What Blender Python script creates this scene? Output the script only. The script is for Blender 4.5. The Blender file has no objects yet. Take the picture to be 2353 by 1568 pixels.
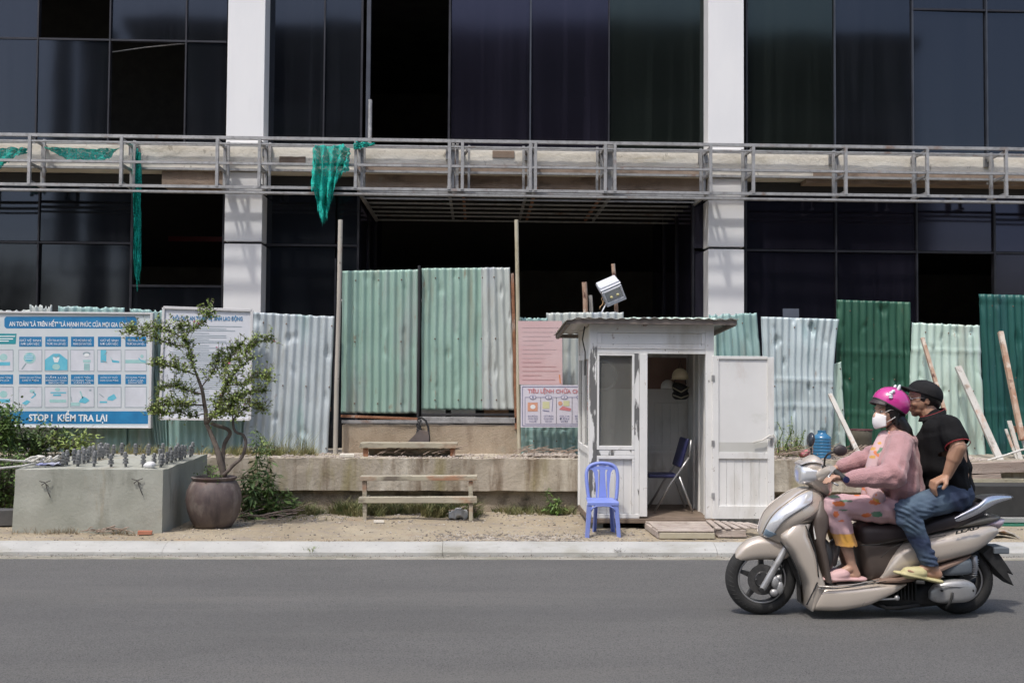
import bpy, math, random
import numpy as np
from mathutils import Vector, Matrix, noise, Euler
random.seed(7)
R = math.radians
# ---------------------------------------------------------------- camera, sky, sun, exposure
SC = bpy.context.scene
COL = SC.collection
PW, PH = 2352.0, 1568.0            # frame in which positions were measured
FPX = 2400.0
CAM_Z = 1.5
YAW, PITCH, ROLL = math.atan(78/2400), math.atan(88/2400), 0.0070
_f = Vector((math.sin(YAW)*math.cos(PITCH), math.cos(YAW)*math.cos(PITCH), math.sin(PITCH)))
_r0 = Vector((math.cos(YAW), -math.sin(YAW), 0))
_u0 = _r0.cross(_f)
_r = _r0*math.cos(ROLL) + _u0*math.sin(ROLL)
_u = _u0*math.cos(ROLL) - _r0*math.sin(ROLL)
cam_d = bpy.data.cameras.new('camera'); cam = bpy.data.objects.new('camera', cam_d); COL.objects.link(cam)
M = Matrix(((_r.x, _u.x, -_f.x, 0), (_r.y, _u.y, -_f.y, 0), (_r.z, _u.z, -_f.z, CAM_Z), (0, 0, 0, 1)))
cam.matrix_world = M
cam_d.sensor_width = 36; cam_d.lens = FPX/PW*36
cam_d.clip_start = 0.05; cam_d.clip_end = 2000
SC.camera = cam
SUN = Vector((-0.30, -0.44, 1.0)).normalized()
EL = math.asin(SUN.z); AZ = math.atan2(SUN.x, SUN.y)
W = bpy.data.worlds.new("World"); SC.world = W; W.use_nodes = True
_nt = W.node_tree; _nt.nodes.clear()
_o = _nt.nodes.new('ShaderNodeOutputWorld'); _b = _nt.nodes.new('ShaderNodeBackground'); _s = _nt.nodes.new('ShaderNodeTexSky')
_s.sky_type = 'NISHITA'; _s.sun_disc = False; _s.sun_elevation = EL; _s.sun_rotation = AZ
_s.air_density = 1.0; _s.dust_density = 3.5; _s.ozone_density = 1.0
_b.inputs[1].default_value = 0.15
_nt.links.new(_s.outputs[0], _b.inputs[0]); _nt.links.new(_b.outputs[0], _o.inputs[0])
sun_d = bpy.data.lights.new('sun', 'SUN'); sun = bpy.data.objects.new('sun', sun_d); COL.objects.link(sun)
sun_d.energy = 1.8; sun_d.angle = R(2.6); sun_d.color = (1.0, 0.955, 0.89)
sun.rotation_euler = SUN.to_track_quat('Z', 'Y').to_euler(); sun.location = SUN*30
SC.view_settings.view_transform = 'Standard'; SC.view_settings.look = 'None'
SC.view_settings.exposure = 0.47; SC.view_settings.gamma = 1.0
SC.render.engine = 'CYCLES'
SC.cycles.max_bounces = 7; SC.cycles.diffuse_bounces = 5; SC.cycles.glossy_bounces = 3
SC.cycles.transparent_max_bounces = 8; SC.cycles.caustics_reflective = False; SC.cycles.caustics_refractive = False
SC.cycles.use_denoising = True

def at(px, py, Y):
    "world point at depth plane Y seen at measured position (px,py)"
    d = _f*FPX + _r*(px-PW/2) - _u*(py-PH/2)
    t = Y/d.y
    return Vector((d.x*t, Y, CAM_Z+d.z*t))
def atz(px, py, z):
    d = _f*FPX + _r*(px-PW/2) - _u*(py-PH/2)
    t = (z-CAM_Z)/d.z
    return Vector((d.x*t, d.y*t, z))
# ---------------------------------------------------------------- materials
MATS = {}
def srgb(r, g, b):
    f = lambda c: (c/255/12.92) if c/255 <= .04045 else ((c/255+.055)/1.055)**2.4
    return (f(r), f(g), f(b))
class NT:
    def __init__(s, name):
        s.m = bpy.data.materials.new(name); s.m.use_nodes = True; s.t = s.m.node_tree; s.t.nodes.clear()
    def n(s, typ, **kw):
        x = s.t.nodes.new(typ)
        for k, v in kw.items(): setattr(x, k, v)
        return x
    def l(s, a, b): s.t.links.new(a, b)
    def noise(s, vec, scale, detail=5, rough=.6, stretch=(1,1,1), dist=0, off=0):
        mp = s.n('ShaderNodeMapping'); mp.inputs['Scale'].default_value = stretch
        mp.inputs['Location'].default_value = (off, off*.7, off*.3)
        s.l(vec, mp.inputs['Vector'])
        q = s.n('ShaderNodeTexNoise'); q.inputs['Scale'].default_value = scale
        q.inputs['Detail'].default_value = detail; q.inputs['Roughness'].default_value = rough
        q.inputs['Distortion'].default_value = dist
        s.l(mp.outputs[0], q.inputs['Vector']); return q.outputs['Fac']
    def ramp(s, fac, lo, hi):
        r = s.n('ShaderNodeMapRange'); r.inputs['From Min'].default_value = lo; r.inputs['From Max'].default_value = hi
        r.clamp = True; s.l(fac, r.inputs['Value']); return r.outputs[0]
    def mul(s, a, k):
        r = s.n('ShaderNodeMath', operation='MULTIPLY')
        if isinstance(a, (int, float)): r.inputs[0].default_value = a
        else: s.l(a, r.inputs[0])
        if isinstance(k, (int, float)): r.inputs[1].default_value = k
        else: s.l(k, r.inputs[1])
        return r.outputs[0]
    def mix(s, fac, a, b):
        r = s.n('ShaderNodeMix', data_type='RGBA')
        if isinstance(fac, (int, float)): r.inputs[0].default_value = fac
        else: s.l(fac, r.inputs[0])
        for i, c in ((6, a), (7, b)):
            if isinstance(c, tuple): r.inputs[i].default_value = (c[0], c[1], c[2], 1)
            else: s.l(c, r.inputs[i])
        return r.outputs[2]
def pmat(name, col, col2=None, scale=4, stretch=(1,1,1), rough=.7, metal=0, bump=0, bscale=60, bstretch=(1,1,1),
         layers=(), spec=.5, coat=0, attr=None, cr=(.35,.65), subs=0, trans=0, alpha=1, sheen=0):
    """procedural principled material; layers = (colour, noise scale, lo, hi, stretch, opacity)"""
    if name in MATS: return MATS[name]
    T = NT(name); out = T.n('ShaderNodeOutputMaterial'); P = T.n('ShaderNodeBsdfPrincipled')
    tc = T.n('ShaderNodeTexCoord'); vec = tc.outputs['Object']
    if attr:
        a = T.n('ShaderNodeAttribute'); a.attribute_name = attr; c = a.outputs['Color']
        if col2:
            c = T.mix(T.mul(T.ramp(T.noise(vec, scale, stretch=stretch), *cr), .35), c, col2)
    elif col2:
        c = T.mix(T.ramp(T.noise(vec, scale, stretch=stretch), *cr), col, col2)
    else:
        r = T.ramp(T.noise(vec, scale, stretch=stretch), .3, .7)
        c = T.mix(r, tuple(k*.88 for k in col), tuple(min(1, k*1.10) for k in col))
    for i, L in enumerate(layers):
        lc, ls, lo, hi = L[:4]; st = L[4] if len(L) > 4 else (1,1,1); op = L[5] if len(L) > 5 else 1
        f = T.ramp(T.noise(vec, ls, stretch=st, off=3.1*(i+1), detail=7), lo, hi)
        c = T.mix(T.mul(f, op), c, lc)
    T.l(c, P.inputs['Base Color'])
    rr = T.n('ShaderNodeMapRange'); rr.inputs['To Min'].default_value = max(.02, rough-.08); rr.inputs['To Max'].default_value = min(1, rough+.08)
    T.l(T.noise(vec, 9, off=9), rr.inputs['Value']); T.l(rr.outputs[0], P.inputs['Roughness'])
    P.inputs['Metallic'].default_value = metal; P.inputs['Specular IOR Level'].default_value = spec
    P.inputs['Coat Weight'].default_value = coat; P.inputs['Coat Roughness'].default_value = .08
    P.inputs['Sheen Weight'].default_value = sheen
    if subs: P.inputs['Subsurface Weight'].default_value = subs; P.inputs['Subsurface Radius'].default_value = (.01,.004,.002)
    if trans: P.inputs['Transmission Weight'].default_value = trans
    if alpha < 1: P.inputs['Alpha'].default_value = alpha
    if bump:
        b = T.n('ShaderNodeBump'); b.inputs['Strength'].default_value = min(1, bump); b.inputs['Distance'].default_value = .01*max(1, bump)
        T.l(T.noise(vec, bscale, stretch=bstretch, detail=6), b.inputs['Height']); T.l(b.outputs[0], P.inputs['Normal'])
    T.l(P.outputs[0], out.inputs[0])
    MATS[name] = T.m; return T.m
# ---------------------------------------------------------------- meshes
class MB:
    def __init__(s): s.v = []; s.f = []; s.mi = []; s.cur = 0
    def add(s, vs, fs):
        o = len(s.v); s.v += [tuple(p) for p in vs]; s.f += [tuple(i+o for i in f) for f in fs]; s.mi += [s.cur]*len(fs); return s
    def box(s, a, b):
        x0,y0,z0 = (min(a[i], b[i]) for i in range(3)); x1,y1,z1 = (max(a[i], b[i]) for i in range(3))
        return s.add([(x0,y0,z0),(x1,y0,z0),(x1,y1,z0),(x0,y1,z0),(x0,y0,z1),(x1,y0,z1),(x1,y1,z1),(x0,y1,z1)],
                     [(3,2,1,0),(4,5,6,7),(0,1,5,4),(1,2,6,5),(2,3,7,6),(3,0,4,7)])
    def beam(s, p0, p1, w, h, up=(0,0,1)):
        p0, p1 = Vector(p0), Vector(p1); d = (p1-p0).normalized(); u = Vector(up)
        if abs(d.dot(u)) > .98: u = Vector((0,1,0))
        sd = d.cross(u).normalized(); uu = sd.cross(d)
        vs = []
        for p in (p0, p1):
            for a, b in ((-1,-1),(1,-1),(1,1),(-1,1)): vs.append(p+sd*(a*w/2)+uu*(b*h/2))
        return s.add(vs, [(0,1,2,3),(7,6,5,4),(0,4,5,1),(1,5,6,2),(2,6,7,3),(3,7,4,0)])
    def tube(s, pts, r, n=8, caps=True, closed=False):
        pts = [Vector(p) for p in pts]; N = len(pts)
        rs = r if isinstance(r, (list, tuple)) else [r]*N
        rings = []; prev = None
        for i, p in enumerate(pts):
            a = pts[(i-1) % N] if (i > 0 or closed) else p; b = pts[(i+1) % N] if (i < N-1 or closed) else p
            d = (b-a)
            if d.length < 1e-9: d = Vector((0,0,1))
            d.normalize()
            if prev is None:
                k = Vector((0,0,1)) if abs(d.z) < .9 else Vector((0,1,0))
                prev = d.cross(k).normalized()
            prev = (prev - d*prev.dot(d))
            if prev.length < 1e-6: prev = d.orthogonal()
            prev.normalize(); q = d.cross(prev)
            rings.append([p+(prev*math.cos(2*math.pi*j/n)+q*math.sin(2*math.pi*j/n))*rs[i] for j in range(n)])
        vs = [v for rg in rings for v in rg]; fs = []
        for i in range(N-1 if not closed else N):
            a = i*n; b = ((i+1) % N)*n
            for j in range(n): fs.append((a+j, a+(j+1) % n, b+(j+1) % n, b+j))
        if caps and not closed: fs += [tuple(range(n))[::-1], tuple((N-1)*n+j for j in range(n))]
        return s.add(vs, fs)
    def lathe(s, prof, c, n=24, axis='Z', ring=False):
        c = Vector(c); vs = []; fs = []
        for r, h in prof:
            for j in range(n):
                a = 2*math.pi*j/n; p = (r*math.cos(a), r*math.sin(a), h)
                if axis == 'Y': p = (p[0], p[2], p[1])
                elif axis == 'X': p = (p[2], p[0], p[1])
                vs.append(c+Vector(p))
        for i in range(len(prof)-1):
            for j in range(n): fs.append((i*n+j, i*n+(j+1) % n, (i+1)*n+(j+1) % n, (i+1)*n+j))
        if ring: fs += [((len(prof)-1)*n+j, (len(prof)-1)*n+(j+1) % n, (j+1) % n, j) for j in range(n)]
        elif prof[0][0] > 1e-5: fs.append(tuple(range(n))[::-1])
        if prof[-1][0] > 1e-5 and not ring: fs.append(tuple((len(prof)-1)*n+j for j in range(n)))
        return s.add(vs, fs)
    def prism(s, poly, y0, y1):
        "poly: (x,z) list"
        n = len(poly); vs = [(p[0], y0, p[1]) for p in poly]+[(p[0], y1, p[1]) for p in poly]
        return s.add(vs, [tuple(range(n)), tuple(range(2*n-1, n-1, -1))]+[(i, i+n, (i+1) % n+n, (i+1) % n) for i in range(n)])
    def grid(s, fn, nu, nv):
        vs = [fn(i/nu, j/nv) for j in range(nv+1) for i in range(nu+1)]; w = nu+1
        return s.add(vs, [(j*w+i, j*w+i+1, (j+1)*w+i+1, (j+1)*w+i) for j in range(nv) for i in range(nu)])
    def ell(s, c, r, rot=None, nu=16, nv=10):
        c = Vector(c); Q = rot.to_matrix() if rot is not None else Matrix.Identity(3)
        vs = []; fs = []
        for j in range(nv+1):
            t = math.pi*j/nv
            for i in range(nu):
                a = 2*math.pi*i/nu
                vs.append(c+Q @ Vector((r[0]*math.sin(t)*math.cos(a), r[1]*math.sin(t)*math.sin(a), r[2]*math.cos(t))))
        for j in range(nv):
            for i in range(nu): fs.append((j*nu+i, (j+1)*nu+i, (j+1)*nu+(i+1) % nu, j*nu+(i+1) % nu))
        return s.add(vs, fs)
    def cap(s, p0, p1, r0, r1, n=12):
        "tapered capsule"
        p0, p1 = Vector(p0), Vector(p1); d = p1-p0; L = d.length
        if L < 1e-6: return s.ell(p0, (r0,r0,r0))
        d.normalize(); pts = []; rs = []
        for k in (0, .3, .6, .85):
            pts.append(p0-d*r0*math.cos(k*math.pi/2)*.999); rs.append(max(.001, r0*math.sin(k*math.pi/2)))
        pts += [p0, p1]; rs += [r0, r1]
        for k in (.85, .6, .3, 0):
            pts.append(p1+d*r1*math.cos(k*math.pi/2)*.999); rs.append(max(.001, r1*math.sin(k*math.pi/2)))
        return s.tube(pts, rs, n)
    def leaf(s, p, d, L, w, up=None, fold=.15):
        d = Vector(d).normalized(); u = Vector(up) if up else Vector((random.uniform(-.6,.6), random.uniform(-.6,.6), 1))
        sd = d.cross(u)
        if sd.length < 1e-4: sd = d.orthogonal()
        sd.normalize(); nn = sd.cross(d)
        p = Vector(p)
        return s.add([p, p+d*L*.45+sd*w/2+nn*fold*w, p+d*L, p+d*L*.45-sd*w/2+nn*fold*w], [(0,1,2),(0,2,3)])
    def loft(s, st, n=20, ex=2.4, sub=4, dy=0.0, Yc=0.0, capends=True):
        "stations (upper (x,z), lower (x,z), half width[, dy]) -> rounded body"
        S = [(a[0][0], a[0][1], a[1][0], a[1][1], a[2], (a[3] if len(a) > 3 else 0)) for a in st]
        S = catmull(S, sub); vs = []; fs = []
        for (ux, uz, lx, lz, w, d) in S:
            for j in range(n):
                a = 2*math.pi*j/n; ca, sa = math.cos(a), math.sin(a)
                k = math.copysign(abs(ca)**(2/ex), ca); q = math.copysign(abs(sa)**(2/ex), sa)
                vs.append(((ux+lx)/2+(ux-lx)/2*k, Yc+dy+d+w*q, (uz+lz)/2+(uz-lz)/2*k))
        N = len(S)
        for i in range(N-1):
            for j in range(n): fs.append((i*n+j, i*n+(j+1) % n, (i+1)*n+(j+1) % n, (i+1)*n+j))
        if capends: fs += [tuple(range(n))[::-1], tuple((N-1)*n+j for j in range(n))]
        return s.add(vs, fs)
def loft_patch(st, s0, s1, a0, a1, off, sub=4, ex=2.4, Yc=0.0, nu=24, nv=10, fn=None):
    "skin lying on the flank of a loft, both sides; fn(u,v)->extra mask offset"
    S = catmull([(a[0][0], a[0][1], a[1][0], a[1][1], a[2]) for a in st], sub); N = len(S)-1
    out = []
    for side in (-1, 1):
        mb = MB()
        def P(u, v):
            lo = a0(u) if callable(a0) else a0; hi = a1(u) if callable(a1) else a1
            t = (s0+(s1-s0)*u)*N; i = min(int(t), N-1); f = t-i; q = [S[i][k]*(1-f)+S[i+1][k]*f for k in range(5)]
            an = R(lo+(hi-lo)*v)*(-side); ca, sa = math.cos(an), math.sin(an)
            k = math.copysign(abs(ca)**(2/ex), ca); y = math.copysign(abs(sa)**(2/ex), sa)
            ux, uz, lx, lz, w = q; h = math.hypot(ux-lx, uz-lz)/2
            o = off*math.sin(math.pi*min(1,max(0,v)))**.3 if off > 0 else 0
            kx = k*(1+off/max(h,.02)); yy = y*(w+off)
            return ((ux+lx)/2+(ux-lx)/2*kx, Yc-side*0+yy*(1), (uz+lz)/2+(uz-lz)/2*kx)
        mb.grid(P, nu, nv)
        if side == 1: mb.f = [f[::-1] for f in mb.f]
        out.append(mb)
    return out
def catmull(P, k, closed=False):
    out = []; n = len(P)
    if k <= 1 or n < 3: return list(P)
    for i in range(n if closed else n-1):
        p0 = P[(i-1) % n] if (i > 0 or closed) else P[i]; p1 = P[i]; p2 = P[(i+1) % n]; p3 = P[(i+2) % n] if (i+2 < n or closed) else P[(i+1) % n]
        for j in range(k):
            t = j/k; a = tuple(.5*((2*p1[q])+(-p0[q]+p2[q])*t+(2*p0[q]-5*p1[q]+4*p2[q]-p3[q])*t*t+(-p0[q]+3*p1[q]-3*p2[q]+p3[q])*t**3) for q in range(len(p1)))
            out.append(a)
    if not closed: out.append(tuple(P[-1]))
    return out
OFF = {}
def finish(name, me, mats, parent=None, smooth=False, bevel=0, seg=2, loc=None, solid=0, auto=None):
    if not isinstance(mats, (list, tuple)): mats = [mats]
    for m in mats: me.materials.append(m)
    if parent is not None:
        off = OFF[parent.name]
    else:
        co = np.empty(len(me.vertices)*3, 'f'); me.vertices.foreach_get('co', co); co = co.reshape(-1, 3)
        off = Vector(loc) if loc is not None else Vector((float(co[:,0].min()+co[:,0].max())/2, float(co[:,1].min()+co[:,1].max())/2, float(co[:,2].min())))
    me.transform(Matrix.Translation(-off))
    if smooth: me.shade_smooth()
    o = bpy.data.objects.new(name, me); COL.objects.link(o)
    if parent is not None: o.parent = parent
    else: o.location = off
    OFF[o.name] = off
    if bevel:
        b = o.modifiers.new('bevel', 'BEVEL'); b.width = bevel; b.segments = seg; b.limit_method = 'ANGLE'; b.angle_limit = R(40); b.harden_normals = False
    if solid:
        b = o.modifiers.new('solid', 'SOLIDIFY'); b.thickness = solid; b.offset = 0
    if auto: me.set_sharp_from_angle(angle=R(auto))
    return o
def build(mb, name, mats, parent=None, **kw):
    me = bpy.data.meshes.new(name); me.from_pydata([tuple(p) for p in mb.v], [], mb.f)
    if any(mb.mi): me.polygons.foreach_set('material_index', mb.mi)
    me.validate(); me.update()
    return finish(name, me, mats, parent, **kw)
def thing(name, label, cat, loc, group=None):
    o = bpy.data.objects.new(name, None); COL.objects.link(o); o.location = loc; o.empty_display_size = .1
    OFF[o.name] = Vector(loc); return tag(o, label, cat, group)
def tag(o, label=None, cat=None, group=None, kind=None):
    if label: o['label'] = label
    if cat: o['category'] = cat
    if group: o['group'] = group
    if kind: o['kind'] = kind
    return o
def struct(o): o['kind'] = 'structure'; return o
def copy_tree(o, parent=None, loc=None):
    c = o.copy(); COL.objects.link(c); OFF[c.name] = OFF[o.name]
    if parent is not None: c.parent = parent
    if loc is not None: c.location = loc
    for ch in [k for k in bpy.data.objects if k.parent == o]: copy_tree(ch, c)
    return c
def text_mesh(txt, x0, x1, z, h, Y, thick=.001, bold=0.0, fit=True, align='L'):
    "lettering as a thin raised mesh in the plane Y, baseline z, cap height h, from x0 to x1"
    cu = bpy.data.curves.new('t', 'FONT'); cu.body = txt; cu.size = 1; cu.offset = bold; cu.extrude = .01; cu.resolution_u = 2
    ob = bpy.data.objects.new('t', cu); COL.objects.link(ob)
    dg = bpy.context.evaluated_depsgraph_get(); me = bpy.data.meshes.new_from_object(ob.evaluated_get(dg))
    bpy.data.objects.remove(ob)
    n = len(me.vertices); co = np.empty(n*3); me.vertices.foreach_get('co', co); co = co.reshape(-1, 3)
    lx, hx = co[:,0].min(), co[:,0].max(); sz = h/.72
    sx = (x1-x0)/(hx-lx) if fit else sz
    vs = [(x0+(p[0]-lx)*sx, Y-thick*(.5+.5*math.copysign(1, p[2])), z+p[1]*sz) for p in co]
    fs = [tuple(p.vertices) for p in me.polygons]
    # keep orientation: text faces -Y
    bpy.data.meshes.remove(me)
    return vs, fs
def nz(x, y, z=0, s=1.0): return noise.noise(Vector((x*s, y*s, z*s)))
# ---------------------------------------------------------------- setting materials
m_asph = pmat('asphalt', (.125,.123,.118), (.150,.147,.141), scale=1.3, stretch=(.35,1,1), rough=.93, bump=1.0, bscale=170,
              layers=[((.035,.035,.037), 110, .50, .64, (1,1,1), .75), ((.36,.355,.34), 150, .60, .68, (1,1,1), .75), ((.085,.085,.087), .7, .48, .75, (.12,1,1), .6), ((.20,.19,.17), 1.6, .54, .80, (.10,1,1), .45), ((.24,.235,.22), 30, .68, .76, (1,1,1), .5)])
m_gutter = pmat('gutter_concrete', (.26,.245,.20), (.36,.34,.295), scale=3, rough=.9, bump=.6, layers=[((.16,.17,.11), 9, .5, .72, (.4,1,1), .7), ((.12,.1,.08), 40, .62, .7)])
m_kerb = pmat('kerb_paint', (.38,.38,.365), (.45,.45,.43), scale=2.2, rough=.85, bump=.4, layers=[((.27,.26,.21), 3.5, .52, .72, (.5,1,1), .75), ((.14,.12,.10), 38, .62, .70, (1,1,1), .8), ((.30,.25,.17), 1.3, .56, .72, (1,1,1), .5)])
m_dirt = pmat('dirt', (.30,.25,.175), (.385,.33,.24), scale=1.4, rough=.97, bump=2.2, bscale=24,
              layers=[((.27,.235,.20), 5, .5, .68, (1,1,1), .7), ((.42,.375,.29), 2.6, .55, .7, (1,1,1), .6), ((.13,.105,.085), 46, .60, .68, (1,1,1), .85), ((.36,.22,.13), 3.2, .60, .74, (1,1,1), .5)])
m_conc = pmat('old_concrete', (.31,.27,.215), (.46,.41,.34), scale=2.4, stretch=(1,1,.5), rough=.95, bump=.8, bscale=26,
              layers=[((.17,.125,.085), 5, .52, .64, (1,1,.16), .85), ((.58,.54,.46), 4, .54, .66, (1,1,.22), .75), ((.27,.235,.12), 3, .53, .66, (1,1,.25), .8), ((.09,.08,.065), 40, .66, .72)])
m_block = pmat('block_concrete', (.30,.31,.265), (.38,.385,.34), scale=2.2, stretch=(1,1,.6), rough=.93, bump=.45, bscale=30,
              layers=[((.30,.235,.14), 3, .56, .70, (1,1,.16), .8), ((.16,.165,.135), 5, .54, .70, (1,1,.35), .65), ((.36,.32,.25), 5, .62, .8, (1,1,.5), .5), ((.07,.07,.06), 55, .70, .74)])
m_slab = pmat('slab_concrete', (.66,.62,.54), (.80,.77,.69), scale=1.8, stretch=(.6,1,1.4), rough=.9, bump=1.0, bscale=16,
              layers=[((.40,.37,.29), 3, .56, .70, (.35,1,1.6), .6), ((.14,.12,.09), 9, .64, .74, (1,1,.5), .85), ((.50,.42,.28), 3, .60, .72, (.3,1,2), .5)])
m_plaster = pmat('brown_plaster', (.26,.195,.15), (.35,.275,.22), scale=3, rough=.95, bump=.8, layers=[((.10,.075,.06), 6, .5, .7, (.4,1,1), .7), ((.34,.32,.27), 5, .64, .75)])
m_white = pmat('white_cladding', (.74,.745,.755), (.81,.81,.81), scale=1.2, stretch=(1,1,.3), rough=.42, layers=[((.50,.50,.49), 3, .62, .85, (1,1,.12), .4)])
m_seam = pmat('dark_seam', (.03,.03,.033), rough=.6)
m_steel = pmat('galvanised_steel', (.33,.33,.33), (.43,.43,.43), scale=6, rough=.5, metal=.35, layers=[((.22,.11,.06), 3.5, .60, .72, (1,1,1), .7), ((.16,.155,.15), 14, .5, .7, (1,1,1), .6), ((.6,.6,.6), 5, .62, .74, (1,1,1), .6)])
m_rust = pmat('rusted_steel', (.20,.085,.045), (.34,.17,.10), scale=9, rough=.9, bump=.8, layers=[((.40,.35,.31), 7, .55, .65, (1,1,.4), .8)])
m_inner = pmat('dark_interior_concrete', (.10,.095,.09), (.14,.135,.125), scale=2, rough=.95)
m_mull = pmat('mullion_aluminium', (.022,.022,.027), (.04,.04,.048), scale=3, rough=.4, metal=.3)
m_bluesteel = pmat('blue_grey_steel', (.045,.05,.065), (.065,.075,.095), scale=3, rough=.5, metal=.3)
m_net = pmat('teal_net', (.0,.42,.34), (.01,.56,.47), scale=7, rough=.8, layers=[((.0,.24,.21), 14, .5, .66, (1,1,.3), .8)])
def sheer(m, k=.3):
    t = m.node_tree; o = [n for n in t.nodes if n.type == 'OUTPUT_MATERIAL'][0]; P = [n for n in t.nodes if n.type == 'BSDF_PRINCIPLED'][0]
    tc = t.nodes.new('ShaderNodeTexCoord'); nn = t.nodes.new('ShaderNodeTexNoise'); nn.inputs['Scale'].default_value = 34; nn.inputs['Detail'].default_value = 4
    mp = t.nodes.new('ShaderNodeMapRange'); mp.inputs['From Min'].default_value = .40; mp.inputs['From Max'].default_value = .66; mp.inputs['To Min'].default_value = .10; mp.inputs['To Max'].default_value = .62
    t.links.new(tc.outputs['Object'], nn.inputs['Vector']); t.links.new(nn.outputs['Fac'], mp.inputs['Value'])
    tr = t.nodes.new('ShaderNodeBsdfTransparent'); mx = t.nodes.new('ShaderNodeMixShader')
    t.links.new(mp.outputs[0], mx.inputs[0]); t.links.new(P.outputs[0], mx.inputs[1]); t.links.new(tr.outputs[0], mx.inputs[2]); t.links.new(mx.outputs[0], o.inputs[0])
sheer(m_net)
def glass_mat(name, tint, dust, rough=.06, dcol=(.22,.245,.30), gcol=(.76,.82,.97)):
    T = NT(name); out = T.n('ShaderNodeOutputMaterial'); tc = T.n('ShaderNodeTexCoord'); vec = tc.outputs['Object']
    tr = T.n('ShaderNodeBsdfTransparent'); tr.inputs[0].default_value = (*tint, 1)
    gl = T.n('ShaderNodeBsdfGlossy'); gl.inputs['Roughness'].default_value = rough; gl.inputs[0].default_value = (*gcol, 1)
    df = T.n('ShaderNodeBsdfDiffuse'); df.inputs[0].default_value = (*dcol, 1)
    fr = T.n('ShaderNodeFresnel'); fr.inputs['IOR'].default_value = 1.62
    bm = T.n('ShaderNodeBump'); bm.inputs['Strength'].default_value = .12; bm.inputs['Distance'].default_value = .02
    T.l(T.noise(vec, .8, detail=1), bm.inputs['Height']); T.l(bm.outputs[0], gl.inputs['Normal'])
    mx = T.n('ShaderNodeMixShader'); T.l(fr.outputs[0], mx.inputs[0]); T.l(tr.outputs[0], mx.inputs[1]); T.l(gl.outputs[0], mx.inputs[2])
    d1 = T.ramp(T.noise(vec, 2.2, stretch=(2.3,1,.05), detail=10, dist=.6), .46, .86); d2 = T.ramp(T.noise(vec, .9, stretch=(1,1,.4), off=5), .3, .8)
    f = T.n('ShaderNodeMath', operation='MULTIPLY_ADD'); T.l(T.mul(d1, d2), f.inputs[0]); f.inputs[1].default_value = dust*1.7; f.inputs[2].default_value = dust*.55
    m2 = T.n('ShaderNodeMixShader'); T.l(f.outputs[0], m2.inputs[0]); T.l(mx.outputs[0], m2.inputs[1]); T.l(df.outputs[0], m2.inputs[2])
    T.l(m2.outputs[0], out.inputs[0]); MATS[name] = T.m; return T.m
m_glass = glass_mat('dark_tinted_glass', (.10,.11,.14), .05)
m_glass3 = glass_mat('dark_green_glass', (.10,.12,.10), .06, .08, (.17,.215,.19), (.75,.9,.85))
m_glass2 = glass_mat('dark_purple_glass', (.09,.085,.12), .065, .09, (.185,.17,.27), (.76,.74,1))
m_kglass = glass_mat('kiosk_window_glass', (.80,.82,.80), .30, .04, (.5,.5,.46), (.9,.9,.9))

# ---------------------------------------------------------------- ground, road, kerb
g = MB(); g.grid(lambda u, v: (-300+600*u, -300+600*v, -.06), 2, 2); struct(build(g, 'ground', m_dirt, loc=(0,0,0)))
def _rp(u, v):
    x, y = -40+80*u, -14+22.79*v
    return (x, y, 0)
g = MB(); g.grid(_rp, 4, 4); struct(build(g, 'road', m_asph, loc=(0,0,0)))
KX = (-30, 30)
def _kz(x): return .004*nz(x, 0, 3, 1.7)
g = MB()
prof = [(8.77,-.03),(8.79,.006),(8.950,-.002),(8.952,-.05)]
N = 240
def strip(g, prof, jit, x0=-14, x1=14, N=240):
    vs = []; fs = []; n = len(prof)
    for i in range(N+1):
        x = x0+(x1-x0)*i/N
        for k, (y, z) in enumerate(prof): vs.append((x, y+jit*nz(x*3, k*9.1, 1), z+jit*.5*nz(x*5, k*4.7, 2)))
    for i in range(N):
        for k in range(n-1): fs.append((i*n+k, (i+1)*n+k, (i+1)*n+k+1, i*n+k+1))
    g.add(vs, fs)
strip(g, prof, .012, N=500); struct(build(g, 'gutter', m_gutter, loc=(0,0,0)))
# kerb stones with joints
g = MB(); x = -14.45; L = 2.36
while x < 14:
    a, b = x+.0015, x+L-.0015; dz = random.uniform(-.003, .003); dy = random.uniform(-.005, .005); k = 30
    pr = [(8.965+dy,-.05),(8.972+dy,.030+dz),(9.000+dy,.055+dz),(9.125+dy,.092+dz),(9.17+dy,.094+dz),(9.18+dy,-.02)]
    vs = []; fs = []; n = len(pr)
    for i in range(k+1):
        xx = a+(b-a)*i/k
        for j, (yy, zz) in enumerate(pr): vs.append((xx, yy+.004*nz(xx*9, j*3, 5), zz+.003*nz(xx*11, j*5, 8)))
    for i in range(k):
        for j in range(n-1): fs.append((i*n+j, (i+1)*n+j, (i+1)*n+j+1, i*n+j+1))
    fs += [tuple(range(n)), tuple(range(k*n+n-1, k*n-1, -1))]
    g.add(vs, fs); x += L
struct(build(g, 'kerb', m_kerb, loc=(0,0,0)))
def gh(x, y):
    "height of the dirt verge"
    h = .088+.016*nz(x*.9, y*.9, 1)+.010*nz(x*4, y*4, 4)+.005*nz(x*13, y*13, 2)
    k = min(1, max(0, (y-9.16)/.25)); return .088*(1-k)+h*k
g = MB(); g.grid(lambda u, v: ((-11+22*u), 9.12+3.0*v, gh(-11+22*u, 9.12+3.0*v)), 700, 100)
struct(build(g, 'dirt_verge', m_dirt, loc=(0,0,0), smooth=True))

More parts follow.
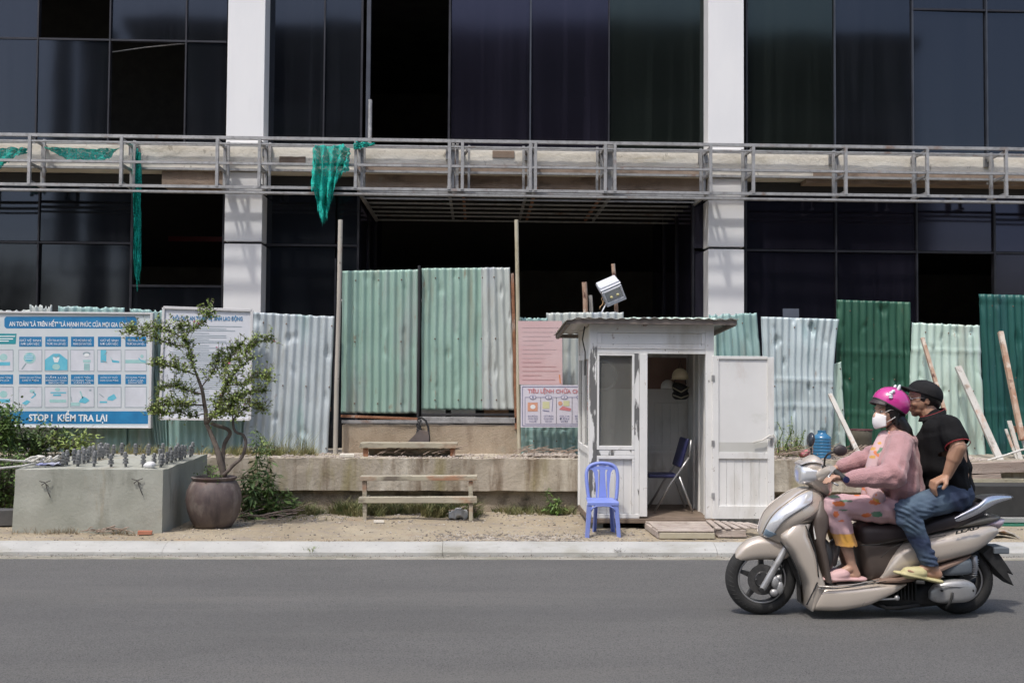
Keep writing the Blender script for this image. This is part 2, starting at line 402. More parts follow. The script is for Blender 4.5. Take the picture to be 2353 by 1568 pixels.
# ---------------------------------------------------------------- low wall behind the verge
YL = 11.2
wall = thing('retaining_wall', 'long weathered concrete ledge with an undercut base running behind the dirt verge', 'wall', (0,11.4,.1))
def rough_box(x0, x1, y0, y1, z0, z1, amp=.012, nx=None, ny=3, nzv=5, chip=0):
    "box with broken, uneven faces"
    mb = MB(); nx = nx or max(4, int((x1-x0)/.06))
    def P(x, y, z):
        d = amp
        e = chip*max(0, nz(x*6, z*6, y*6+3)-.25)
        fy = (y-y0)/(y1-y0); fz = (z-z0)/(z1-z0)
        return (x, y+d*nz(x*5, z*5, 7+y)+ (e if fy < .01 else 0), z+d*nz(x*4, y*4, 11+z)-(e*1.2 if fz > .99 else 0))
    X = lambda u: x0+(x1-x0)*u; Yy = lambda v: y0+(y1-y0)*v; Z = lambda w: z0+(z1-z0)*w
    mb.grid(lambda u, v: P(X(u), y0, Z(v)), nx, nzv)
    mb.grid(lambda u, v: P(X(u), Yy(v), z1), nx, ny)
    mb.grid(lambda u, v: P(X(u), Yy(1-v), z0), nx, ny)
    mb.grid(lambda u, v: P(X(1-u), y1, Z(v)), nx, nzv)
    mb.grid(lambda u, v: P(x1, Yy(u), Z(v)), ny, nzv)
    mb.grid(lambda u, v: P(x0, Yy(1-u), Z(v)), ny, nzv)
    return mb
build(rough_box(-7, 7, YL, 12.9, .315, .655, .007, nx=260, ny=12, nzv=8, chip=.03), 'beam', m_conc, wall, smooth=True, auto=50)
build(rough_box(-7, 7, YL+.075, 12.8, -.05, .33, .02, nx=200), 'base', pmat('wet_footing', (.30,.25,.20), (.40,.345,.27), scale=4, rough=.95, bump=1.4, layers=[((.07,.06,.045),6,.5,.7)]), wall, smooth=True)

# threshold wall under the gate
zA = lambda px, py, Y: at(px, py, Y)
a = at(786, 975, 12.0); b = at(1190, 1057, 12.0)
tag(build(rough_box(a.x, b.x, 12.0, 12.35, .645, a.z, .008, nzv=8, chip=.02), 'threshold_wall',
    pmat('stained_plaster', (.33,.265,.19), (.42,.35,.27), scale=2, rough=.93, bump=.9, layers=[((.20,.145,.10), 4, .5, .72, (1,1,.3), .8), ((.30,.31,.26), 3, .6, .8, (1,1,1), .7), ((.46,.32,.2), 5, .62, .8, (1,1,.4), .5)]), smooth=True, auto=50),
    'stained brown concrete upstand below the corrugated gate', 'wall')

# ---------------------------------------------------------------- the unfinished building
YG = 16.0
bld = thing('office_building', 'unfinished building with dark glass, white columns and missing panes behind the tin fence', 'building', (0,16,0))
Wx = 15.0
def X(px, Y, py=500): return at(px, py, Y).x
def Z(py, Y, px=1098): return at(px, py, Y).z
z_slab_t, z_slab_b = Z(337, 15.62), Z(400, 15.62)
z_bot = .4; z_top = 9.6
# floors, back and side walls of the interior, unseen roof added against sky light
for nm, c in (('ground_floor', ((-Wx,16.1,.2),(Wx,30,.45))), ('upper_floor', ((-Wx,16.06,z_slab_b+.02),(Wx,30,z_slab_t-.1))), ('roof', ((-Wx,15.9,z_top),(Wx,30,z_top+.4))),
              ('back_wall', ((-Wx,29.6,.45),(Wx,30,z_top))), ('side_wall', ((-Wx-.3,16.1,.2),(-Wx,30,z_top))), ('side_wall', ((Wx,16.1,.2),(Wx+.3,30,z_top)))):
    mb = MB(); mb.box(*c); build(mb, nm, pmat('shade_dark_concrete', (.022,.021,.02), (.035,.033,.03), rough=.95) if nm == 'upper_floor' else m_inner, bld)  # upper floor coloured darker to stand in for the shade under it
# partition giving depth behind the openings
mb = MB(); mb.box((-Wx+1,22,z_slab_t-.1),(-3.6,22.15,z_top)); build(mb, 'partition_wall', MATS['shade_dark_concrete'], bld)  # shade put into its colour so the opening looks unlit
mb = MB()
for yy, zz in ((17.4, 5.0+3.6), (18.5, 8.75)): mb.tube([(-7.2,yy,zz),(-.4,yy,zz)], .035)
mb.tube([(-6.9,17.2,6.9),(-6.1,17.3,6.86),(-5.5,17.2,6.92),(-4.7,17.1,6.98)], .012)
build(mb, 'ceiling_pipe', m_steel, bld)
mb = MB(); mb.box((-5.2,17.6,3.78),(-2.4,17.66,3.86)); build(mb, 'red_pipe', pmat('red_paint', (.16,.012,.015), rough=.5), bld)
# slab edge, plaster soffit band
mb = rough_box(-Wx, Wx, 15.6, 16.05, z_slab_b, z_slab_t, .006, nx=300, nzv=6, chip=.02)
build(mb, 'slab_edge', m_slab, bld, smooth=True, auto=50)
a0, a1 = X(822, 15.9), X(1612, 15.9)
mb = rough_box(a0, a1, 15.72, 16.06, Z(432, 15.72), z_slab_b-.003, .004, nx=60); build(mb, 'entrance_beam', m_plaster, bld, smooth=True, auto=50)
for (p0, p1, y0, y1) in ((372, 512, 400, 436), (1850, 2600, 400, 410)):
    mb = rough_box(X(p0, 15.7), X(p1, 15.7), 15.66, 16.05, Z(y1, 15.66), z_slab_b-.003, .004, nx=30); build(mb, 'soffit_beam', m_plaster, bld, smooth=True, auto=50)
for (p0, p1, y0, y1) in ((826, 1606, 379, 399.5), (1868, 2600, 384, 399.5), (640, 700, 366, 384), (1130, 1180, 346, 362)):
    mb = rough_box(X(p0, 15.6), X(p1, 15.6), 15.585, 15.62, Z(y1, 15.6), Z(y0, 15.6), .004, nx=60, nzv=3, chip=.02); build(mb, 'render_patch', m_plaster, bld, smooth=True, auto=50)
# columns
def column(pxl, pxr, cls):
    for (yt, yb, z0, z1) in ((0, 0, z_slab_t+.002, z_top), (0, 0, Z(446, 15.66), z_slab_b-.01), (0, 0, Z(560, 15.66)+.0, Z(451, 15.66)), (0, 0, z_bot, Z(566, 15.66))):
        pass
    xl, xr = X(pxl, 15.65, 500), X(pxr, 15.65, 500)
    core = MB(); core.box((xl+.03,15.75,z_bot),(xr-.03,16.4,z_top)); build(core, 'column_core', m_seam, bld)
    yU = X(522 if pxl < 1000 else 1627, 15.65, 200); 
    segs = [(z_slab_t+.004, z_top), (Z(446, 15.65), z_slab_b-.01), (Z(560, 15.65), Z(452, 15.65)), (z_bot, Z(566, 15.65))]
    for i, (z0, z1) in enumerate(segs):
        mb = MB(); dx = .0
        mb.box((xl, 15.65, z0), (xr, 16.02, z1)); build(mb, 'column_panel', m_white, bld, bevel=.006)
column(516, 602, 'l'); column(1627, 1709, 'r')
# glazing: x0,x1 (measured at row py), z0,z1
def pane(x0, x1, z0, z1, mat=m_glass, Y=YG, tilt=0):
    mb = MB(); t = random.uniform(-.012, .012); s = random.uniform(-.02, .02)
    mb.add([(x0,Y+t,z0),(x1,Y-t,z0),(x1,Y-t+s,z1),(x0,Y+t+s,z1)], [(0,1,2,3)])
    return build(mb, 'window', mat, bld, solid=.008)
def mull(x, z0, z1, w=.05, d=.07, m=m_mull, Y=YG):
    w = max(.022, w*.62); mb = MB(); mb.box((x-w/2, Y-d*.6, z0), (x+w/2, Y+.05, z1)); build(mb, 'mullion', m, bld)
def trans(x0, x1, z, w=.05, d=.035):
    w *= .7
    mb = MB(); mb.box((x0, YG-d, z-w/2), (x1, YG+.04, z+w/2)); build(mb, 'transom', m_mull, bld)
zu0 = z_slab_t+.0; zl1 = Z(436, YG)
zs = Z(108, YG)
XU = lambda p: X(p, YG, 200)
up = [(-260,-85), (-80, 85), (88, 250), (254, 426), (429, 519)]
for i, (p0, p1) in enumerate(up):
    if i != 2: pane(XU(p0), XU(p1), zs+.02, z_top)
    if i != 3: pane(XU(p0), XU(p1), zu0, zs-.02)
for p in (-83, 86.5, 252, 427): mull(XU(p), zu0, z_top, .035)
trans(XU(-260), XU(519), zs, .04)
for p0, p1, mt in ((617, 744, m_glass), (746, 829, m_glass), (1036, 1216, m_glass2), (1220, 1396, m_glass2), (1400, 1619, m_glass3), (1716, 1914, m_glass3), (1918, 2093, m_glass), (2097, 2263, m_glass), (2267, 2440, m_glass), (2444, 2640, m_glass)):
    pane(XU(p0), XU(p1), zu0, z_top, mt)
for p, w, mt in ((615,.04,m_mull),(745,.02,m_mull),(831,.05,m_mull),(846,.10,m_bluesteel),(1032,.05,m_mull),(1218,.03,m_bluesteel),(1398,.035,m_mull),(1621,.05,m_mull),(1714,.05,m_mull),(1916,.035,m_bluesteel),(2095,.035,m_bluesteel),(2265,.03,m_bluesteel),(2442,.04,m_mull)):
    mull(XU(p), zu0, z_top, w, .07, mt)
mb = MB(); mb.tube([(XU(853),15.86,zu0),(XU(853),15.86,zu0+.75)], .03); build(mb, 'pipe_stub', m_steel, bld)
trans(XU(2095), XU(2640), Z(4, YG), .04)
XL = lambda p: X(p, YG, 560)
zt = Z(568, YG); zb = .45
low = [(-260,-72,0), (-68, 88, 0), (92, 302, 0), (604, 770, 0), (774, 823, 0), (1592, 1622, 0), (1713, 1917, 1), (1921, 2102, 1), (2106, 2280, 2), (2284, 2450, 1), (2454, 2640, 1)]
for p0, p1, k in low:
    mt = m_glass2 if p0 > 1500 else m_glass
    pane(XL(p0), XL(p1), zt+.025, zl1, mt)
    if k != 2: pane(XL(p0), XL(p1), zb, zt-.025, mt)
for p, w in ((-70,.03),(90,.03),(304,.06),(514,.05),(603,.04),(823,.05),(1591,.05),(1712,.05),(1919,.04),(2104,.04),(2282,.05),(2452,.05)): mull(XL(p), zb, zl1, w)
mull(XL(772), zb, zt-.2, .03)
for p0, p1 in ((-260,303),(604,822),(1713,2640)): trans(XL(p0), XL(p1), zt, .045)
trans(XL(305), XL(514), Z(664, YG), .05); pane(XL(305), XL(514), zb, Z(667, YG))
for p0, p1 in ((-260,514),(603,823),(1591,2640)): 
    mb = MB(); mb.box((XL(p0), YG-.06, zl1), (XL(p1), YG+.05, z_slab_b-.01)); build(mb, 'head_panel', m_seam, bld)
# entrance recess
for xx, nm in ((XL(826), 'recess_side_glazing'), (XL(1589), 'recess_side_glazing')):
    mb = MB(); mb.add([(xx,YG+.06,zb),(xx,19.6,zb),(xx,19.6,zl1),(xx,YG+.06,zl1)], [(0,1,2,3)]); build(mb, nm, m_glass2, bld, solid=.01)
    for q in (17.2, 18.4): mb = MB(); mb.box((xx-.03,q-.03,zb),(xx+.03,q+.03,zl1)); build(mb, 'recess_post', m_mull, bld)
# paper stuck inside a pane low right
mb = MB(); mb.box((XL(1797), 15.985, Z(740, YG)), (XL(1834), 15.99, Z(702, YG))); build(mb, 'notice_sheet', pmat('grey_sheet', (.12,.14,.18), rough=.7), bld)
# ---- steel canopy frame along the front
YF, YB = 15.05, 15.5
zT, zM, zBt = Z(325, YF), Z(383, YF), Z(437, YF)
fr = build(MB().box((-Wx, YF-.025, zT-.022), (Wx, YF+.025, zT+.022)), 'canopy_frame', m_steel, bld)
def sub(mb, nm='rail', m=m_steel, **k): return build(mb, nm, m, fr, **k)
for Y, z, h in ((YF,zM,.034),(YF,zBt,.04),(YB,zT,.04),(YB,zM,.034),(YB,zBt,.04),(YF,zBt-.075,.026),(YF,zT-.085,.022)):
    x0, x1 = -Wx, Wx
    mb = MB(); mb.box((x0, Y-.022, z-h/2), (x1, Y+.022, z+h/2)); sub(mb)
xe0, xe1 = X(820, YF, 435), X(1624, YF, 435)
for Y in (15.28, 15.85, 16.26, 16.67, 17.1, 17.5, 18.0):
    mb = MB(); mb.box((xe0, Y-.012, zBt-.012), (xe1, Y+.012, zBt+.014)); sub(mb)
for xx in (xe0, xe1):
    mb = MB(); mb.box((xx-.02, YB, zBt-.03), (xx+.02, 18.0, zBt+.025)); sub(mb, 'strut')
for p in (1030, 1063, 1212, 1232, 1392, 1414):
    x0 = X(p, YF, 435); x1 = x0; mb = MB(); mb.beam((x0, YF, zBt+.04), (x1, 18.0, zBt+.04), .04, .04); sub(mb, 'strut', m_rust if p in (1063, 1232, 1392) else m_steel)
posts = [-400,-150,68,279,499,596,817,1032,1062,1218,1230,1390,1412,1632,1730,1942,2129,2310,2500,2740]
for i, p in enumerate(posts):
    x = X(p, YF, 380); w = .042
    for (Y, dx) in ((YF, 0), (YB, 0)):
        mb = MB(); mb.box((x-w/2, Y-.03, zBt), (x+w/2, Y+.02, zT)); sub(mb, 'post')
    mb = MB(); s = .09 if p < 1098 else -.09
    mb.box((x+s-.015, YB-.2, zBt), (x+s+.02, YB-.16, zT)); sub(mb, 'post')
    for z in (zT-.045, zM-.04, zBt+.045):
        mb = MB(); mb.beam((x, YF, z), (x, 15.6, z), .035, .035); sub(mb, 'strut')
    mb = MB(); mb.beam((x+s, YB-.18, zT-.05), (x, 15.6, zT-.1), .03, .03); sub(mb, 'strut')
    if i % 2: mb = MB(); mb.box((x-.07,15.55,zT-.16),(x+.07,15.6,zT+.0)); sub(mb, 'bracket_plate')
# bundles of tubes at the wide posts over the entrance
for p in (1040, 1050, 1222, 1400, 1406, 830):
    x = X(p, YF, 380); mb = MB(); mb.box((x-.02, YF+.08, zBt), (x+.02, YF+.12, zT)); sub(mb, 'post')
# ---------------------------------------------------------------- hanging safety nets
def net(name, label, top, drops, Y, seed, m=m_net, amp=.05):
    "top: list of (px,py) along the top; drops: bottom (px,py) for each"
    n = len(top)-1
    def fn(u, v):
        t = u*n; i = min(int(t), n-1); f = t-i
        a = (top[i][0]*(1-f)+top[i+1][0]*f, top[i][1]*(1-f)+top[i+1][1]*f); b = (drops[i][0]*(1-f)+drops[i+1][0]*f, drops[i][1]*(1-f)+drops[i+1][1]*f)
        jag = .09*nz(u*17, seed, 0)+.08*nz(u*51, seed, 5)
        px, py = a[0]*(1-v)+b[0]*v, a[1]*(1-v)+b[1]*v*(1+jag)-a[1]*0
        py = a[1]+(b[1]-a[1])*v*(1+jag*2)
        p = at(px, py, Y); wv = amp*math.sin(u*n*7.3+seed+v*2)+amp*1.3*nz(u*14, v*4, seed)+amp*.7*nz(u*30, v*9, seed)
        return (p.x+.025*nz(u*9, v*7, seed+4), Y+wv, p.z+.02*nz(u*8, v*5, seed))
    mb = MB(); mb.grid(fn, 60, 36)
    return tag(build(mb, name, m, smooth=True, solid=.003), label, 'safety net', 'torn teal nets on the steel frame')
net('safety_net', 'longest torn teal net, bunched over the frame rails right of the left column', [(717,338),(735,333),(760,336),(790,332),(806,345)], [(716,420),(738,512),(752,500),(772,412),(800,392)], 14.96, 1)
net('safety_net', 'narrow twisted teal net strip hanging into the missing ground floor window', [(308,330),(316,350),(324,352)], [(312,620),(317,640),(322,600)], 15.4, 3, amp=.06)
net('safety_net', 'flat teal net draped over the rails at the far left edge of the frame', [(-60,338),(0,340),(40,339),(64,340)], [(-60,392),(0,388),(30,362),(60,350)], 15.1, 5, amp=.02)
net('safety_net', 'teal net stretched flat between two frame posts near the left edge', [(100,337),(160,340),(220,342),(276,340)], [(110,342),(160,370),(240,372),(268,346)], 15.15, 7, amp=.02)
net('safety_net', 'small scrap of teal net on the top rail right of the big torn net', [(812,328),(835,326),(862,330)], [(812,344),(838,338),(858,333)], 15.0, 9, amp=.02)
# ---------------------------------------------------------------- what stands across the road, behind the camera: seen in the glass only
ob = thing('concrete_building', 'grey concrete frame building across the road, seen only as a reflection in the dark glass', 'building', (3,-24,0))
m_opp = pmat('opposite_concrete', (.10,.10,.10), (.14,.14,.135), scale=.6, rough=.9); m_oppd = pmat('opposite_opening', (.02,.02,.022), rough=.6)
mb = MB(); mb.box((-19.5,-36,0),(25.5,-24,20)); build(mb, 'body', m_opp, ob)
mb = MB(); mb.box((-19.8,-36.2,20),(25.8,-23.7,20.7)); build(mb, 'roof', m_opp, ob)
for fl in range(5):
    for i in range(9):
        mb = MB(); x = -18.6+i*4.9; z = .8+fl*3.9; mb.box((x,-24.05,z),(x+3.9,-23.99,z+2.7)); build(mb, 'window', m_oppd if (i*7+fl*3) % 4 else pmat('opposite_wall', (.05,.075,.06), rough=.8), ob)
tw_ = thing('light_pylon', 'tapered concrete pylon with a steel lattice cage across the road', 'pylon', (-16.5,-12,0))
mb = MB().tube([(-16.5,-12,0),(-16.3,-12,6),(-16.1,-12,16)], [.75,.55,.35], 12); build(mb, 'pole', m_opp, tw_, smooth=True)
mb = MB()
for z in (6.2,7.4,8.6): mb.tube([(-17.9,-12.6,z),(-16,-12.6,z),(-15,-12,z)], .05, 6)
for x in (-17.9,-17.3,-16.7): mb.tube([(x,-12.6,6.2),(x,-12.6,8.6)], .05, 6)
build(mb, 'lattice', m_mull, tw_)
random.seed(77)
for (x, y, h, rad, lab) in ((-19.5,-12,6.3,2.2,'dark leafy tree across the road, left of the pylon'),(24,-14,5.0,2.4,'dark leafy tree across the road, right of the concrete building')):
    t = thing('tree', lab, 'tree', (x,y,0)); mb = MB().tube([(x,y,0),(x+.1,y,h*.4),(x,y,h*.7)], [.18,.14,.07], 8)
    cr = MB()
    for k in range(70):
        a = random.uniform(0,6.28); e = random.uniform(-.6,1); c = Vector((x+rad*math.cos(a)*random.uniform(.2,1)*(1-.4*abs(e)), y+rad*math.sin(a)*random.uniform(.2,1), h*.68+h*.3*e))
        mb.tube([(x,y,h*.5), Vector((x,y,h*.5)).lerp(c,.6), c], .03, 4)
        for j in range(30): cr.leaf(c+Vector((random.gauss(0,.35),random.gauss(0,.35),random.gauss(0,.28))), (random.gauss(0,1),random.gauss(0,1),random.gauss(0,.7)), .22, .12)
    build(mb, 'trunk', m_opp, t, smooth=True); build(cr, 'crown', pmat('far_leaf', (.03,.06,.02), (.06,.10,.03), scale=4, rough=.6), t)
# ---------------------------------------------------------------- corrugated sheets
def tin(name, c1, c2, patch, dirt=(.25,.22,.16), rough=.5, rust=.3):
    return pmat(name, c1, c2, scale=1.6, stretch=(1,1,.35), rough=rough, metal=.1, cr=(.3,.7),
        layers=[(patch, 2.3, .54, .66, (1.5,1,.22), .8), (dirt, 5, .56, .74, (1,1,.2), .55), ((.22,.10,.045), 11, .64, .72, (1,1,.35), rust+.25), ((.75,.77,.75), 55, .70, .74, (1,1,.5), .5)])
t_green = tin('tin_pale_green', (.27,.42,.355), (.33,.47,.41), (.32,.37,.36))
t_pale = tin('tin_grey_zinc', (.43,.47,.45), (.50,.54,.52), (.33,.37,.42), dirt=(.34,.27,.2))
t_blue = tin('tin_light_blue_grey', (.42,.485,.51), (.50,.55,.58), (.29,.44,.43))
t_blue2 = tin('tin_faded_blue', (.46,.545,.57), (.53,.61,.63), (.25,.39,.41))
t_teal = tin('tin_teal', (.25,.41,.39), (.33,.47,.46), (.36,.42,.42))
t_dgreen = tin('tin_dark_green', (.016,.078,.048), (.026,.105,.066), (.06,.16,.10), dirt=(.02,.06,.04), rust=.1)
t_mint = tin('tin_mint', (.47,.63,.55), (.55,.68,.61), (.52,.60,.66))
t_deep = tin('tin_deep_teal', (.012,.085,.075), (.02,.115,.10), (.015,.075,.085), dirt=(.01,.05,.05), rust=.15)
def sheet(parent, corners, Y, mat, name='sheet', pitch=.087, amp=.014, jt=0, jb=0, dent=.008, seed=1, label=None, lean=0, wave=0, crease=()):
    "corners tl,tr,br,bl in measured px"
    P = [at(c[0], c[1], Y) for c in corners]
    wd = (P[1]-P[0]).length; n = max(2, round(wd/pitch)); nu = n*8; nv = 60
    def fn(u, v):
        top = P[0].lerp(P[1], u); bot = P[3].lerp(P[2], u); p = bot.lerp(top, v)
        e = 0
        if jt and v > .93: e += -jt*abs(nz(u*7, seed, 0))*2*(v-.93)/.07+ jt*.5*nz(u*31, seed, 2)*(v-.93)/.07
        if jb and v < .07: e += jb*abs(nz(u*6, seed, 9))*(.07-v)/.07
        ph = u*n*2*math.pi
        k = math.sin(ph); y = amp*math.copysign(abs(k)**.85, k)
        for cv in crease: y -= .012*math.exp(-((v-cv-.012*nz(u*9, seed, 4))/.012)**2)
        dx = wave*math.sin(v*5+seed)*u + .006*nz(v*3, seed, 3)
        return (p.x+dx, Y+y+dent*nz(u*3, v*5, seed)+dent*1.5*max(0, nz(u*8, v*9, seed+3)-.35)*3+lean*(1-v), p.z+e)
    mb = MB(); mb.grid(fn, nu, nv); mb.cur = 1
    for v in (.07, .50, .93):
        for k in range(1, n, 3):
            if random.random() < .75:
                p = fn((k+.75)/n, v); mb.ell((p[0], p[1]-.004, p[2]), (.0075,.006,.0075), None, 6, 4)
    o = build(mb, name, [mat, m_screw], parent, smooth=True, solid=.0025)
    if label: o['label'] = label
    return o
m_screw = pmat('rusty_screw', (.10,.055,.035), (.2,.13,.09), rough=.8)
YFN = 11.95
f1 = thing('tin_fence', 'left stretch of corrugated tin fence behind the two safety boards', 'fence', at(380,1047,YFN))
sheet(f1, [(-170,716),(-40,714),(-40,1046),(-170,1046)], YFN+.01, t_pale, seed=2)
sheet(f1, [(-48,712),(72,711),(72,1046),(-48,1046)], YFN, t_pale, jt=.03, seed=3)
sheet(f1, [(68,699),(120,701),(120,1046),(68,1046)], YFN-.02, t_pale, jt=.05, seed=4)
sheet(f1, [(134,702),(286,706),(292,1046),(134,1046)], YFN-.01, t_teal, jt=.015, seed=5)
sheet(f1, [(280,724),(360,724),(370,1046),(284,1046)], YFN+.02, t_teal, seed=6)
sheet(f1, [(298,708),(380,712),(384,1046),(360,1046)], YFN-.015, t_teal, jt=.02, seed=6)
sheet(f1, [(376,713),(480,716),(490,1048),(380,1046)], YFN, t_teal, seed=7)
sheet(f1, [(470,716),(585,718),(572,1050),(470,1048)], YFN+.012, t_teal, seed=8)
sheet(f1, [(576,716),(768,726),(753,1052),(556,1050)], YFN-.03, t_blue, jt=.01, seed=9, dent=.012, label='bluish grey sheet leaning slightly left')
for z in (.95, 1.75):
    mb = MB(); mb.beam((X(-170,12.03,900),12.03,z+.2),(X(760,12.03,900),12.03,z+.2),.04,.05); build(mb, 'rail', m_rust, f1)
# gate
gate = thing('tin_gate', 'double corrugated gate of pale green sheets standing above the brown upstand', 'gate', at(975,960,12.05))
lf = sheet(gate, [(787,622),(962,619),(960,950),(783,949)], 12.04, t_green, 'gate_leaf', seed=11, jb=.02)
rf = sheet(gate, [(969,616),(1112,615),(1110,941),(968,941)], 12.05, t_green, 'gate_leaf', seed=12)
sheet(gate, [(1105,614),(1171,614),(1183,941),(1108,941)], 12.02, t_pale, 'gate_leaf', seed=13, jt=.006, dent=.014, label='weathered grey strip of the gate')
def pole(parent, p0, p1, Y0, Y1, w, m, nm='post', round_=True, lab=None):
    mb = MB(); a, b = at(*p0, Y0), at(*p1, Y1)
    if round_: mb.tube([a, a.lerp(b,.35)+Vector((.004,0,0)), a.lerp(b,.7)-Vector((.003,0,0)), b], w/2, 10)
    else: mb.beam(a, b, w, w)
    return build(mb, nm, m, parent, smooth=round_, auto=40 if round_ else None, bevel=0 if round_ else .003)
m_pole = pmat('weathered_pole', (.36,.33,.29), (.50,.47,.41), scale=3, stretch=(1,1,.3), rough=.8, layers=[((.30,.16,.09), 5, .58, .7, (1,1,.4), .8), ((.12,.1,.09), 14, .62, .72)])
m_pole2 = pmat('yellowed_pole', (.42,.38,.27), (.52,.49,.40), scale=3, stretch=(1,1,.3), rough=.8, layers=[((.28,.24,.14), 4, .55, .7, (1,1,.4), .8)])
m_woodw = pmat('whitewashed_wood', (.42,.41,.375), (.55,.535,.50), scale=4, stretch=(1,1,.3), rough=.85, layers=[((.40,.20,.11), 6, .56, .68, (1,1,.6), .8), ((.20,.17,.14), 11, .56, .68, (1,1,.5), .8)])
m_woodr = pmat('rusty_wood', (.33,.19,.125), (.45,.34,.26), scale=9, stretch=(1,1,.6), rough=.9, layers=[((.58,.53,.46), 9, .50, .60, (1,1,.5), .9), ((.30,.12,.06), 12, .56, .66, (1,1,.6), .8), ((.11,.05,.04), 9, .62, .72)])
m_black = pmat('black_iron', (.018,.018,.02), (.03,.03,.033), scale=6, rough=.5)
# gate frame members
for (a, b) in (((963,610),(960,992)),): pole(gate, a, b, 12.0, 12.0, .032, m_black, 'frame_post')
pole(gate, (1177,628), (1186,985), 12.0, 12.0, .035, m_rust, 'frame_post', False)
for (a, b, w, m) in (((783,955),(960,962),.03,m_rust),((785,968),(1186,968),.035,m_steel),((968,952),(1186,952),.03,m_black),((965,960),(1186,962),.035,m_steel)):
    pole(gate, a, b, 12.0, 12.0, w, m, 'bottom_rail', False)
pole(gate, (783,690), (962,690), 12.08, 12.08, .03, m_steel, 'cross_bar', False); pole(gate, (968,690), (1176,690), 12.08, 12.08, .03, m_steel, 'cross_bar', False)
mb = MB(); c = at(963,975,11.95)
for k in range(9):
    a = c+Vector((.012*math.sin(k*2.1), -.01, .05-.028*k)); mb.tube([a+Vector((.02*math.cos(t), (.012 if k%2 else 0)*math.sin(t), .026*math.sin(t))) for t in [i*math.pi/4 for i in range(8)]], .006, 6, closed=True)
mb.box((c.x-.03, c.y-.03, c.z-.25), (c.x+.03, c.y, c.z-.19))
tag(build(mb, 'lock_chain', m_black, smooth=True, auto=40), 'black chain and padlock hanging where the two gate leaves meet', 'chain')
mb = MB(); pts = [at(x, y, 11.86) for x, y in ((962,960),(968,958),(978,966),(984,982),(986,1010),(985,1016))]; mb.tube(pts, .012, 8)
pts = [at(x, y, 11.84) for x, y in ((966,962),(962,975),(966,990),(972,1005),(976,1016))]; mb.tube(pts, .01, 8)
tag(build(mb, 'black_hose', m_black, smooth=True), 'black hose looped over the bottom of the gate above the rusty scoop', 'hose')
mb = MB(); mb.prism([(at(933,1018,11.8).x, at(933,1018,11.8).z), (at(986,1018,11.8).x, at(986,1018,11.8).z), (at(984,990,11.8).x, at(984,990,11.8).z), (at(965,986,11.8).x, at(965,986,11.8).z)], 11.72, 11.74)
a = at(933,1018,11.72); b = at(986,1018,11.72); c1 = at(965,987,11.9); c2 = at(984,990,11.9)
mb.add([a, b, c2, c1, at(986,1018,11.95), at(940,1018,11.95)], [(0,1,2,3),(1,4,2),(4,5,3,2),(5,0,3),(0,5,4,1)])
tag(build(mb, 'metal_scoop', pmat('brown_scoop', (.10,.08,.075), (.15,.125,.12), rough=.7, layers=[((.22,.16,.12),8,.55,.7)]), solid=.004), 'dark rusty metal scoop resting on the upper bench against the upstand', 'scoop')
# books / white tiles seen below the gate
for i, (p0, p1, col) in enumerate(((968,1023,'w'),(1036,1092,'w'),(1112,1168,'b'))):
    mb = MB(); a = at(p0, 948, 12.5); b = at(p1, 938, 12.5); mb.box((a.x,12.5,a.z-.1),(b.x,12.56,b.z+.08))
    m = pmat('white_tile', (.75,.75,.74), rough=.3) if col == 'w' else pmat('brown_board', (.30,.16,.08), (.42,.27,.17), rough=.8)
    tag(build(mb, 'white_tile' if col == 'w' else 'wood_board', m, bevel=.003), ['white tile seen under the gate, nearest the black chain', 'white tile seen under the gate, between the other tile and the brown board', 'brown board seen in the gap under the grey end of the gate'][i], 'tile' if col == 'w' else 'board', 'white tiles behind the gate' if col == 'w' else None)
# tall posts
tag(pole(None, (782,505), (770,1056), 11.88, 11.85, .052, m_pole, 'wooden_post'), 'tall weathered post at the left edge of the green gate', 'post', 'tall posts beside the gate')
tag(pole(None, (1186,505), (1193,1052), 11.98, 11.9, .045, m_pole2, 'wooden_post'), 'tall yellowish post between the grey end of the gate and pink board', 'post', 'tall posts beside the gate')
tag(pole(None, (1342,648), (1347,760), 12.5, 12.5, .062, m_woodr, 'wooden_post'), 'short brown flecked post behind the kiosk roof, left of the floodlight', 'post')
tag(pole(None, (1356,678), (1360,760), 12.6, 12.6, .045, m_woodw, 'wooden_post'), 'shortest pale post behind the kiosk roof, beside the brown flecked one', 'post')
lp = pole(None, (1408,606), (1420,760), 12.6, 12.6, .048, m_woodr, 'wooden_post'); tag(lp, 'rusty post carrying the tilted floodlight above the kiosk', 'post')
# floodlight
fl = thing('floodlight', 'white floodlight tilted on its rusty post above the kiosk roof', 'floodlight', at(1405,668,12.35))
m_flw = pmat('floodlight_enamel', (.55,.58,.64), (.64,.66,.70), rough=.4, layers=[((.3,.28,.25),8,.62,.75)])
def rotbox(c, ux, uz, w, h, d, dy=0):
    mb = MB(); ux = Vector(ux).normalized(); uz = Vector(uz).normalized(); uy = uz.cross(ux)
    vs = []
    for k in (-1, 1):
        for a, b in ((-1,-1),(1,-1),(1,1),(-1,1)): vs.append(c+ux*(a*w/2)+uz*(b*h/2)+uy*(dy+k*d/2))
    return mb.add(vs, [(0,1,2,3),(7,6,5,4),(0,4,5,1),(1,5,6,2),(2,6,7,3),(3,7,4,0)])
th = R(24); ux = Vector((math.cos(th), 0, math.sin(th))); uz0 = Vector((-math.sin(th), 0, math.cos(th)))
tl = R(-22); uy0 = uz0.cross(ux); uz = (uz0*math.cos(tl)+uy0*math.sin(tl)).normalized()
c = at(1410,672,12.3)
fc = at(1409,676,12.3)
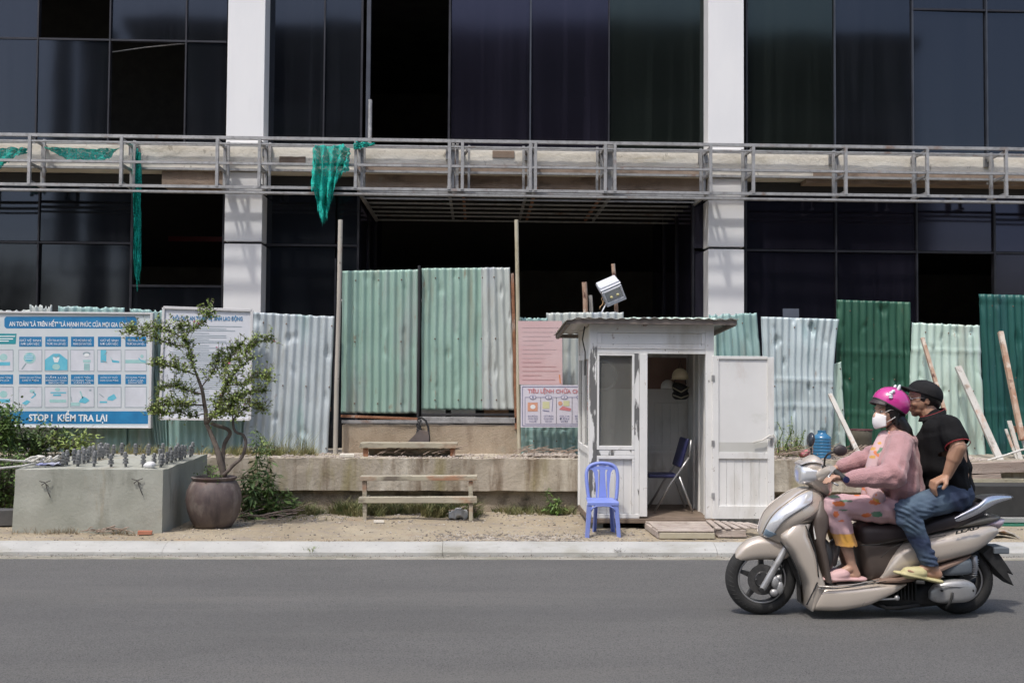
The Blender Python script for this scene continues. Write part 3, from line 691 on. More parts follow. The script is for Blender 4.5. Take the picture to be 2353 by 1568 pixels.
# housing with hood
build(rotbox(fc+uz0*.03, ux, uz, .285, .24, .10, .045), 'housing', m_flw, fl, bevel=.008)
h2 = fc+uz0*.155
mb = MB(); w = .30
pts2 = [fc+uz0*.10-ux*w/2, fc+uz0*.10+ux*w/2, fc+uz0*.24+ux*w/2*.92+Vector((0,.12,0)), fc+uz0*.24-ux*w/2*.92+Vector((0,.12,0))]
pts2 = [p+Vector((0,-.06,0)) for p in pts2[:2]]+pts2[2:]; low_ = [p+Vector((0,.05,-.03)) for p in pts2]
mb.add(pts2+low_, [(0,1,2,3),(7,6,5,4),(0,4,5,1),(1,5,6,2),(2,6,7,3),(3,7,4,0)]); build(mb, 'hood', m_flw, fl, bevel=.004)
u1 = uz; n_ = uz.cross(ux)
fb = build(rotbox(fc-uz*.01, ux, uz, .235, .15, .012, -.014), 'reflector', pmat('lamp_reflector', (.30,.33,.37), (.42,.45,.5), rough=.25, metal=.5), fl)
for sx, sz, ww, hh in ((0,.085,.29,.02),(0,-.10,.29,.05),(-.13,0,.025,.2),(.13,0,.025,.2)):
    build(rotbox(fc-uz*.01+ux*sx+uz*sz, ux, uz, ww, hh, .03, -.02), 'rim', m_flw, fl, bevel=.003)
mb = MB(); 
for s in (-.045, .05): mb.ell(fc+ux*s-uz*.03-n_*.02+Vector((0,-.02,0)), (.022,.02,.02))
build(mb, 'bulb', pmat('yellow_lens', (.55,.5,.25), rough=.3), fl, smooth=True)
mb = MB(); mb.tube([fc+uz*.02-ux*.15, fc-ux*.18, fc-ux*.16-uz*.05+Vector((.0,.02,-.02)), fc-ux*.15-uz*.1], .005, 6)
mb.tube([fc-ux*.16-uz*.03, fc-ux*.19-uz*.08, fc-ux*.235-uz*.10, fc-ux*.25-uz*.13], .007, 6)
build(mb, 'wire', pmat('orange_wire', (.6,.38,.2), rough=.6), fl, smooth=True)
mb = MB(); mb.tube([fc-ux*.14-uz*.09, fc-ux*.16+Vector((-.01,0,-.19)), fc-ux*.21+Vector((-.04,0,-.33))], .009, 6)
build(mb, 'cable', m_flw, fl, smooth=True)

fl.scale = (.86,.86,.86)
# right hand fence
YR = 12.25
f2 = thing('tin_fence', 'patchwork tin fence right of the gate, blue grey, dark green and mint sheets', 'fence', at(1780,1055,YR))
sheet(f2, [(1186,728),(1258,730),(1258,1050),(1194,1050)], YR-.2, t_teal, jt=.03, seed=21)
sheet(f2, [(1255,718),(1432,716),(1434,1050),(1255,1050)], YR-.18, t_pale, jt=.02, seed=22)
sheet(f2, [(1194,975),(1335,975),(1335,1050),(1194,1050)], YR-.24, t_teal, seed=23, label='teal strip under the notice board')
sheet(f2, [(1425,728),(1645,729),(1650,1050),(1425,1050)], YR-.12, t_mint, jt=.015, seed=24)
sheet(f2, [(1628,721),(1738,718),(1768,1050),(1640,1050)], YR-.08, t_teal, jt=.02, seed=25, dent=.02)
sheet(f2, [(1748,727),(1930,733),(1902,1048),(1758,1046)], YR-.14, t_blue2, seed=26, dent=.028, crease=(.55,.36), wave=.03, label='dented light blue grey sheet with a wavy right edge')
sheet(f2, [(1850,860),(1932,830),(1945,1050),(1850,1050)], YR-.06, t_mint, seed=36)
sheet(f2, [(1922,688),(2091,694),(2096,1052),(1918,1050)], YR-.02, t_dgreen, seed=27, dent=.016, crease=(.67,.28), label='tall dark green sheet behind the riders')
sheet(f2, [(2095,740),(2250,747),(2264,1050),(2082,1052)], YR-.06, t_mint, seed=28, jt=.02, dent=.018, crease=(.8,), label='pale mint sheet')
sheet(f2, [(2248,675),(2440,680),(2450,1058),(2266,1060)], YR, t_deep, seed=29, dent=.014, crease=(.97,.3), label='tall deep teal sheet at the right edge')
sheet(f2, [(2430,700),(2620,700),(2620,1058),(2430,1060)], YR+.02, t_mint, seed=30)
mb = MB(); mb.beam((X(1200,YR+.1,900),YR+.1,1.2),(X(2620,YR+.1,900),YR+.1,1.2),.04,.05); build(mb, 'rail', m_rust, f2)
# leaning battens
def batten(p0, p1, Y0, Y1, w, h, m, label):
    mb = MB(); a, b = at(*p0, Y0), at(*p1, Y1); n = 10
    for i in range(n): pass
    mb.beam(a, b, w, h, up=(0,1,0)); o = build(mb, 'wooden_batten', m, bevel=.004)
    return tag(o, label, 'batten', 'battens leaning on the tin fence')
batten((1906,905),(1975,1048), 12.0, 11.45, .05, .035, m_woodw, 'thin white batten leaning where light blue and dark green sheets meet')
batten((2118,776),(2170,945), 12.08, 11.7, .042, .04, m_woodr, 'rusty batten leaning on the mint sheet above the rider in the black cap')
batten((2200,842),(2322,1112), 12.05, 11.3, .075, .04, m_woodw, 'widest pale batten crossing the edge of the mint sheet')
batten((2298,762),(2348,1010), 12.1, 11.6, .055, .05, m_woodr, 'brown rusty batten leaning on the deep teal sheet at far right')
# pallet-like broken crate at far right
cr = thing('broken_pallet', 'broken whitewashed pallet leaning at the far right edge of the fence', 'pallet', at(2345,1070,11.6))
for (a, b, w) in (((2318,966),(2350,1075),.05),((2336,966),(2372,1075),.05),((2362,966),(2400,1075),.06),((2310,985),(2345,1080),.03)):
    mb = MB(); mb.beam(at(*a, 11.75), at(*b, 11.5), w, .02, up=(0,1,0)); build(mb, 'slat', m_woodw, cr, bevel=.003)
for y in (985, 1060): mb = MB(); mb.beam(at(2322,y,11.78), at(2400,y,11.78), .03, .07); build(mb, 'crosspiece', m_rust, cr)
# timber on the ledge
def timber(p0, p1, Y, h, d, label):
    mb = rough_box(0, (at(*p1,Y)-at(*p0,Y)).length, 0, d, 0, h, .006, nx=30, nzv=4, chip=.02)
    a = at(*p0, Y); ang = math.atan2(at(*p1,Y).z-a.z, at(*p1,Y).x-a.x)
    mb.v = [(a.x+v[0]*math.cos(ang)-v[2]*math.sin(ang), a.y+v[1], a.z+v[0]*math.sin(ang)+v[2]*math.cos(ang)) for v in mb.v]
    return tag(build(mb, 'timber_beam', pmat('grey_timber', (.33,.26,.215), (.44,.37,.32), scale=4, stretch=(.2,1,2), rough=.9, bump=1, layers=[((.16,.10,.08),6,.55,.7,(.2,1,2),.8)]), smooth=True, auto=50), label, 'timber', 'timbers lying on the ledge')
timber((2232,1087),(2440,1082), 11.12, .11, .2, 'upper grey timber lying on the ledge behind the scooter seat')
timber((2236,1103),(2300,1100), 11.1, .06, .16, 'lower short grey timber lying under the longer one')
mb = rough_box(at(2150,1112,11.14).x, at(2620,1112,11.14).x, 11.08, 11.3, at(2200,1190,11.14).z, at(2200,1098,11.14).z, .01, nx=60, nzv=6, chip=.03)
tag(build(mb, 'concrete_kerb_block', pmat('yellowed_concrete', (.33,.31,.22), (.42,.39,.30), scale=4, rough=.9, bump=1, layers=[((.2,.12,.07),6,.6,.75)]), smooth=True, auto=50), 'yellowish concrete face under the timbers at far right', 'concrete block')
# dark planter slab at far right
sl = thing('stone_planter', 'dark grey stone planter box with a light base at the far right', 'planter', at(2300,1225,10.3))
a = at(2222,1186,10.4); b = at(2222,1115,10.4); mb = MB(); mb.box((a.x,10.4,a.z),(a.x+1.9,10.75,b.z)); build(mb, 'panel', pmat('dark_granite', (.028,.028,.028), (.04,.04,.04), scale=9, rough=.6, layers=[((.09,.085,.08),30,.68,.75)]), sl, bevel=.006)
mb = MB(); mb.box((a.x-.02,10.36,a.z-.055),(a.x+1.9,10.8,a.z-.004)); build(mb, 'base', pmat('light_stone', (.36,.36,.35), rough=.7), sl, bevel=.005)
a = at(2278,1210,10.2); mb = MB(); mb.box((a.x,10.2,.1),(a.x+.42,10.5,a.z)); mb.box((a.x+.1,10.195,a.z-.02),(a.x+.3,10.2,a.z-.01))
tag(build(mb, 'green_crate', pmat('green_plastic', (.0,.11,.06), rough=.4), bevel=.008), 'low green plastic crate under the dark planter at the right edge', 'crate')
a = at(2295,1255,9.5); mb = MB(); mb.grid(lambda u, v: (a.x-.13+.28*u-.05*v, 9.42+.22*v, .105+.06*math.sin(u*3+.3)*(1-v)+.02*nz(u*4,v*4,1)), 12, 8)
tag(build(mb, 'cement_sheet', m_woodw, solid=.012), 'broken off-white sheet lying on the verge right of the scooter', 'board')
# ropes
m_rope = pmat('white_rope', (.60,.585,.54), (.70,.69,.65), scale=40, rough=.9, bump=.6, bscale=200)
mb = MB(); mb.tube([at(2236,1062,11.3), at(2262,1058,11.3), at(2300,1048,11.3), at(2345,1033,11.35), at(2420,1018,11.4)], .011, 8)
tag(build(mb, 'rope', m_rope, smooth=True), 'white rope stretched across the timbers at far right', 'rope')

# ---------------------------------------------------------------- safety boards
m_brd = pmat('board_white', (.56,.62,.65), (.64,.67,.70), scale=3, rough=.45, layers=[((.45,.6,.6),2,.5,.75,(1,1,1),.5)])
m_blue = pmat('print_blue', (.015,.16,.36), (.02,.22,.46), scale=5, rough=.5)
m_teal_p = pmat('print_teal', (.02,.28,.33), rough=.5)
m_sky_p = pmat('print_sky', (.10,.45,.60), (.16,.52,.66), scale=9, rough=.5)
m_mint_p = pmat('print_mint', (.30,.56,.56), (.40,.62,.62), scale=12, rough=.5)
m_grey_p = pmat('print_grey', (.30,.38,.42), rough=.5)
m_wht_p = pmat('print_white', (.80,.83,.85), rough=.5)
m_cell = pmat('print_cell', (.62,.64,.70), rough=.5)
class Sign:
    "flat printed board: coordinates in measured px on plane Y"
    def __init__(s, Y, parent, base=None): s.base = base; s.Y = Y; s.p = parent; s.k = 0; s.mb = {}
    def b(s, m, lay): return s.mb.setdefault((m.name, lay), (m, MB()))[1]
    def rect(s, x0, y0, x1, y1, m, lay=1, sk=0):
        Y = s.Y-.0012*lay; P = [at(x0, y1, Y), at(x1, y1, Y), at(x1+sk, y0, Y), at(x0+sk, y0, Y)]
        s.b(m, lay).add(P, [(0,1,2,3)])
    def poly(s, pts, m, lay=1):
        Y = s.Y-.0012*lay; s.b(m, lay).add([at(x, y, Y) for x, y in pts], [tuple(range(len(pts)))[::-1]])
    def circ(s, cx, cy, rx, ry, m, lay=1, n=16): s.poly([(cx+rx*math.cos(2*math.pi*i/n), cy-ry*math.sin(2*math.pi*i/n)) for i in range(n)][::-1], m, lay)
    def line(s, pts, w, m, lay=2):
        Y = s.Y-.0012*lay
        for a, b in zip(pts, pts[1:]):
            A, B = at(*a, Y), at(*b, Y); d = (B-A).normalized(); n = Vector((-d.z, 0, d.x))*w*.0025
            s.b(m, lay).add([A-n, B-n, B+n, A+n], [(0,1,2,3)])
    def text(s, t, x0, x1, yb, h, m, lay=3, bold=.02):
        Y = s.Y-.0012*lay; a = at(x0, yb, Y); b = at(x1, yb, Y); hh = at(x0, yb-h, Y).z-a.z
        vs, fs = text_mesh(t, a.x, b.x, a.z, hh, Y, .0006, bold)
        s.b(m, lay).add(vs, fs)
    def done(s):
        base, m0 = s.base; mats = [m0]
        for (k, lay), (m, mb) in sorted(s.mb.items(), key=lambda t: t[0][1]):
            if m not in mats: mats.append(m)
            base.cur = mats.index(m); base.add(mb.v, mb.f)
        build(base, 'printed_panel', mats, s.p)
YS = 11.78
s1 = thing('safety_board', 'large faded blue and white safety board with rows of pictograms', 'sign', at(150,975,YS))
mb = MB(); p0 = at(-260,977,YS); p1 = at(346,722,YS); 
mb.box((p0.x,YS,p0.z),(p1.x,YS+.05,p1.z)); base1 = mb
fm = pmat('board_frame', (.55,.55,.56), (.65,.65,.66), rough=.5)
for c in (((p0.x,YS-.02,p0.z-.015),(p1.x+.03,YS+.06,p0.z)), ((p0.x,YS-.02,p1.z),(p1.x+.03,YS+.06,p1.z+.02)), ((p1.x,YS-.02,p0.z),(p1.x+.03,YS+.06,p1.z))):
    mb = MB(); mb.box(*c); build(mb, 'frame', fm, s1, bevel=.003)
S = Sign(YS, s1, (base1, m_brd))
def rr(x0, y0, x1, y1, r, m, lay): S.poly([(x0+r,y0),(x1-r,y0),(x1-2,y0+2),(x1,y0+r),(x1,y1-r),(x1-2,y1-2),(x1-r,y1),(x0+r,y1),(x0+2,y1-2),(x0,y1-r),(x0,y0+r),(x0+2,y0+2)], m, lay)
rr(10,727,314,754,5,m_blue,1)
S.text('AN TOÀN "LÀ TRÊN HẾT" "LÀ HẠNH PHÚC CỦA MỌI GIA ĐÌNH"', 21, 300, 748.5, 10.5, m_wht_p)
S.rect(-260,944,344,973,m_blue,1)
S.text('STOP !  KIỂM TRA LẠI', 66, 246, 966, 15.5, m_wht_p, bold=.03)
S.poly([(-60,766),(38,766),(36,790),(-60,790)], m_teal_p, 1)
for k, y in enumerate((772,778,783)): S.line([(-60,y),((35,30,20)[k],y)], 2.2, m_wht_p)
cols = [(-75,-20),(-17,30),(43,96),(103,156),(162,216),(224,278),(287,336)]
for i, (a, b) in enumerate(cols):
    if i > 1: S.rect(a+1,773,b,796,m_blue,1)
    S.rect(a+1,860,b,882,m_blue,1)
    for j, y in enumerate((780,788)):
        if i > 1:
            q = random.uniform(2,7); S.text(['KIỂM TRA AN TOÀN','TRƯỚC KHI LÀM VIỆC','ĐỘI MŨ BẢO HỘ','MANG DÂY AN TOÀN','GIỮ VỆ SINH','NƠI LÀM VIỆC'][(i*2+j) % 6], a+q, b-q, y+4, 5.2, m_wht_p, bold=.0)
    for j, y in enumerate((866,872.5,878)):
        if j < 2 or i in (3,4,6): q = random.uniform(2,9); S.text(['KHÔNG HÚT THUỐC','SỬ DỤNG ĐÚNG','DỤNG CỤ LAO ĐỘNG','CẤM LỬA','CHÚ Ý ĐIỆN'][(i+j*2) % 5], a+q, b-q, y+2.6, 4.0, m_wht_p, bold=.0)
    for (y0, y1) in ((803,852),(888,935)):
        S.rect(a,y0,b,y1,m_cell,1)
        for pts in ([(a,y0),(b,y0),(b,y1),(a,y1),(a,y0)],): S.line(pts, .9, m_grey_p, 2)
# pictograms
S.circ(68,822,14,13,m_mint_p,2); S.circ(67,821,10,9,m_sky_p,3)
for y in (816,820,824): S.line([(58,y),(76,y)], 1.2, m_wht_p, 4)
S.line([(60,834),(50,848)], 3, m_grey_p, 2)
S.poly([(103,850),(103,826),(122,812),(137,812),(155,826),(155,850)], m_sky_p, 2); S.circ(129,842,9,7,m_mint_p,3); S.poly([(121,820),(137,820),(133,832),(125,832)], m_wht_p, 3); S.line([(122,815),(129,822),(136,815)], 1.2, m_grey_p, 4)
S.circ(199,812,9,4,m_grey_p,2); S.circ(199,815,6,4,m_wht_p,3); S.rect(191,826,208,832,m_mint_p,2); S.rect(193,834,206,850,m_mint_p,2,0)
for y in (838,842,846): S.line([(193,y),(206,y)], .8, m_grey_p, 3)
S.rect(231,803,244,832,m_sky_p,2); S.line([(233,828),(246,832)], 2, m_grey_p, 3); S.line([(240,815),(246,808)], 1.5, m_grey_p, 3); S.poly([(256,826),(274,829),(274,833),(258,832)], m_sky_p, 2); S.line([(254,820),(258,828)], 1.4, m_mint_p, 2)
S.rect(288,826,336,834,m_mint_p,2); S.line([(318,822),(324,828),(334,831)], 2.2, m_sky_p, 3); S.circ(326,818,4,4,m_mint_p,2)
S.line([(76,900),(82,906),(72,914)], 3, m_sky_p, 2); S.poly([(50,926),(62,918),(70,922),(60,930)], m_sky_p, 2); S.circ(74,898,6,4,m_mint_p,2)
S.rect(116,900,152,903,m_sky_p,2); S.rect(114,917,152,924,m_mint_p,2); S.circ(132,894,6,4,m_mint_p,2); S.rect(122,905,140,909,m_sky_p,2)
S.poly([(182,920),(190,910),(200,914),(206,920),(196,926),(182,924)], m_sky_p, 2); S.rect(162,924,184,932,m_mint_p,2); S.line([(163,910),(165,922)], 1.4, m_grey_p, 2); S.line([(184,898),(190,914)], 3, m_mint_p, 2); S.circ(207,896,3,2,m_grey_p,2)
S.poly([(248,912),(262,904),(268,914),(258,920),(246,918)], m_sky_p, 2); S.line([(228,904),(238,912)], 1.6, m_grey_p, 2); S.rect(229,921,246,925,m_sky_p,2)
for x0, y0 in ((-17,815),(-17,900),(-75,815),(-75,900)): S.circ(x0+25,y0+5,9,8,m_mint_p,2); S.rect(x0+8,y0+16,x0+40,y0+24,m_sky_p,2)
S.done()
# regulation board
s2 = thing('regulation_board', 'white framed text board behind the flowering potted tree', 'sign', at(475,962,YS-.1))
YB2 = YS-.08
def quadbox(mb, pts, Y, d):
    A = [at(x, y, Y) for x, y in pts]; B = [Vector((p.x, Y+d, p.z)) for p in A]
    mb.add(A+B, [(3,2,1,0),(4,5,6,7),(0,1,5,4),(1,2,6,5),(2,3,7,6),(3,0,4,7)]); return mb
m_txtb = pmat('board_paper', (.58,.61,.67), (.64,.66,.71), scale=2, rough=.5)
base2 = quadbox(MB(), [(377,706),(578,713),(574,963),(368,961)], YB2, .03)
for a, b in (((376,706),(579,713)),((579,713),(574,963)),((574,963),(368,961)),((368,961),(376,706))):
    mb = MB(); mb.beam(at(*a, YB2-.005), at(*b, YB2-.005), .03, .03, up=(0,1,0)); build(mb, 'frame', fm, s2, bevel=.003)
S = Sign(YB2, s2, (base2, m_txtb))
S.text('NỘI QUY AN TOÀN VỆ SINH LAO ĐỘNG', 397, 557, 735, 9.5, m_blue, bold=.02)
random.seed(3)
y = 748
while y < 945:
    x1 = random.choice([555,556,540,480,520,553]); S.line([(390+(8 if x1 < 550 else 0), y+.4), (x1, y+2)], 1.1, m_grey_p, 2); y += random.choice([4.2,4.6,5.6])
S.done()
# pink board
s3 = thing('pink_board', 'faded pink board with unreadable lines beside the kiosk', 'sign', at(1240,883,11.8))
m_pink = pmat('faded_pink', (.58,.40,.40), (.62,.47,.47), scale=2, rough=.6, layers=[((.56,.33,.34),1.5,.45,.7,(1,1,2),.7)])
base3 = quadbox(MB(), [(1190,737),(1291,737),(1292,884),(1193,883)], 11.8, .02)
S = Sign(11.8, s3, (base3, m_pink)); m_pl = pmat('pink_print', (.60,.46,.46), rough=.6); m_pd = pmat('pink_print_dark', (.52,.30,.30), rough=.6)
for k in range(13): y = 752+k*10; S.line([(1200,y),(random.uniform(1240,1284),y)], 1.3, m_pl if k < 8 else m_pd, 2)
S.line([(1285,860),(1287,880)], 3, pmat('orange_print', (.62,.25,.12), rough=.6), 2); S.done()
# rules board behind the kiosk corner
s4 = thing('rules_board', 'small white notice board with four numbered panels beside the kiosk', 'sign', at(1262,980,11.74))
m_lil = pmat('lilac_white', (.62,.60,.69), (.68,.66,.74), scale=2, rough=.5)
base4 = quadbox(MB(), [(1196,884),(1400,884),(1400,981),(1196,981)], 11.74, .03)
S = Sign(11.74, s4, (base4, m_lil)); m_navy = pmat('print_navy', (.16,.17,.32), rough=.5); m_redp = pmat('print_red', (.60,.22,.24), rough=.5); m_or = pmat('print_salmon', (.66,.34,.24), rough=.5); m_yl = pmat('print_yellow', (.62,.62,.38), rough=.5)
S.line([(1200,888),(1400,888)], 1.2, m_navy); S.line([(1200,888),(1200,977),(1400,977)], 1.2, m_navy)
S.text('TIÊU LỆNH CHỮA CHÁY', 1212, 1348, 902, 9, m_redp, bold=.02)
for i in range(5):
    x = 1206+36*i; S.line([(x,912),(x+36,912),(x+36,973),(x,973),(x,912)], .8, m_navy)
    S.circ(x+18,912,8,5,m_navy,3); S.circ(x+18,912,6.6,4,m_lil,4); S.text(str(i+1), x+16.4, x+19.6, 914, 5, m_navy, 5, bold=0)
    for k, y in enumerate((955,961,967)): S.text(['BÁO ĐỘNG','CHO MỌI','NGƯỜI','CẮT ĐIỆN','DÙNG BÌNH','CHỮA CHÁY','GỌI 114','ĐẾN','GIÚP ĐỠ'][(i*3+k) % 9], x+7+(k == 2)*3, x+29-(k == 2)*3, y+2, 3.8, m_navy, 3, bold=0)
S.rect(1212,924,1235,944,m_or,2); S.circ(1224,934,6,5,m_wht_p,3); S.rect(1246,922,1262,938,m_yl,2); S.line([(1246,942),(1262,944)], 1.5, m_navy, 3); S.rect(1294,920,1308,932,m_yl,2); S.poly([(1284,940),(1292,932),(1312,938),(1310,944)], m_redp, 2); S.circ(1287,926,5,5,m_or,2); S.line([(1270,915),(1268,945)], 1.2, m_navy, 2)
S.done()
# ---------------------------------------------------------------- kiosk
FK, BK = 10.0, 11.12
m_kp = pmat('kiosk_white_paint', (.70,.70,.685), (.77,.77,.755), scale=2.5, rough=.6, layers=[((.40,.37,.30), 4, .56, .76, (1,1,.25), .6), ((.20,.13,.08), 18, .64, .72, (1,1,1), .6), ((.13,.12,.11), 30, .67, .71, (1,1,.6), .8)])
m_ks = pmat('kiosk_peeled_paint', (.70,.70,.685), (.77,.77,.755), scale=3, rough=.65, layers=[((.085,.085,.085), 7, .50, .535, (1.6,1,.32), .92), ((.35,.3,.22), 14, .62, .72, (1,1,.4), .6)])
m_kd = pmat('kiosk_interior', (.74,.74,.71), (.80,.79,.77), scale=3, rough=.8, layers=[((.42,.40,.36), 6, .5, .7, (1,1,.3), .7)])
m_kf = pmat('kiosk_floor', (.16,.12,.09), (.22,.17,.13), scale=6, rough=.9)
ks = thing('guard_kiosk', 'small white guard kiosk with peeling paint, flat tin roof and open door', 'kiosk', at(1497,1200,FK))
def KX(px, py=1000, Y=FK): return at(px, py, Y).x
def KZ(py, px=1480, Y=FK): return at(px, py, Y).z
def kbox(nm, px0, px1, py0, py1, y0=0, y1=.04, m=m_kp, bevel=.003, parent=ks, slats=0, **k):
    x0, x1, z0, z1 = KX(px0), KX(px1), KZ(py1), KZ(py0); mb = MB()
    mb.box((x0, FK+y0, z0), (x1, FK+y1, z1)); return build(mb, nm, m, parent, bevel=bevel, **k)
def planks(nm, x0, x1, z0, z1, Y, n, m, parent, d=.012, axis='X', gap=.0022):
    mb = MB()
    for i in range(n):
        a = x0+(x1-x0)*i/n+gap/2; b = x0+(x1-x0)*(i+1)/n-gap/2; q = random.uniform(0, .002)
        if axis == 'X': mb.box((a, Y+q, z0), (b, Y+d, z1))
        else: mb.box((Y+q, a, z0), (Y+d, b, z1))
    return build(mb, nm, m, parent, bevel=.0015, seg=1)
xl, xr = KX(1354), KX(1640); zb, zt_ = KZ(1192), KZ(746)
# posts and rails of the front
kbox('corner_post', 1354, 1371, 745, 1190, 0, .055, m_ks); kbox('door_post', 1469, 1487, 812, 1186, 0, .05, m_kp); kbox('peeled_strip', 1457, 1468.5, 812, 1186, .006, .05, m_ks)
kbox('door_post', 1621, 1640, 745, 1190, 0, .055, m_kp); kbox('header', 1371, 1621, 745, 764, 0, .05, m_kp); kbox('header', 1371, 1621, 790, 812, .004, .05, m_kp)
kbox('header_panel', 1381, 1612, 764.5, 789.5, .018, .04, m_kp)
kbox('header', 1371, 1381, 764.5, 789.5, .004, .05); kbox('header', 1612, 1621, 764.5, 789.5, .004, .05)
kbox('vent_strip', 1371, 1620, 799, 801, -.003, .0, m_kd)
# window
wn = kbox('window', 1373, 1456, 815, 1025, .035, .04, m_kglass, bevel=0)
for c in ((1371,1376,813,1033),(1452,1457,813,1033)): kbox('window_frame', *c, .0, .05, m_kp, parent=wn)
for c in ((1376,1452,813,817),(1376,1452,1024,1033)): kbox('window_frame', *c, .0, .05, m_kp, parent=wn)
kbox('sill_rail', 1371, 1457, 1033.5, 1046, .004, .05, m_ks); kbox('lower_rail', 1371, 1457, 1046.5, 1054, 0, .05)
planks('lower_panel', KX(1376), KX(1452), KZ(1180), KZ(1054.5), FK+.03, 4, m_kp, ks)
kbox('lower_stile', 1371, 1376, 1054.5, 1180, 0, .05); kbox('lower_stile', 1452, 1457, 1054.5, 1180, 0, .05)
kbox('bottom_rail', 1371, 1469, 1180.5, 1190, 0, .05)
kbox('sill', 1354, 1640, 1190.5, 1200, -.03, .07, m_kf)
# left side wall
def kside(nm, x, th, m, wnd):
    mb = MB(); s = -1 if th < 0 else 1
    if not wnd: mb.box((x, FK+.056, zb), (x+th, BK, zt_-.02)); build(mb, nm, m, ks); return
xw = KX(1354)
planks('side_panel', FK+.10, BK-.06, zb, KZ(1046), xw+.010, 8, m_kp, ks, .02, 'Y'); planks('side_panel', FK+.10, BK-.06, KZ(812), zt_-.02, xw+.010, 7, m_kp, ks, .02, 'Y')
for y0, y1, z0, z1 in ((FK+.056, FK+.12, zb, zt_-.01), (BK-.06, BK, zb, zt_-.01), (FK+.125, BK-.065, KZ(1046), KZ(1030)), (FK+.125, BK-.065, KZ(825), KZ(812)), (FK+.60, FK+.66, KZ(1030), KZ(825))):
    mb = MB(); mb.box((xw-.004, y0, z0), (xw+.04, y1, z1)); build(mb, 'side_frame', m_kp, ks, bevel=.003)
mb = MB(); mb.box((xw+.018, FK+.12, KZ(1030)), (xw+.022, BK-.06, KZ(825))); build(mb, 'side_window', m_kglass, ks)
# back, right side, floor, ceiling
mb = MB(); mb.box((xw, BK-.01, zb), (KX(1640), BK+.02, zt_)); build(mb, 'back_wall', m_kd, ks)
planks('back_lining', xw+.045, KX(1640)-.05, KZ(1100), KZ(930), BK-.024, 13, m_kd, ks)
for z in (KZ(1060), KZ(1045)): mb = MB(); mb.box((xw+.045, BK-.04, z), (KX(1640)-.05, BK-.025, z+.03)); build(mb, 'back_rail', m_kd, ks)
mb = MB(); mb.box((xw+.045, BK-.03, KZ(895)), (KX(1640)-.05, BK-.024, KZ(815))); build(mb, 'brown_board', pmat('brown_lining', (.22,.13,.11), (.28,.19,.15), rough=.8), ks)
xr2 = KX(1640)
mb = MB(); mb.box((xr2-.03, FK+.056, zb), (xr2, BK-.012, zt_-.01)); build(mb, 'side_wall', m_kp, ks)
for y in (FK+.25, FK+.5, FK+.75): mb = MB(); mb.box((xr2-.045, y, zb), (xr2-.03, y+.03, zt_-.01)); build(mb, 'batten', m_kd, ks)
mb = MB(); mb.box((xw, FK+.02, zb-.04), (xr2, BK, zb+.012)); build(mb, 'floor', m_kf, ks)
mb = MB(); mb.box((xw+.03, FK+.05, zt_-.03), (xr2-.03, BK-.01, zt_)); build(mb, 'ceiling', m_kd, ks)
for x in (xw+.02, xr2-.16, xw+.55):
    for y in (FK+.06, BK-.25): mb = MB(); mb.box((x, y, .06), (x+.12, y+.16, zb-.035)); build(mb, 'foot', m_block, ks)
# roof
rf = [(.82, 9.74, 2.085), (2.49, 9.74, 2.075), (2.49, 11.32, 2.0), (.82, 11.32, 1.985)]
mb = MB(); n = 84
def rfn(u, v):
    x = .82+1.67*u; y = 9.87+1.45*v; z = 2.093-.09*v
    e = -.035*max(0, (.06-u)/.06)*(1-v*.3) + .006*nz(x*4, y*3, 2)
    return (x+.01*nz(y*6, 0, 1), y+.012*nz(x*7, 1, 1), z+.006*math.sin(u*n*1.2)+e)
mb.grid(rfn, 150, 14); build(mb, 'roof', pmat('roof_tin', (.40,.40,.37), (.50,.50,.47), scale=3, rough=.6, metal=.1, layers=[((.24,.20,.16),7,.55,.72)]), ks, smooth=True, solid=.004)
mb = MB(); mb.box((.84,9.89,2.038),(2.47,9.92,2.078)); mb.box((.84,11.27,1.955),(2.47,11.30,1.995)); mb.beam((.86,9.90,2.05),(.86,11.29,1.965),.03,.04); mb.beam((2.45,9.90,2.05),(2.45,11.29,1.965),.03,.04); mb.beam((1.6,9.90,2.05),(1.6,11.29,1.965),.03,.04)
build(mb, 'roof_batten', pmat('grey_brown_wood', (.15,.125,.11), (.22,.19,.17), scale=6, rough=.9), ks)
mb = MB(); mb.tube([(xw-.03,10.2,2.03),(xw-.05,10.22,1.9),(xw-.02,10.25,1.78),(xw-.015,10.3,1.55)], .006, 6); build(mb, 'cable', m_black, ks, smooth=True)
# door leaf
dr = kbox('door', 1650, 1762, 823, 1037, -.006, .006, pmat('door_sheet', (.70,.70,.69), (.76,.76,.75), scale=2, rough=.5, layers=[((.42,.28,.20), 2.6, .60, .78, (1,1,.6), .55), ((.40,.41,.33), 3, .6, .75, (.6,1,1.2), .4)]), bevel=0)
for c in ((1636,1650,816,1190),(1762,1777,818,1190),(1650,1762,816,823),(1650,1762,1037,1052),(1650,1762,1160,1190)): kbox('door_stile', *c, -.02, .02, m_kp, parent=dr)
kbox('door_patch', 1648, 1764, 1014, 1036, -.009, -.0065, pmat('patch_sheet', (.50,.50,.47), (.56,.56,.53), scale=3, rough=.55, layers=[((.45,.44,.33),3,.5,.7)]), parent=dr, bevel=0)
planks('door_planks', KX(1650), KX(1762), KZ(1160), KZ(1052), FK-.004, 6, m_kp, dr)
for z in (860, 1010, 1130): kbox('hinge', 1633, 1640, z, z+14, -.028, -.021, m_steel, bevel=.002)
mb = MB(); mb.box((KX(1768), FK-.028, KZ(1022)), (KX(1773), FK-.021, KZ(1002))); mb.tube([(KX(1770), FK-.05, KZ(1004)), (KX(1758), FK-.055, KZ(1003))], .006); build(mb, 'handle', m_steel, dr)
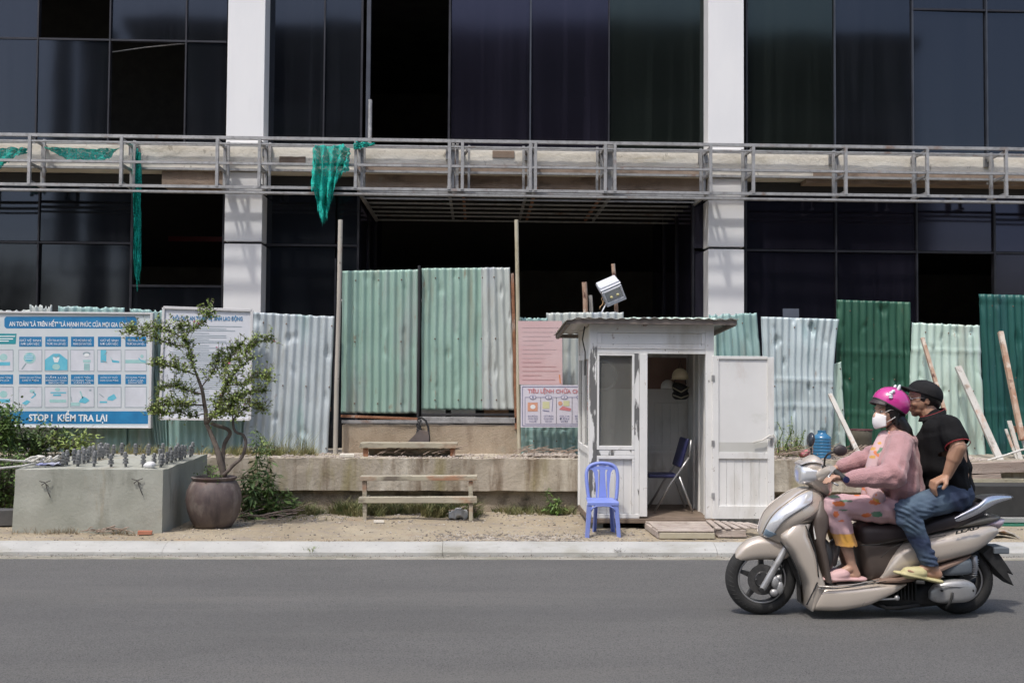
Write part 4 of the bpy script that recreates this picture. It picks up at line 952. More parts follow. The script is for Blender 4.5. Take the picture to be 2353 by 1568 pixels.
mb = MB(); mb.tube([at(1730,1016,9.955), at(1752,1010,9.95), at(1768,1000,9.95), at(1777,998,9.96), at(1783,1010,9.96), at(1780,1020,9.97)], .008, 6)
tag(build(mb, 'white_rope', m_rope, smooth=True), 'short white rope tied through the kiosk door handle', 'rope')
# wall fan or mirror ring seen through the window
mb = MB(); c = at(1384, 862, 10.9); mb.lathe([(.145,-.01),(.155,.0),(.16,.012),(.15,.03),(.13,.03)], c, 28, 'Y', ring=True); 
fan = thing('wall_fan', 'dark round wall fan seen through the kiosk window', 'fan', c)
build(mb, 'guard_ring', m_kp, fan, smooth=True)
mb = MB(); mb.lathe([(.0,.0),(.13,.002),(.14,.012),(.0,.014)], c, 28, 'Y'); build(mb, 'blade_disc', m_black, fan)
mb = MB()
for i in range(16): a = i*math.pi/8; mb.tube([c+Vector((.03*math.cos(a),-.02,.03*math.sin(a))), c+Vector((.15*math.cos(a),-.008,.15*math.sin(a)))], .002, 5)
build(mb, 'guard_wires', m_steel, fan)
mb = MB(); mb.tube([c+Vector((0,.02,0)), c+Vector((0,.19,-.02))], .03, 10); build(mb, 'bracket', m_black, fan, smooth=True)
# helmets on the wall
def hard_hat(px, py, Y, r, col, label, brim=True, back=False):
    c = at(px, py, Y); t = thing('helmet', label, 'helmet', c); m = pmat('hat_'+label.split()[0], col, rough=.35)
    mb = MB(); mb.lathe([(r,-.3*r),(r*1.0,0),(r*.93,.35*r),(r*.72,.7*r),(r*.38,.93*r),(.001,1.0*r)], c, 20)
    build(mb, 'shell', m, t, smooth=True)
    mb = MB(); mb.lathe([(r*.98,-.3*r),(r*1.15,-.36*r),(r*1.14,-.40*r),(r*.96,-.34*r)], c, 20, ring=True); build(mb, 'brim', m, t, smooth=True)
    return t
hard_hat(1534, 888, 10.9, .075, (.62,.62,.60), 'grey hard hat hanging on the kiosk back wall, left of the cream one')
hard_hat(1562, 864, 10.8, .085, (.78,.68,.48), 'cream hard hat hanging above the black bag in the kiosk')
mb = MB(); c = at(1561, 900, 10.85); mb.cap(c+Vector((-.03,0,.05)), c+Vector((.04,0,.03)), .055, .05); mb.cap(c+Vector((-.03,0,-.03)), c+Vector((.05,0,-.03)), .05, .05)
bg = thing('shoulder_bag', 'black bag hanging under the cream hard hat in the kiosk', 'bag', c); build(mb, 'body', m_black, bg, smooth=True)
mb = MB(); mb.tube([c+Vector((-.09,-.05,.05)), c+Vector((0,-.08,-.0)), c+Vector((.09,-.05,.05))], .008, 6); mb.tube([c+Vector((-.08,-.05,-.03)), c+Vector((0,-.075,-.06)), c+Vector((.09,-.05,-.03))], .008, 6); build(mb, 'piping', pmat('pale_piping', (.4,.37,.28)), bg, smooth=True)
mb = MB(); mb.tube([c+Vector((-.06,0,.08)), c+Vector((0.02,.06,.33)), c+Vector((.07,0,.08))], .006, 6); build(mb, 'strap', m_black, bg, smooth=True)

# ---------------------------------------------------------------- folding chair inside the kiosk
fc_ = thing('folding_chair', 'folding chair with navy seat and back standing inside the kiosk', 'chair', at(1540,1180,10.6))
m_navy2 = pmat('navy_vinyl', (.012,.014,.06), (.018,.02,.085), rough=.45); m_tube = pmat('chrome_tube', (.42,.42,.42), rough=.3, metal=.7)
for s, dz in ((0, 'a'), (1, 'b')):
    Y = 10.35+.36*s
    P = lambda x, y: at(x, y, 10.45)+Vector((0, Y-10.45, 0))
    mb = MB(); mb.tube([P(1578,1048), P(1560,1075), P(1535,1110), P(1499,1172)], .011, 8); build(mb, 'leg', m_tube, fc_, smooth=True)
    mb = MB(); mb.tube([P(1556,1092), P(1586,1172)], .011, 8); build(mb, 'leg', m_tube, fc_, smooth=True)
    mb = MB(); mb.tube([P(1583,1008), P(1578,1048)], .011, 8); build(mb, 'back_frame', m_tube, fc_, smooth=True)
a, b = at(1487,1093,10.45), at(1556,1096,10.45)
mb = MB(); mb.box((a.x-.0, 10.37, a.z-.012), (b.x, 10.70, a.z+.022)); build(mb, 'seat', m_navy2, fc_, bevel=.012)
a, b = at(1577,1006,10.45), at(1558,1072,10.45)
mb = MB(); mb.beam(Vector((a.x,10.535,a.z)), Vector((b.x,10.535,b.z)), .36, .035, up=(1,0,.2)); build(mb, 'backrest', m_navy2, fc_, bevel=.014)
# ---------------------------------------------------------------- lilac-blue plastic chair
pc = thing('plastic_chair', 'periwinkle blue plastic chair standing on the verge at the kiosk front', 'chair', at(1385,1236,9.55))
m_pl_ = pmat('periwinkle_plastic', (.19,.25,.62), (.23,.30,.67), scale=3, rough=.42, spec=.5, layers=[((.33,.36,.55), 9, .60, .78, (1,1,.6), .5), ((.16,.16,.22), 26, .66, .74, (1,1,1), .5)])
YFc, YBc = 9.46, 9.80
def C(px, py, Y): return at(px, py, Y)
def slab(pts, d):
    mb = MB(); A = [Vector(p) for p in pts]; n = len(A)
    B = [p+Vector(d) for p in A]; return mb.add(A+B, [tuple(range(n)), tuple(range(2*n-1, n-1, -1))]+[(i, i+n, (i+1) % n+n, (i+1) % n) for i in range(n)])
for (q0, q1, sgn) in ((1344.5,1349,1),(1426.5,1421,-1)):   # front legs: outer x at foot, at top
    w0, w1 = 9, 11
    f0 = C(q0,1236,YFc); f1 = C(q1,1160,YFc)
    L = [f0, C(q0+sgn*w0,1236,YFc), C(q1+sgn*w1,1160,YFc), f1]
    mb = slab(L, (0,.012,0)); mb2 = slab([f0+Vector((0,.004,0)), f0+Vector((0,.05,0)), f1+Vector((0,.06,0)), f1+Vector((0,.004,0))], (sgn*.012,0,0)); mb.add(mb2.v, mb2.f); build(mb, 'leg', m_pl_, pc, bevel=.004)
for (q0, q1, sgn) in ((1360,1364,1),(1412,1408,-1)):
    f0 = C(q0,1226,YBc); f1 = C(q1,1158,YBc-.05)
    L = [f0, C(q0+sgn*9,1226,YBc), C(q1+sgn*9,1158,YBc-.05), f1]; L = [Vector((p.x-(sgn*.05), p.y, p.z-.0)) if 0 else p for p in L]
    mb = slab(L, (0,-.012,0)); mb2 = slab([f0-Vector((0,.004,0)), f0-Vector((0,.05,0)), f1-Vector((0,.06,0)), f1-Vector((0,.004,0))], (sgn*.012,0,0)); mb.add(mb2.v, mb2.f); build(mb, 'leg', m_pl_, pc, bevel=.004)
sz = C(1385,1152,YFc).z; x0, x1 = C(1349,1152,YFc).x, C(1422,1152,YFc).x
def seatf(u, v):
    x = x0+(x1-x0)*u; y = YFc-.005+(YBc-.02-YFc)*v; k = (2*u-1)
    return (x*(1-.0)+.02*v*(-k), y, sz-.010*(1-k*k)*(math.sin(math.pi*min(1, v*1.1)))- (.012 if v < .03 else 0)+.0)
mb = MB(); mb.grid(seatf, 16, 12); build(mb, 'seat', m_pl_, pc, smooth=True, solid=.008)
mb = MB(); mb.box((x0,YFc-.006,sz-.035),(x1,YFc+.006,sz-.004)); build(mb, 'apron', m_pl_, pc, bevel=.005)
mb = MB(); P_ = []
for i in range(13):
    t = i/12; P_.append((1352+66*t, 1163-8*math.sin(math.pi*t)**.5))
# arch under the apron between the front legs
mb = MB(); mb.tube([C(x, y+1, YFc) for x, y in [(1358,1172),(1361,1165),(1370,1161),(1385,1160),(1400,1161),(1409,1165),(1412,1172)]], .008, 6); build(mb, 'apron', m_pl_, pc, smooth=True)
# back: hoop and three slats
def CB(px, py):
    t = (1152-py)/90; return at(px, py, YBc-.02+.06*t)
hoop = [(1353,1150),(1349,1120),(1347,1092),(1350,1076),(1360,1067),(1375,1063.5),(1388,1063.5),(1403,1066),(1414,1074),(1418.5,1090),(1418,1118),(1415,1150)]
hoop = catmull([tuple(CB(*p)) for p in hoop], 4)
mb = MB(); mb.tube(hoop, .017, 8); build(mb, 'back_hoop', m_pl_, pc, smooth=True)
def strip3(pl, pr, nm):
    n = len(pl); mb = MB(); A = [CB(*p) for p in pl]; B = [CB(*p) for p in pr]
    mb.add([x for ab in zip(A, B) for x in ab], [(2*i, 2*i+1, 2*i+3, 2*i+2) for i in range(n-1)]); return build(mb, nm, m_pl_, pc, solid=.008, bevel=.003)
strip3([(1376,1068),(1378,1085),(1377,1110),(1374,1150)], [(1392,1068),(1390,1085),(1391,1110),(1394,1150)], 'slat')
strip3([(1356,1072),(1364,1085),(1368,1110),(1369,1150)], [(1368,1068),(1374,1085),(1374,1110),(1372,1150)], 'slat')
strip3([(1399,1068),(1393,1085),(1394,1110),(1396,1150)], [(1411,1072),(1403,1085),(1400,1110),(1399,1150)], 'slat')
strip3([(1350,1070),(1352,1078)], [(1417,1070),(1415,1078)], 'top_web')
# ---------------------------------------------------------------- benches
m_bench = pmat('bench_paint', (.36,.33,.25), (.45,.42,.33), scale=4, stretch=(.3,1,1), rough=.85, layers=[((.33,.15,.08), 5, .56, .68, (.5,1,1), .8), ((.22,.20,.17), 3, .50, .66, (.4,1,1), .6), ((.12,.10,.08), 8, .54, .66, (.4,1,1), .85), ((.52,.50,.43), 5, .62, .7, (.3,1,1), .7)])
def plank(pts, Y, d, m, nm, par):
    mb = MB(); A = [at(x, y, Y) for x, y in pts]; n = len(A); B = [p+Vector((0,d,0)) for p in A]
    mb.add(A+B, [tuple(range(n))[::-1], tuple(range(n, 2*n))]+[(i, (i+1) % n, (i+1) % n+n, i+n) for i in range(n)]); return build(mb, nm, m, par, bevel=.004)
b1 = thing('step_bench', 'lower weathered bench with two long rails standing in the grass', 'bench', at(960,1190,10.75))
plank([(826,1104),(1096,1103),(1096,1092.5),(826,1094)], 10.72, .16, m_bench, 'seat', b1)
plank([(822,1155),(1096,1155),(1095,1141),(824,1142)], 10.50, .10, m_bench, 'foot_rail', b1)
for x in (838, 1082):
    plank([(x-5,1192),(x+5,1192),(x+4,1105),(x-6,1105)], 10.74, .05, m_bench, 'leg', b1)
    plank([(x-5,1197),(x+4,1197),(x+4,1156),(x-5,1156)], 10.52, .04, m_bench, 'leg', b1)
    mb = MB(); a = at(x, 1150, 10.56); mb.beam(a, (a.x, 10.9, a.z), .04, .05); build(mb, 'side_rail', m_bench, b1, bevel=.003)
    plank([(x-4,1189),(x+5,1189),(x+4,1105),(x-5,1105)], 10.86, .04, m_bench, 'leg', b1)
b2 = thing('step_bench', 'upper bench on the concrete ledge in front of the gate upstand', 'bench', at(940,1055,11.6))
plank([(825,1028),(1050,1029),(1051,1017),(827,1016.5)], 11.42, .20, m_bench, 'seat', b2)
plank([(848,1046),(1040,1046),(1040,1030),(846,1030)], 11.6, .02, m_bench, 'apron', b2)
for x in (840, 1040):
    for Y in (11.45, 11.58): plank([(x-6,1056),(x+6,1056),(x+5,1029),(x-6,1029)], Y, .04, m_bench if Y > 11.5 else m_rust, 'leg', b2)
# ---------------------------------------------------------------- pallets
m_pal = pmat('grey_pallet_wood', (.36,.30,.26), (.48,.42,.37), scale=5, stretch=(1,1,1), rough=.9, bump=.6, layers=[((.20,.16,.13), 9, .56, .72, (1,1,1), .8)])
pa = thing('pallet', 'grey wooden slat pallet lying flat as a step below the kiosk door', 'pallet', atz(1560,1240,.1))
y0, y1 = 9.36, 9.94; zt2 = .165
for i in range(10):
    y = y0+(y1-y0)*i/9; k = i/9
    xa = at(1512-26*k, 1248-48*k, y).x; xb = at(1640-16*k, 1248-48*k, y).x
    mb = MB(); q = random.uniform(-.012,.012); mb.box((xa+q, y-.024, zt2-.012), (xb+q*.5, y+.022, zt2+random.uniform(0,.005))); build(mb, 'slat', m_pal, pa, bevel=.003)
for f in (.03, .5, .95):
    xa = at(1512,1248,y0).x; xb = at(1638,1248,y0).x; x = xa+(xb-xa)*f; mb = MB(); mb.beam((x,y0-.01,zt2-.042),(x-.02,y1+.01,zt2-.042),.045,.055); build(mb, 'bearer', m_pal, pa, bevel=.003)
mb = MB(); mb.box((at(1514,1248,y0).x, y0-.034, .095), (at(1640,1248,y0).x, y0-.012, zt2-.02)); build(mb, 'fascia', pmat('pallet_yellowed', (.40,.36,.26), (.48,.44,.34), scale=5, rough=.9), pa, bevel=.003)
pb = thing('pallet', 'broken pallet with diagonal slats lying right of the kiosk step', 'pallet', atz(1670,1245,.1))
for i in range(6):
    a = at(1628+17*i*.9, 1212+1.5*i, 9.85); b_ = at(1650+15*i, 1240+.4*i, 9.42)
    mb = MB(); mb.beam((a.x, 9.86-.03*i, zt2+.02), (b_.x+.03*i, 9.40+.01*i, zt2+.008), .052, .014); build(mb, 'slat', m_pal, pb, bevel=.003)
for y in (9.44, 9.66, 9.84):
    xa, xb = at(1645,1245,y).x, at(1712,1245,y).x; mb = MB(); mb.beam((xa,y,zt2-.03),(xb,y,zt2-.03),.04,.05); build(mb, 'bearer', m_pal, pb, bevel=.003)
xa, xb = at(1648,1245,9.42).x, at(1714,1245,9.42).x; mb = MB(); mb.box((xa,9.40,.1),(xb,9.9,.112)); build(mb, 'bottom_board', m_pal, pb)

# ---------------------------------------------------------------- concrete block with anchor bolts
FBk = 9.6
xa, xb, zt3 = at(34,1150,FBk).x, at(373,1150,FBk).x, at(200,1078,FBk).z
blk = thing('concrete_block', 'large grey concrete foundation block with rows of threaded anchor bolts on top', 'foundation', ((xa+xb)/2, 10.3, .1))
mb = rough_box(xa, xb, FBk, 11.15, .0, zt3, .008, nx=70, ny=60, nzv=30, chip=.012)
mb.v = [(x+(.03*(zt3-z)*(-1 if x < (xa+xb)/2 else 0)), y, z+.02*(y-FBk)) for x, y, z in mb.v]
build(mb, 'block', m_block, blk, smooth=True, auto=50)
# wire ties
for px in (105, 362/1.0-0):
    pass
m_wire = pmat('tie_wire', (.07,.065,.06), rough=.8)
for px, py in ((104,1108),(316,1103)):
    mb = MB(); c = at(px, py, FBk-.015)
    for a in ((-.05,.015),(.05,.02),(.03,-.03),(-.03,-.025),(.05,-.13)): mb.tube([c, c+Vector((a[0]*.6,-.015,a[1]*.6)), c+Vector((a[0],-.005,a[1]))], .004, 5)
    build(mb, 'tie_wire', m_wire, blk)
m_bolt = pmat('grey_bolt_steel', (.20,.205,.21), (.30,.305,.31), scale=20, rough=.55, metal=.5, layers=[((.28,.25,.2),25,.6,.7)])
def bolt_mesh():
    mb = MB(); pr = [(.011,-.02)]
    for i in range(16): z = .002+i*.011; pr += [(.011,z),(.0135,z+.0055)]
    pr += [(.011,.178),(.0,.18)]
    mb.lathe(pr, (0,0,0), 10)
    for z in (.05, .078, .118): mb.lathe([(.0,z),(.024,z),(.024,z+.022),(.0,z+.022)], (0,0,0), 6)
    mb.lathe([(.0,.044),(.031,.044),(.031,.05),(.0,.05)], (0,0,0), 14)
    mb.lathe([(.0,.142),(.018,.142),(.018,.172),(.0,.174)], (0,0,0), 8)
    me = bpy.data.meshes.new('anchor_bolt'); me.from_pydata([tuple(p) for p in mb.v], [], mb.f); me.materials.append(m_bolt); return me
bm_ = bolt_mesh(); off = OFF[blk.name]; random.seed(11)
spots = []
for px in (180,213,248,283,315,349): spots.append((px, 9.82))
for Y in (9.98,10.12,10.26,10.40,10.54,10.68,10.82,10.96): spots.append((None, Y))
L_ = at(145,1075,9.8).x; R_ = at(383,1075,9.8).x
pts = [(at(p,1075,9.85).x, 9.85) for p in (146,180,213,246,280,314,384)]
pts = [(x, y) for x, y in pts]
xs0, xs1 = at(142,1075,9.85).x, at(372,1075,9.85).x-.03
pts = [(xs0+(xs1-xs0)*i/6, 9.86) for i in range(7)]+[(xs0+(xs1-xs0)*i/6, 11.0) for i in range(7)]
for i in range(1, 9):
    y = 9.86+1.14*i/9; pts += [(xs0, y), (xs1, y)]
    pts += [(xs0+.10, y+.03)]
    if i % 2: pts += [(xs1-.10, y)]
for i, (x, y) in enumerate(pts):
    o = bpy.data.objects.new('anchor_bolt', bm_); COL.objects.link(o); o.parent = blk
    o.location = Vector((x+random.uniform(-.012,.012), y+random.uniform(-.012,.012), zt3+.02*(y-FBk)-.005))-off
    o.rotation_euler = (random.uniform(-.06,.06), random.uniform(-.07,.07), random.uniform(0,3)); o.scale = (1,1,random.uniform(.66,.84)); OFF[o.name] = off
# rope tied to the block's bolts
mb = MB(); zr = zt3+.06
q0 = at(95,1060,9.75)
mb.tube([at(-160,1046,9.2), at(-60,1050,9.4), at(0,1055,9.5), at(40,1058,9.65), at(84,1060,9.8), Vector((xs0,9.9,zr))], .010, 8)
mb.tube([at(-160,1086,9.2), at(-40,1078,9.4), at(0,1075,9.5), at(50,1070,9.65), at(88,1062,9.8)], .010, 8)
for k in range(5):
    mb.tube([q0+Vector((.08*math.cos(t+k)+.04*(k-2), .05*math.sin(t)+.03*k, .02+.03*math.sin(t*1.5+k)-.0)) for t in [i*.6 for i in range(10)]], .010, 6)
tag(build(mb, 'rope', m_rope, smooth=True), 'white rope knotted round the left bolts and running out of frame', 'rope')
mb = MB(); c = Vector((at(112,1050,10.0).x, 10.0, zt3+.045)); mb.grid(lambda u, v: (c.x-.12+.26*u, c.y-.09+.2*v, c.z-.03+.05*math.sin(u*3.1)*math.sin(v*3.1)+.025*nz(u*6,v*5,3)), 18, 12)
tag(build(mb, 'blue_rag', pmat('blue_rag', (.16,.18,.42), (.4,.42,.5), scale=14, rough=.9), smooth=True, solid=.004), 'crumpled blue and white rag among the left bolts', 'rag')
c = Vector((at(345,1068,9.75).x, 9.74, zt3+.03)); mb = MB(); mb.ell(c, (.055,.05,.035)); mb.v = [(x+.012*nz(x*40,y*40,z*40), y, z+.012*nz(x*50,z*40,2)) for x, y, z in mb.v]
tag(build(mb, 'plastic_bag', pmat('white_bag', (.66,.66,.67), rough=.5), smooth=True), 'small white crumpled bag among the bolts near the right corner', 'plastic bag')
# ---------------------------------------------------------------- glazed pot and flowering tree
pcn = atz(491, 1216, .1); pcn = Vector((at(491,1150,10.05).x, 10.05, .09))
pot = thing('clay_pot', 'big brown glazed clay pot standing beside the concrete block', 'pot', pcn)
m_pot = pmat('brown_glaze', (.085,.062,.06), (.14,.11,.10), scale=4, rough=.58, layers=[((.24,.21,.19), 7, .55, .70, (1,1,.5), .7), ((.045,.035,.04), 5, .54, .66, (1,1,.25), .8), ((.12,.06,.045), 3, .52, .66, (1,1,.6), .7)])
mb = MB(); mb.lathe([(r*.925,z*.97) for r, z in [(.0,.0),(.175,0),(.19,.01),(.228,.07),(.264,.17),(.281,.27),(.268,.36),(.232,.43),(.208,.455),(.225,.47),(.228,.485),(.21,.49),(.195,.47),(.19,.42),(.0,.42)]], pcn, 40)
build(mb, 'body', m_pot, pot, smooth=True, auto=60)
mb = MB(); mb.lathe([(.0,.44),(.10,.445),(.19,.435)], pcn, 20); build(mb, 'soil', m_dirt, pot, smooth=True)
m_leafA = pmat('leaf_olive', (.135,.205,.04), (.31,.38,.11), scale=14, rough=.6)
m_leafB = pmat('leaf_green', (.06,.125,.025), (.145,.225,.05), scale=12, rough=.6)
m_leafC = pmat('leaf_dark', (.05,.105,.03), (.12,.18,.055), scale=12, rough=.65)
m_bark = pmat('grey_bark', (.10,.082,.07), (.17,.14,.12), scale=18, rough=.95, bump=1, layers=[((.24,.21,.18),12,.6,.75)])
YT = 10.05
random.seed(5)
tree = thing('bougainvillea', 'sparse twisted bougainvillea with pink flowers growing in the brown pot', 'tree', at(505,1100,YT))
br = []   # (points px,py,dy), r0, r1
def BR(pts, r0, r1): br.append(([at(x, y, YT+d) for x, y, d in pts], r0, r1))
BR([(516,1100,0),(508,1070,-.01),(498,1030,0),(487,1000,.02),(474,975,.03)], .038, .023)
BR([(516,1096,.02),(512,1060,.05),(516,1020,.08),(528,996,.08),(522,985,.06),(500,978,.04),(484,972,.03)], .026, .018)
BR([(512,1092,-.03),(535,1068,-.05),(556,1048,-.05),(566,1022,-.04),(558,1000,0),(540,990,.03),(536,965,.05)], .021, .014)
BR([(474,975,.03),(470,930,.04),(463,890,.02),(452,860,0)], .026, .015)
BR([(478,970,.02),(500,930,-.06),(520,885,-.12),(545,850,-.14),(580,820,-.15)], .018, .006)
BR([(452,860,0),(436,815,.04),(425,780,.05)], .012, .007)
BR([(425,780,.05),(400,765,.1),(360,752,.12),(325,755,.1)], .007, .003)
BR([(430,795,.04),(395,790,-.08),(355,775,-.1),(310,765,-.12),(294,758,-.1)], .007, .003)
BR([(425,780,.05),(440,755,.0),(465,742,-.02),(480,720,-.02),(476,706,0)], .007, .002)
BR([(425,780,.05),(420,760,0),(410,745,.0)], .005, .002)
BR([(452,860,0),(420,850,-.15),(390,838,-.2),(350,836,-.22)], .008, .003)
BR([(466,905,.03),(430,895,.1),(395,885,.16),(360,895,.2)], .009, .003)
BR([(470,930,.04),(430,928,-.12),(390,930,-.2),(350,935,-.25)], .009, .003)
BR([(472,950,.04),(440,955,.0),(410,945,-.1),(370,950,-.1),(345,948,-.1)], .007, .002)
BR([(500,930,-.06),(540,915,.1),(575,900,.15),(612,895,.2)], .009, .003)
BR([(520,885,-.12),(560,880,-.2),(595,865,-.2),(618,875,-.2)], .007, .003)
BR([(545,850,-.14),(560,820,0),(575,800,.05),(590,785,.08),(628,782,.08)], .006, .002)
BR([(520,885,-.12),(515,850,.1),(530,815,.15),(555,790,.15)], .007, .003)
BR([(536,965,.05),(560,940,.1),(590,930,.1),(606,945,.12)], .010, .003)
BR([(536,965,.05),(530,935,-.1),(545,915,-.15),(575,925,-.2)], .009, .003)
BR([(463,890,.02),(485,860,.12),(500,835,.2),(505,810,.2)], .007, .003)
BR([(476,960,.0),(500,950,-.15),(520,945,-.2),(548,955,-.2)], .008, .003)
tr = MB(); tw = MB(); lf1 = MB(); fl_ = MB()
def wob(P, a):
    Q = catmull([tuple(p) for p in P], 3); return [Vector(p)+Vector((a*nz(p[0]*9,p[2]*9,1), a*nz(p[0]*9,p[2]*9,5), a*nz(p[0]*8,p[2]*9,9))) for p in Q]
for i, (P, r0, r1) in enumerate(br):
    Q = wob(P, .012); n = len(Q); r0 *= .88; r1 *= .85; rs = [r0+(r1-r0)*k/(n-1) for k in range(n)]
    (tr if r0 > .017 else tw).tube(Q, rs, 8)
    if r0 <= .018:
        L = sum((Q[k+1]-Q[k]).length for k in range(n-1)); cnt = int(L/.0020)
        for k in range(cnt):
            t = random.uniform(.18, 1)*(n-1); a = int(t); a = min(a, n-2); p = Q[a].lerp(Q[a+1], t-a)
            if random.random() < .38:
                d = Vector((random.gauss(0,1), random.gauss(0,1), random.gauss(.3,.8))).normalized(); l = random.uniform(.03,.15)
                q = p+d*l*.5+Vector((0,0,.01)); e = p+d*l+Vector((0,0,.02)); tw.tube([p, q, e], .0016, 4)
                for s in range(random.randint(2,7)):
                    b_ = p.lerp(e, random.uniform(.4,1)); lf1.leaf(b_, (random.gauss(0,1), random.gauss(0,1), random.gauss(-.3,.6)), random.uniform(.020,.040), random.uniform(.014,.026))
            elif random.random() < .75: lf1.leaf(p+Vector((random.gauss(0,.008),random.gauss(0,.01),random.gauss(0,.008))), (random.gauss(0,1), random.gauss(0,1), random.gauss(-.3,.6)), random.uniform(.020,.036), random.uniform(.014,.024))
for (px, py) in ((445,738),(500,798),(528,833),(506,905),(590,853),(524,900),(560,930),(455,742),(630,783),(603,862),(527,930)):
    c = at(px, py, YT-.12)
    for k in range(4): fl_.leaf(c, (random.gauss(0,1), random.gauss(0,1), random.gauss(0,.8)), .02, .017)
build(tr, 'trunk', m_bark, tree, smooth=True); build(tw, 'twigs', m_bark, tree, smooth=True)
build(lf1, 'foliage', m_leafA, tree); build(fl_, 'flowers', pmat('pink_petal', (.62,.06,.16), (.7,.16,.28), scale=30, rough=.6), tree)
def tuft(c, n, h, w, spread, m, name='blades', parent=None, mb=None, lean=.5, base=.004):
    mb0 = mb or MB()
    for i in range(n):
        a = random.uniform(0, 6.28); r = abs(random.gauss(0, spread)); p = Vector(c)+Vector((r*math.cos(a), r*math.sin(a), 0)); hh = h*random.uniform(.45, 1.15)
        d = Vector((math.cos(a)*random.uniform(0,lean), math.sin(a)*random.uniform(0,lean), 1)); s = Vector((-math.sin(a+.7), math.cos(a+.7), 0))*w/2
        m_ = p+d*hh*.55; t = p+d*hh+Vector((math.cos(a)*hh*.25, math.sin(a)*hh*.25, -.08*hh))
        mb0.add([p-s, p+s, m_+s*.8, m_-s*.8, t], [(0,1,2,3),(3,2,4)])
    return mb0
def bush(c, rx, ry, rz, n, L, mb, stem=None, droop=.1):
    "leaf clumps gathered on short stems"
    for k in range(max(6, n//14)):
        a = random.uniform(0, 6.28); e = random.uniform(-.5, 1)
        q = Vector(c)+Vector((rx*math.cos(a)*random.uniform(.2,1), ry*math.sin(a)*random.uniform(.2,1), rz*e*random.uniform(.3,1)))
        if stem is not None: stem.tube([Vector((c[0],c[1],c[2]-rz)), Vector(c).lerp(q,.5)+Vector((0,0,.03)), q], .004, 5)
        for j in range(14):
            p = q+Vector((random.gauss(0,.05), random.gauss(0,.05), random.gauss(0,.05)))
            mb.leaf(p, (random.gauss(0,1), random.gauss(0,1), random.gauss(-droop,.7)), L*random.uniform(.6,1.2), L*random.uniform(.35,.6))
# small plants in the pot
mb = MB(); c = pcn+Vector((0,-.05,.50)); bush(c, .18, .12, .045, 150, .035, mb); tag(build(mb, 'creeper', m_leafB), 'low green creeper filling the top of the clay pot', 'plant')
# ---------------------------------------------------------------- plants
def plant(name, label, spots, L, m, cat='plant', group=None, loc=None, stems=True, extra=None, ms=None):
    t = thing(name, label, cat, loc or spots[0][0], group); mb = MB(); st = MB()
    for c, rx, ry, rz, n in spots: bush(c, rx, ry, rz, n, L, mb, st if stems else None)
    if extra: extra(mb, st)
    if stems and st.v: build(st, 'stem', ms or m_bark, t, smooth=True)
    build(mb, 'foliage', m, t); return t
random.seed(21)
def tall_weed(name, label, px, Y, base_py, top_py, m, L=.09, n=34, sway=.05, group=None):
    b = at(px, base_py, Y); tp = at(px, top_py, Y); t = thing(name, label, 'plant', b, group); st = MB(); mb = MB()
    for s in range(3):
        o = Vector((random.uniform(-.06,.06), random.uniform(-.08,.08), 0)); k = random.uniform(.6, 1) if s else 1
        P = [b+o, b.lerp(tp,.35*k)+o+Vector((sway*random.uniform(-1,1),0,0)), b.lerp(tp,.7*k)+o*1.4+Vector((sway*random.uniform(-1,1),0,0)), b.lerp(tp,k)+o*1.6]
        st.tube(P, [.007,.006,.004,.002], 6)
        for i in range(n):
            f = random.uniform(.05, 1)**.9; q = f*3; a = min(2, int(q)); p = P[a].lerp(P[a+1], q-a)
            d = Vector((random.gauss(0,1), random.gauss(0,.8), random.gauss(-.15,.35))); l = L*(1.15-.6*f)*random.uniform(.7,1.2)
            e = p+d.normalized()*l*.4; st.tube([p, e], .002, 4); mb.leaf(e, d+Vector((0,0,-.35)), l, l*.32)
            mb.leaf(p, -d+Vector((0,0,-.2)), l*.7, l*.25)
    build(st, 'stem', m_leafC, t, smooth=True); build(mb, 'foliage', m, t); return t
tall_weed('tall_weed', 'tall leafy weed between the clay pot and the ledge', 600, 10.85, 1188, 985, m_leafC, .13, 46, .05)
tall_weed('tall_weed', 'bushy lower weed right of the tall leafy one', 632, 10.75, 1190, 1085, m_leafB, .12, 40, .06)
tall_weed('tall_weed', 'dark weed behind the clay pot, left of the tall leafy one', 573, 10.7, 1192, 1075, m_leafC, .13, 40, .06)
tall_weed('tall_weed', 'leafy weed at the left end of the undercut, right of the bushy one', 668, 10.95, 1186, 1120, m_leafB, .09, 34, .06)
tall_weed('tall_weed', 'thin tall stalk leaning on the bluish grey sheet above the ledge', 612, 11.5, 1052, 990, m_leafA, .06, 22, .05)
tall_weed('tall_weed', 'dry yellowish weed on the ledge right of the kiosk door', 1800, 11.5, 1050, 955, m_leafA, .06, 26, .06)
tall_weed('tall_weed', 'dry weed on the ledge left of the water jug', 1838, 11.55, 1050, 985, m_leafA, .06, 26, .06)
tall_weed('tall_weed', 'small weed growing from the base of the ledge near the kiosk', 1268, 11.05, 1180, 1118, m_leafB, .085, 26, .04)
